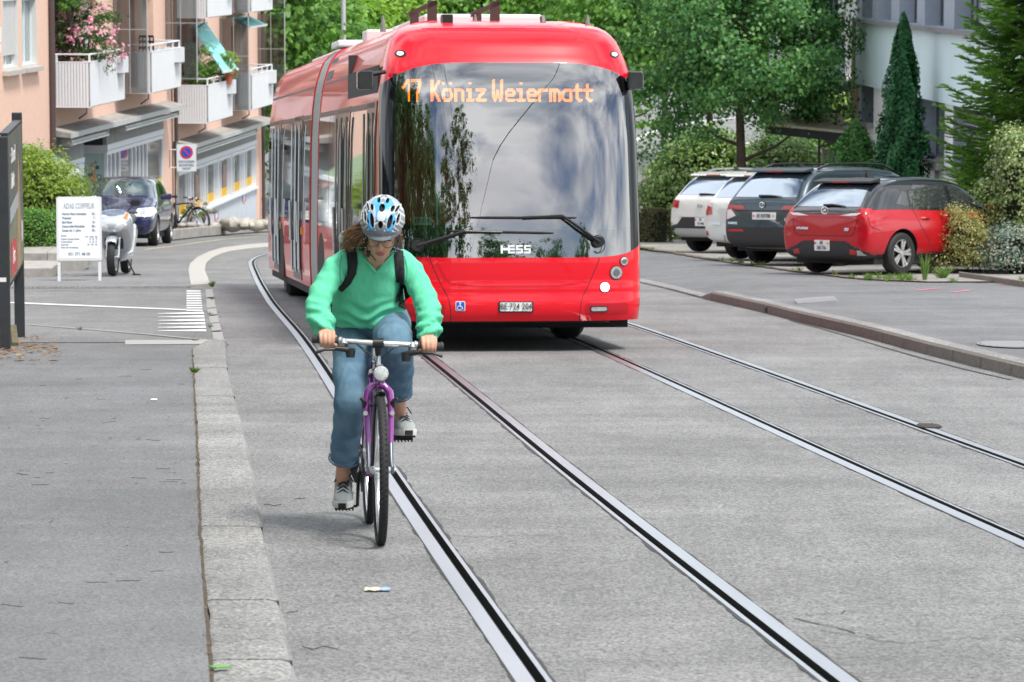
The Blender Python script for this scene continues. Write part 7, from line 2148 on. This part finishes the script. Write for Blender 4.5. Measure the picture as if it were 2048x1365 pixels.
# ------------------------------------------------------------------ the cyclist
SKIN = mat('skin', (.58, .32, .22), .5, sss=.12, var=.08, vscale=30)
LIPS = mat('lips', (.42, .13, .11), .45)
LASH = mat('lash_dark', (.06, .035, .025), .7)
def organic(name, mb, voxel, M, mats, parent=None, smooth=3, factor=.5, disp=None, paint=None, delete=None):
    """one continuous surface grown over overlapping shapes"""
    o = mb.build(name, mats)
    r = o.modifiers.new('remesh', 'REMESH'); r.mode = 'VOXEL'; r.voxel_size = voxel; r.adaptivity = 0
    s = o.modifiers.new('smooth', 'SMOOTH'); s.iterations = smooth; s.factor = factor
    apply_mods(o)
    me = o.data
    me.materials.clear()
    for m in (mats if isinstance(mats, (list, tuple)) else [mats]): me.materials.append(m)
    if disp:
        ns = [v.normal.copy() for v in me.vertices]
        for v, n in zip(me.vertices, ns): v.co = v.co + disp(v.co.copy(), n)
    if delete:
        bm = bmesh.new(); bm.from_mesh(me)
        bmesh.ops.delete(bm, geom=[f for f in bm.faces if delete(f.calc_center_median(), f.normal)], context='FACES')
        bm.to_mesh(me); bm.free()
    if paint:
        for p in me.polygons: p.material_index = paint(p.center)
    me.shade_smooth()
    if parent: o.parent = parent
    elif M is not None: o.matrix_world = M
    return o
def limb(mb, pts, radii, n=16, per=8, wrinkle=0, freq=7, seed=0):
    """smooth tapering limb through joints, with cloth folds round it"""
    P = [Vector(p) for p in pts]
    C, R = [], []
    for i in range(len(P) - 1):
        p0, p1, p2, p3 = P[max(i - 1, 0)], P[i], P[i + 1], P[min(i + 2, len(P) - 1)]
        for k in range(per):
            t = k / per
            C.append(.5 * ((2 * p1) + (p2 - p0) * t + (2 * p0 - 5 * p1 + 4 * p2 - p3) * t * t + (3 * p1 - p0 - 3 * p2 + p3) * t ** 3))
            R.append(radii[i] + (radii[i + 1] - radii[i]) * (t * t * (3 - 2 * t)))
    C.append(P[-1]); R.append(radii[-1])
    up = None; rings = []
    for i, c in enumerate(C):
        d = (C[min(i + 1, len(C) - 1)] - C[max(i - 1, 0)]).normalized()
        if up is None: up = Vector((0, 0, 1)) if abs(d.z) < .8 else Vector((0, 1, 0))
        a = d.cross(up).normalized(); b = a.cross(d).normalized(); up = b
        ring = []
        for j in range(n):
            t = 2 * PI * j / n
            k = 1
            if wrinkle:
                k += wrinkle * math.sin(i / per * freq + 1.3 * math.sin(t + seed) + 2.2 * mnoise.noise((i * .15, math.cos(t), seed + math.sin(t))))
            ring.append(c + (a * math.cos(t) + b * math.sin(t)) * R[i] * k)
        rings.append(ring)
    mb.loft(rings)
SHR, SHL = Vector((-.158, .03, 1.278)), Vector((.143, .03, 1.278))
ELR, ELL = Vector((-.262, -.10, 1.11)), Vector((.240, -.10, 1.10))
def barp(x): return Vector((x, -.352 + .05 * (abs(x) / .3) ** 2, BARZ - .018 * (x / .3)))
HR, HL = barp(-.238), barp(.238)
HIPR, HIPL = Vector((-.085, .22, .985)), Vector((.085, .22, .985))
KNR, KNL = Vector((-.115, -.075, .655)), Vector((.085, -.185, .915))
ANR, ANL = Vector((-.150, .165, .225)), Vector((.125, .10, .565))
HC = Vector((.028, -.185, 1.44))
HRm = Matrix.Rotation(math.radians(-7), 4, 'Z') @ Matrix.Rotation(math.radians(4), 4, 'Y') @ Matrix.Rotation(math.radians(31), 4, 'X')
HM = Matrix.Translation(HC) @ HRm
HMi = HM.inverted()
mb = MB()
rg = []
for z, w, yf, yb in [(-.118, .016, -.068, -.044), (-.110, .030, -.080, -.02), (-.092, .043, -.0855, .02), (-.07, .053, -.0865, .05), (-.045, .061, -.086, .072), (-.02, .067, -.085, .083), (.0, .071, -.084, .09), (.03, .075, -.087, .094), (.06, .073, -.083, .094), (.09, .06, -.066, .08), (.11, .036, -.036, .05), (.118, .01, -.01, .015)]:
    c, d = (yf + yb) / 2, (yb - yf) / 2
    rg.append([(w * math.copysign(abs(math.cos(t)) ** .85, math.cos(t)), c + d * math.sin(t), z) for t in [2 * PI * i / 28 for i in range(28)]])
mb.loft(rg, M=HM)
mb.tube([(0, -.080, .012), (0, -.093, -.008), (0, -.106, -.030), (0, -.098, -.040), (0, -.084, -.042)], [.006, .0075, .0105, .0115, .009], 10, M=HM)
for s in (-1, 1): mb.sphere((s * .009, -.094, -.036), (.0065, .009, .0065), 8, 6, M=HM)
for s in (-1, 1): mb.tube([(s * .072, .004, .012), (s * .079, .014, .0), (s * .074, .008, -.03)], [.010, .013, .008], 8, M=HM)
nk = HM @ Vector((0, .03, -.06))
limb(mb, [(0, .05, 1.22), (.004, .0, 1.30), nk, nk + Vector((0, -.01, .06))], [.09, .062, .050, .05], per=4)
for cy, cz, w, d in [(.2, .95, .12, .09)]: pass
mb.loft([[(cx + w * math.cos(t), cy + d * math.sin(t), cz) for t in [2 * PI * i / 24 for i in range(24)]] for cx, cy, cz, w, d in [(-.01, .22, .93, .09, .05), (-.02, .19, 1.0, .12, .09), (-.02, .12, 1.12, .14, .115), (-.015, .075, 1.2, .155, .11), (-.008, .045, 1.26, .150, .098), (0, .02, 1.31, .10, .072), (0, .0, 1.34, .06, .06)]])
for S, E, H, sx in ((SHR, ELR, HR, -1), (SHL, ELL, HL, 1)):
    wr_ = H + Vector((sx * .004, .062, .030))
    limb(mb, [S, E, wr_ + (E - wr_) * .12, wr_], [.045, .038, .027, .024], per=5)
    kx = [H.x + sx * q for q in (-.030, -.010, .010, .0295)]
    # palm, flattened, lying over the grip
    mb.loft([[(wr_.x + .024 * math.cos(t), wr_.y + .004, wr_.z + .016 * math.sin(t)) for t in [2 * PI * i / 14 for i in range(14)]]] + [[(H.x + w * math.cos(t), H.y + yy, H.z + zz + hgt * math.sin(t)) for t in [2 * PI * i / 14 for i in range(14)]] for w, yy, zz, hgt in ((.032, .040, .032, .017), (.040, .015, .034, .016), (.040, -.008, .031, .013))])
    for i, x in enumerate(kx):
        ln = (1.0, 1.06, 1.02, .88)[i]; r = (.0095, .0095, .0092, .0082)[i]
        x2 = x + (x - H.x) * -.10
        limb(mb, [(x, H.y + .012, H.z + .034), (x, H.y - .014, H.z + .0365 - .002 * i), (x, H.y - .031 * ln, H.z + .016), (x2, H.y - .034 * ln, H.z - .010), (x2, H.y - .018, H.z - .029 * ln), (x2, H.y - .004, H.z - .030 * ln)], [r, r * 1.12, r, r * .98, r * .88, r * .7], n=9, per=3)
    xi = H.x - sx * .036
    limb(mb, [(H.x - sx * .020, H.y + .028, H.z + .022), (xi - sx * .002, H.y + .012, H.z + .012), (xi - sx * .006, H.y - .014, H.z - .018), (xi - sx * .002, H.y - .026, H.z - .028)], [.014, .0125, .0105, .008], n=9, per=4)
for Hh, Kk, A in ((HIPR, KNR, ANR), (HIPL, KNL, ANL)):
    limb(mb, [Hh, Kk, Kk + (A - Kk) * .35, A + (Kk - A) * .15, A, A + Vector((0, .01, -.05))], [.06, .05, .048, .034, .033, .036], per=4)
def headdisp(p, n):
    q = HMi @ p
    if q.length > .16: return Vector((0, 0, 0))
    d = 0
    for s in (-1, 1):
        d -= .0075 * math.exp(-(((q.x - s * .031) / .016) ** 2 + ((q.z - .004) / .011) ** 2)) * (q.y < -.03)
        d += .003 * math.exp(-(((q.x - s * .031) / .010) ** 2 + ((q.z - .000) / .006) ** 2)) * (q.y < -.03)
        d += .003 * math.exp(-(((q.x - s * .036) / .018) ** 2 + ((q.z + .033) / .02) ** 2)) * (q.y < -.02)
        d += .003 * math.exp(-(((q.x - s * .03) / .02) ** 2 + ((q.z - .022) / .007) ** 2)) * (q.y < -.03)
    if q.y < -.05:
        d += .0045 * math.exp(-((q.x / .021) ** 2 + ((q.z + .066) / .0055) ** 2)) + .0045 * math.exp(-((q.x / .017) ** 2 + ((q.z + .079) / .006) ** 2))
        d -= .0035 * math.exp(-((q.x / .024) ** 2 + ((q.z + .0725) / .003) ** 2))
        d += .004 * math.exp(-((q.x / .02) ** 2 + ((q.z + .105) / .012) ** 2))
    return n * d
def skinpaint(c):
    q = HMi @ c
    if q.length > .15 or q.y > -.05: return 0
    if (q.x / .023) ** 2 + ((q.z + .0725) / .0115) ** 2 < 1: return 1
    for s in (-1, 1):
        if abs(q.x - s * .031) < .015 and abs(q.z - (-.004 - .25 * abs(q.x - s * .031))) < .0028: return 2
        if abs(q.x - s * .032) < .02 and abs(q.z - (.026 - .2 * abs(q.x - s * .028))) < .0032: return 2
    return 0
PERSON = organic('person', mb, .0042, BIKEM, [SKIN, LIPS, LASH], smooth=2, factor=.4, disp=headdisp, paint=skinpaint)
tag(PERSON, 'woman in mint green sweatshirt, wide jeans and blue-white helmet riding the bicycle, looking down', 'person')
# sweatshirt
GREEN = mat('mint_sweatshirt', (.12, .60, .36), .88, var=.06, vscale=9, bump=.12, bscale=400)
mb = MB()
rows = [(-.022, .155, .982, .150, .130), (-.022, .152, .992, .160, .140), (-.022, .15, 1.03, .172, .150), (-.022, .13, 1.10, .172, .152), (-.018, .095, 1.18, .166, .142), (-.013, .062, 1.245, .162, .122), (-.009, .040, 1.29, .146, .098), (-.004, .022, 1.325, .118, .08), (.002, .004, 1.352, .082, .068), (.004, -.004, 1.365, .072, .062)]
rg = []
for k in range(len(rows) - 1):
    for u in (0, .25, .5, .75):
        cx, cy, cz, w, d = [a + (b - a) * u for a, b in zip(rows[k], rows[k + 1])]
        ring = []
        for i in range(40):
            t = 2 * PI * i / 40
            fr_ = max(0, -math.sin(t))
            wr_ = 1 + (.030 * math.sin((cz - 1.0) * 95 + 2.5 * math.cos(t * 1.0) * 1.4 + 3 * mnoise.noise((math.cos(t) * 2, cz * 7, 4))) * max(0, (1.13 - cz) / .13) * fr_ if cz < 1.13 else .012 * math.sin(cz * 60 + t * 3) * fr_)
            sag = .030 * fr_ * math.exp(-((cz - .99) / .04) ** 2)
            ring.append((cx + w * math.copysign(abs(math.cos(t)) ** .9, math.cos(t)) * wr_, cy + d * math.sin(t) * wr_, cz - sag * abs(math.cos(t)) * .6))
        rg.append(ring)
mb.loft(rg)
for S, E, H, sx, sd in ((SHR, ELR, HR, -1, 1.0), (SHL, ELL, HL, 1, 5.0)):
    wr_ = H + Vector((sx * .004, .072, .036))
    inn = Vector((sx * .09, .05, 1.275))
    E2 = E + Vector((sx * .006, .0, -.012))
    limb(mb, [inn, S + Vector((sx * .006, 0, -.012)), S.lerp(E2, .5) + Vector((sx * .012, 0, 0)), E2, E2.lerp(wr_, .45) + Vector((sx * .006, 0, -.012)), E2.lerp(wr_, .80) + Vector((0, 0, -.006)), wr_ + (E2 - wr_) * .07, wr_], [.086, .066, .058, .059, .058, .054, .040, .036], n=26, per=9, wrinkle=.06, freq=10, seed=sd)
VT = [(-.066, 1.345), (.085, 1.335), (.008, 1.243)]
def inV(x, z):
    t = (z - 1.243) / .098
    return t > 0 and .008 - .075 * t < x < .008 + .078 * t
def sdisp(p, n):
    d = .006 * mnoise.noise(p * 14) + .0016 * mnoise.noise(Vector((p.x * 60, p.y * 60, p.z * 30)))
    if p.z < 1.12 and n.y < -.2:
        d += .009 * math.sin(p.z * 105 - abs(p.x + .03) * 38 + 3 * mnoise.noise(p * 9)) * min(1, (1.12 - p.z) / .08)
    return n * d
SWEAT = organic('sweatshirt', mb, .0058, None, GREEN, PERSON, smooth=3, factor=.45, disp=sdisp, delete=lambda c, n: (c.y < .01 and inV(c.x, c.z)) or (c.z > 1.358 and abs(c.x) < .066))
sd_ = SWEAT.modifiers.new('thickness', 'SOLIDIFY'); sd_.thickness = .004; sd_.offset = -1
SB = bvh_of(SWEAT)
def onfront(x, z, off=.004):
    h = SB.ray_cast(Vector((x, -5, z)), Vector((0, 1, 0)))
    return h[0] + Vector((0, -off, 0)) if h[0] else Vector((x, -.06, z))
cl = MB()
pts = [onfront(-.072 + .006, 1.345), onfront(-.045 - .006, 1.315), onfront(-.026 - .006, 1.287), onfront(-.008, 1.258), onfront(.008, 1.240), onfront(.026, 1.258), onfront(.048, 1.287), onfront(.072, 1.315), onfront(.094, 1.342)]
cl.tube(pts, [(.010, .006)] * len(pts), 8)
cl.build('collar', GREEN, SWEAT, smooth=60)
sm = MB()
for sx in (-1, 1):
    q = []
    for t in np.linspace(0, 1, 9): q.append(onfront(sx * (.148 - .02 * sx * 0) - .006 + sx * .012 * math.sin(t * 3), 1.318 - .13 * t, .001))
    sm.tube(q, .0025, 5)
sm.build('sleeve_seam', mat('mint_seam', (.05, .40, .22), .9), SWEAT)
# jeans
DENIM = mat('denim', (.055, .135, .22), .92, bump=.3, bscale=500, col2=(.18, .30, .39), vscale=4.5)
mb = MB()
mb.sphere((-.005, .215, .985), (.155, .135, .105), 22, 14)
limb(mb, [HIPR + Vector((0, .02, .02)), HIPR.lerp(KNR, .5) + Vector((-.006, -.0, 0)), KNR + Vector((-.006, -.005, 0)), KNR.lerp(ANR, .3) + Vector((-.004, 0, 0)), KNR.lerp(ANR, .54) + Vector((-.002, 0, 0)), KNR.lerp(ANR, .72) + Vector((-.001, .0, 0))], [.102, .090, .074, .068, .068, .070], n=28, per=10, wrinkle=.035, freq=9, seed=2)
limb(mb, [HIPL + Vector((0, .02, .01)), HIPL.lerp(KNL, .5), KNL + Vector((0, .004, 0)), KNL.lerp(ANL, .3) + Vector((.008, .0, 0)), KNL.lerp(ANL, .55) + Vector((.008, .0, 0)), KNL.lerp(ANL, .72) + Vector((.004, .0, 0))], [.102, .092, .082, .076, .066, .060], n=28, per=10, wrinkle=.04, freq=10, seed=7)
def jdisp(p, n):
    return n * (.006 * mnoise.noise(p * 10) + .004 * mnoise.noise(Vector((p.x * 40, p.y * 40, p.z * 14))))
JEANS = organic('jeans', mb, .0062, None, DENIM, PERSON, smooth=3, factor=.45, disp=jdisp)
JB = bvh_of(JEANS)
for (K_, A_, tt, rr, off) in ((KNR, ANR, .715, .0725, (-.001, 0, 0)), (KNL, ANL, .715, .0625, (.004, 0, 0))):
    d = (A_ - K_).normalized(); c = K_.lerp(A_, tt) + Vector(off)
    a = d.cross(Vector((0, 1, 0))).normalized(); b = a.cross(d)
    hm = MB()
    for q in (0, -.022):
        hm.tube([c + d * q + (a * math.cos(t) + b * math.sin(t)) * (rr - (.001 if q else 0)) for t in np.linspace(0, 2 * PI, 25)], (.0035, .0035) if q == 0 else .0016, 5)
    hm.build('hem', mat('denim_hem', (.06, .13, .20), .9), JEANS)
# shoes
SHOEM = mat('shoe_knit', (.36, .385, .385), .8, var=.10, vscale=60, bump=.4, bscale=300)
SOLEM = mat('shoe_sole', (.60, .60, .56), .7, var=.06, vscale=30)
for A, px_, py_, pz_, tilt_, yw in ((ANR, -.142, BY + .02, BBZ - .165 + .012, 6, -6), (ANL, .142, BY - .02, BBZ + .165 + .012, -3, 10)):
    M_ = Matrix.Translation((px_, py_, pz_)) @ Matrix.Rotation(math.radians(yw), 4, 'Z') @ Matrix.Rotation(math.radians(tilt_), 4, 'X')
    def sring(y, w, z0, z1, n=18, cx=0):
        return [(cx + w * math.copysign(abs(math.cos(t)) ** .75, math.cos(t)), y, (z0 + z1) / 2 + (z1 - z0) / 2 * math.copysign(abs(math.sin(t)) ** .8, math.sin(t))) for t in [2 * PI * i / n for i in range(n)]]
    u = MB(); u.loft([sring(.165, .022, .03, .075), sring(.15, .034, .012, .105), (sring(.11, .038, .01, .125)), sring(.06, .038, .01, .125), sring(.02, .039, .01, .098), sring(-.03, .045, .01, .078), sring(-.07, .046, .01, .062), sring(-.095, .038, .01, .048), sring(-.108, .020, .015, .036)])
    for v in u.v: v.z = v.z
    sh = u.build('shoe', SHOEM, PERSON, smooth=70); sh.matrix_local = M_
    s = sh.modifiers.new('subsurf', 'SUBSURF'); s.levels = s.render_levels = 1
    u = MB(); u.loft([[(x * w, y, z) for x, z in ((-1, 0), (1, 0), (1.04, .018), (1, .030), (-1, .030), (-1.04, .018))] for y, w in ((.17, .022), (.15, .038), (.08, .041), (.0, .043), (-.06, .050), (-.09, .042), (-.112, .024))], 0)
    for k in range(9): u.box((0, .15 - .03 * k, -.004), (.07, .017, .014), 1)
    u.bb((-.018, -.122, .002), (.018, -.105, .024), 1)
    u.build('sole', [SOLEM, MATTEB], sh)
    u = MB(); u.loft([sring(.135, .030, .105, .130), sring(.07, .032, .110, .140), sring(.05, .028, .11, .135)]); 
    for k in range(4):
        y = .045 - .026 * k; z = .113 - .0135 * k
        u.tube([(-.026, y, z - .008), (0, y - .012, z + .004), (.026, y - .026, z - .012)], .0032, 5); u.tube([(.026, y, z - .008), (0, y - .012, z + .005), (-.026, y - .026, z - .012)], .0032, 5)
    u.tube([(0, .05, .125), (-.03, .03, .128), (-.045, .02, .10)], .0035, 5); u.tube([(0, .05, .125), (.03, .03, .13), (.047, .02, .10)], .0035, 5)
    u.build('laces', mat('lace_navy', (.012, .016, .028), .8), sh)
# hair
HAIR = mat('brown_hair', (.22, .115, .06), .5, var=.55, vscale=40, stretch=(4, 4, .6))
mb = MB()
hr = random.Random(3)
def strand(a, b, bend, r0):
    a, b = Vector(a), Vector(b)
    m1, m2 = a.lerp(b, .35) + bend * .8, a.lerp(b, .7) + bend
    mb.tube([a, m1, m2, b], [r0, r0, r0 * .8, r0 * .15], 5)
for i in range(330):
    sx = -1 if i % 5 < 4 else 1
    a = HM @ Vector((sx * hr.uniform(.060, .078), hr.uniform(-.015, .07), hr.uniform(-.02, .04)))
    if sx < 0: b = Vector((hr.uniform(-.165, -.085), hr.uniform(-.12, .02), hr.uniform(1.335, 1.425)))
    else: b = Vector((hr.uniform(.095, .13), hr.uniform(-.12, .02), hr.uniform(1.345, 1.415)))
    strand(a, b, Vector((sx * hr.uniform(0, .012), hr.uniform(-.02, .02), hr.uniform(-.004, .018))), hr.uniform(.0018, .0036))
for i in range(110):
    a = HM @ Vector((hr.uniform(-.06, .06), hr.uniform(.07, .092), hr.uniform(-.06, .03)))
    strand(a, Vector((hr.uniform(-.1, .1), hr.uniform(-.0, .07), hr.uniform(1.33, 1.40))), Vector((0, .015, .01)), .004)
mb.sphere((0, 0, 0), (.078, .07, .06), 14, 9, M=HM @ Matrix.Translation((0, .045, -.012)))
mb.build('hair', HAIR, PERSON, smooth=60)
# glasses
mb = MB()
for s in (-1, 1):
    mb.tube([(s * .034 + .026 * math.cos(t), -.099 + .004 * abs(math.cos(t)), -.006 + .023 * math.sin(t)) for t in np.linspace(0, 2 * PI, 21)], .0013, 5, M=HM)
    mb.tube([(s * .06, -.096, .002), (s * .074, -.03, .008), (s * .078, .02, .006)], .0015, 5, M=HM)
mb.tube([(-.008, -.100, .0), (0, -.103, .004), (.008, -.100, .0)], .0014, 5, M=HM)
mb.build('glasses', mat('glasses_metal', (.05, .04, .035), .3, metal=.6), PERSON)
# helmet
HWM = [mat('helmet_white', (.52, .54, .57), .25, coat=.8), mat('helmet_blue', (.05, .36, .70), .25, coat=.8), mat('helmet_grey', (.16, .18, .21), .35, coat=.4), mat('helmet_vent', (.008, .008, .009), .8), mat('helmet_silver', (.24, .26, .28), .25, metal=.3, coat=.8)]
HE = (.104, .138, .102)
hc = Vector((0, .014, .058))
na, nb_ = 340, 190
c31, s31 = math.cos(math.radians(31)), math.sin(math.radians(31))
def hpt(u, v):
    a, t = 2 * PI * u, -.10 + (PI / 2 + .10) * v
    return Vector((HE[0] * math.cos(t) * math.sin(a), -HE[1] * math.cos(t) * math.cos(a), HE[2] * math.sin(t) if t > 0 else .10 * t))
def ell(u, v, cx, cv, ra, rb, rot=0):
    du, dv = u - cx, v - cv
    c, s = math.cos(rot), math.sin(rot)
    return (du * c + dv * s) ** 2 / ra ** 2 + (-du * s + dv * c) ** 2 / rb ** 2
def design(p):
    """shell colour and vent depth from position on the helmet, laid out over its front and crown"""
    zp, yp = p.y * s31 + p.z * c31, p.y * c31 - p.z * s31
    u = p.x / .104 * 328; v = (zp + .088) / .200 * 670; au = abs(u)
    if yp > .05:
        k = (math.atan2(p.x, p.y) * 5) % 1.0
        return (3, -.012) if .3 < k < .7 and .15 < v / 670 < .85 else (4, 0)
    VE = [(0, 470, 42, 62, 0), (0, 205, 34, 62, 0), (-130, 262, 33, 112, .16), (-242, 320, 22, 80, .12), (-62, 585, 24, 44, .1), (-152, 470, 27, 52, .3), (-190, 250, 17, 44, .1), (-215, 470, 18, 60, .4)]
    m = 9
    for cx, cv, ra, rb, ro in VE:
        m = min(m, ell(-au, v, cx, cv, ra, rb, ro))
    if m < 1: return (3, -.016 * min(1, (1 - m) * 4))
    if ell(u, v, 4, 345, 62, 92) < 1: return (0, .003)
    if v < 118 - au * .02 or (au < 66 - (v - 100) * .2 and v < 300) : return (2, .002)
    if ell(-au, v, -60, 440, 78, 185, .25) < 1 or ell(-au, v, -140, 250, 62, 150, .16) < 1 and au > 80: return (1, .003) if not ell(-au, v, -100, 330, 20, 170, .1) < 1 else (0, .004)
    if m < 1.9: return (0, .003)
    return (4, 0) if math.sin(v * .035 + au * .03) > .25 else ((2, 0) if math.sin(v * .035 + au * .03) < -.75 else (0, .001))
V, F, MI = [], [], []
for j in range(nb_ + 1):
    for i in range(na):
        p = hpt(i / na, j / nb_ * .995)
        d = design(p)[1]
        V.append(tuple(p * (1 + d / .11) + hc))
for j in range(nb_):
    for i in range(na):
        F.append((j * na + i, j * na + (i + 1) % na, (j + 1) * na + (i + 1) % na, (j + 1) * na + i))
        MI.append(design(hpt((i + .5) / na, (j + .5) / nb_ * .995))[0])
hel = np_mesh('helmet', np.array(V), np.array(F), HWM, PERSON, True, np.array(MI))
hel.matrix_local = HM
mb = MB()
vz = []
for k in range(25):
    a = -1.15 + 2.3 * k / 24
    r_ = 1 + .11 * math.cos(a * 1.25)
    vz.append([(HE[0] * .97 * math.sin(a), hc.y - HE[1] * .97 * math.cos(a), hc.z - .004), (HE[0] * 1.01 * math.sin(a), hc.y - HE[1] * math.cos(a) * r_, hc.z - .020 - .004 * math.cos(a)), (HE[0] * .99 * math.sin(a), hc.y - HE[1] * math.cos(a) * r_ * .985, hc.z - .026 - .004 * math.cos(a)), (HE[0] * .93 * math.sin(a), hc.y - HE[1] * .93 * math.cos(a), hc.z - .014)])
mb.loft(vz); mb.build('visor', mat('helmet_grey', ()), hel, smooth=50)
mb = MB()
for s in (-1, 1): mb.tube([(s * .085, -.03, .03), (s * .080, -.02, -.03), (s * .062, -.045, -.085), (s * .02, -.07, -.122)], [(.007, .002)] * 4, 6)
mb.box((-.058, -.052, -.098), (.018, .014, .028))
mb.build('chin_strap', BLACK, hel)
# backpack: its straps lie over the sweatshirt
BPACK = thing('backpack', 'black backpack with grey top worn by the cyclist', 'backpack', BIKEM)
BPM = mat('pack_black', (.012, .013, .016), .8, bump=.3, bscale=250)
mb = MB()
mb.loft([[(x * w, yy + yo, zz) for x, yo in ((-1, -.02), (-.9, .06), (-.5, .11), (.5, .11), (.9, .06), (1, -.02), (.8, -.05), (-.8, -.05))] for w, yy, zz in ((.11, .30, 1.03), (.15, .28, 1.08), (.16, .24, 1.2), (.155, .20, 1.30), (.14, .17, 1.38), (.09, .16, 1.42))])
mb.build('pack_body', BPM, BPACK, smooth=60)
mb = MB(); mb.loft([[(-.03 + x * w, yy + yo, zz) for x, yo in ((-1, -.02), (-.8, .05), (.8, .05), (1, -.02), (0, -.04))] for w, yy, zz in ((.13, .15, 1.375), (.135, .14, 1.405), (.12, .135, 1.432), (.07, .13, 1.447))]); mb.build('pack_lid', mat('pack_grey', (.42, .43, .45), .8, var=.5, vscale=22, stretch=(1, 1, 4)), BPACK, smooth=60)
for k, pl in enumerate(([(-.135, 1.365), (-.088, 1.365), (-.080, 1.29), (-.088, 1.235), (-.115, 1.185), (-.150, 1.15), (-.168, 1.165), (-.142, 1.215), (-.128, 1.27)], [(.088, 1.365), (.138, 1.355), (.142, 1.27), (.139, 1.19), (.122, 1.185), (.100, 1.215), (.094, 1.28)])):
    st_ = decal(SB, pl, 'y+', .008, BPM, 'strap', BPACK, .03, thick=.004)
decal(SB, strip([(.128, 1.20), (.122, 1.16), (.106, 1.118)], .018), 'y+', .010, BPM, 'strap_webbing', BPACK, .03)
decal(SB, strip([(.135, 1.20), (.150, 1.12), (.158, 1.06)], .012), 'y+', .006, BPM, 'strap_webbing', BPACK, .03)
decal(SB, [(.092, 1.10), (.118, 1.105), (.115, 1.128), (.095, 1.124)], 'y+', .014, BLACK, 'buckle', BPACK, .03)
decal(SB, [(.092, 1.340), (.128, 1.352), (.126, 1.372), (.092, 1.360)], 'y+', .0105, mat('label_violet', (.16, .11, .36), .7), 'strap_label', BPACK, .03)
# the bus driver behind the windscreen
mb = MB()
mb.loft([[(w * math.cos(t), yy + d * math.sin(t), zz) for t in [2 * PI * i / 16 for i in range(16)]] for yy, zz, w, d in ((.02, .0, .17, .13), (.0, .2, .18, .13), (-.02, .42, .2, .12), (-.02, .5, .12, .08), (-.03, .56, .06, .06))])
mb.tube([(0, -.03, .5), (0, -.05, .64)], .055, 10); mb.sphere((0, -.06, .72), (.075, .095, .12), 16, 10); mb.tube([(0, -.15, .73), (0, -.175, .70), (0, -.15, .69)], .014, 8)
for s in (-1, 1): limb(mb, [(s * .19, -.02, .43), (s * .25, -.14, .2), (s * .16, -.42, .3), (s * .15, -.47, .32)], [.06, .05, .035, .04], per=4)
DR = organic('person', mb, .014, BUS.matrix_world @ Matrix.Translation((.66, 1.55, .9)), [mat('driver_skin', (.32, .18, .12), .6), mat('driver_shirt', (.05, .08, .14), .9)], smooth=4, paint=lambda c: 0 if c.z > .55 or c.y < -.36 else 1)
tag(DR, 'bus driver in dark shirt sitting at the wheel behind the windscreen', 'person')
mb = MB(); mb.sphere((0, -.035, .76), (.082, .095, .10), 14, 9); mb.build('hair', mat('dark_hair', (.02, .015, .012), .6), DR)
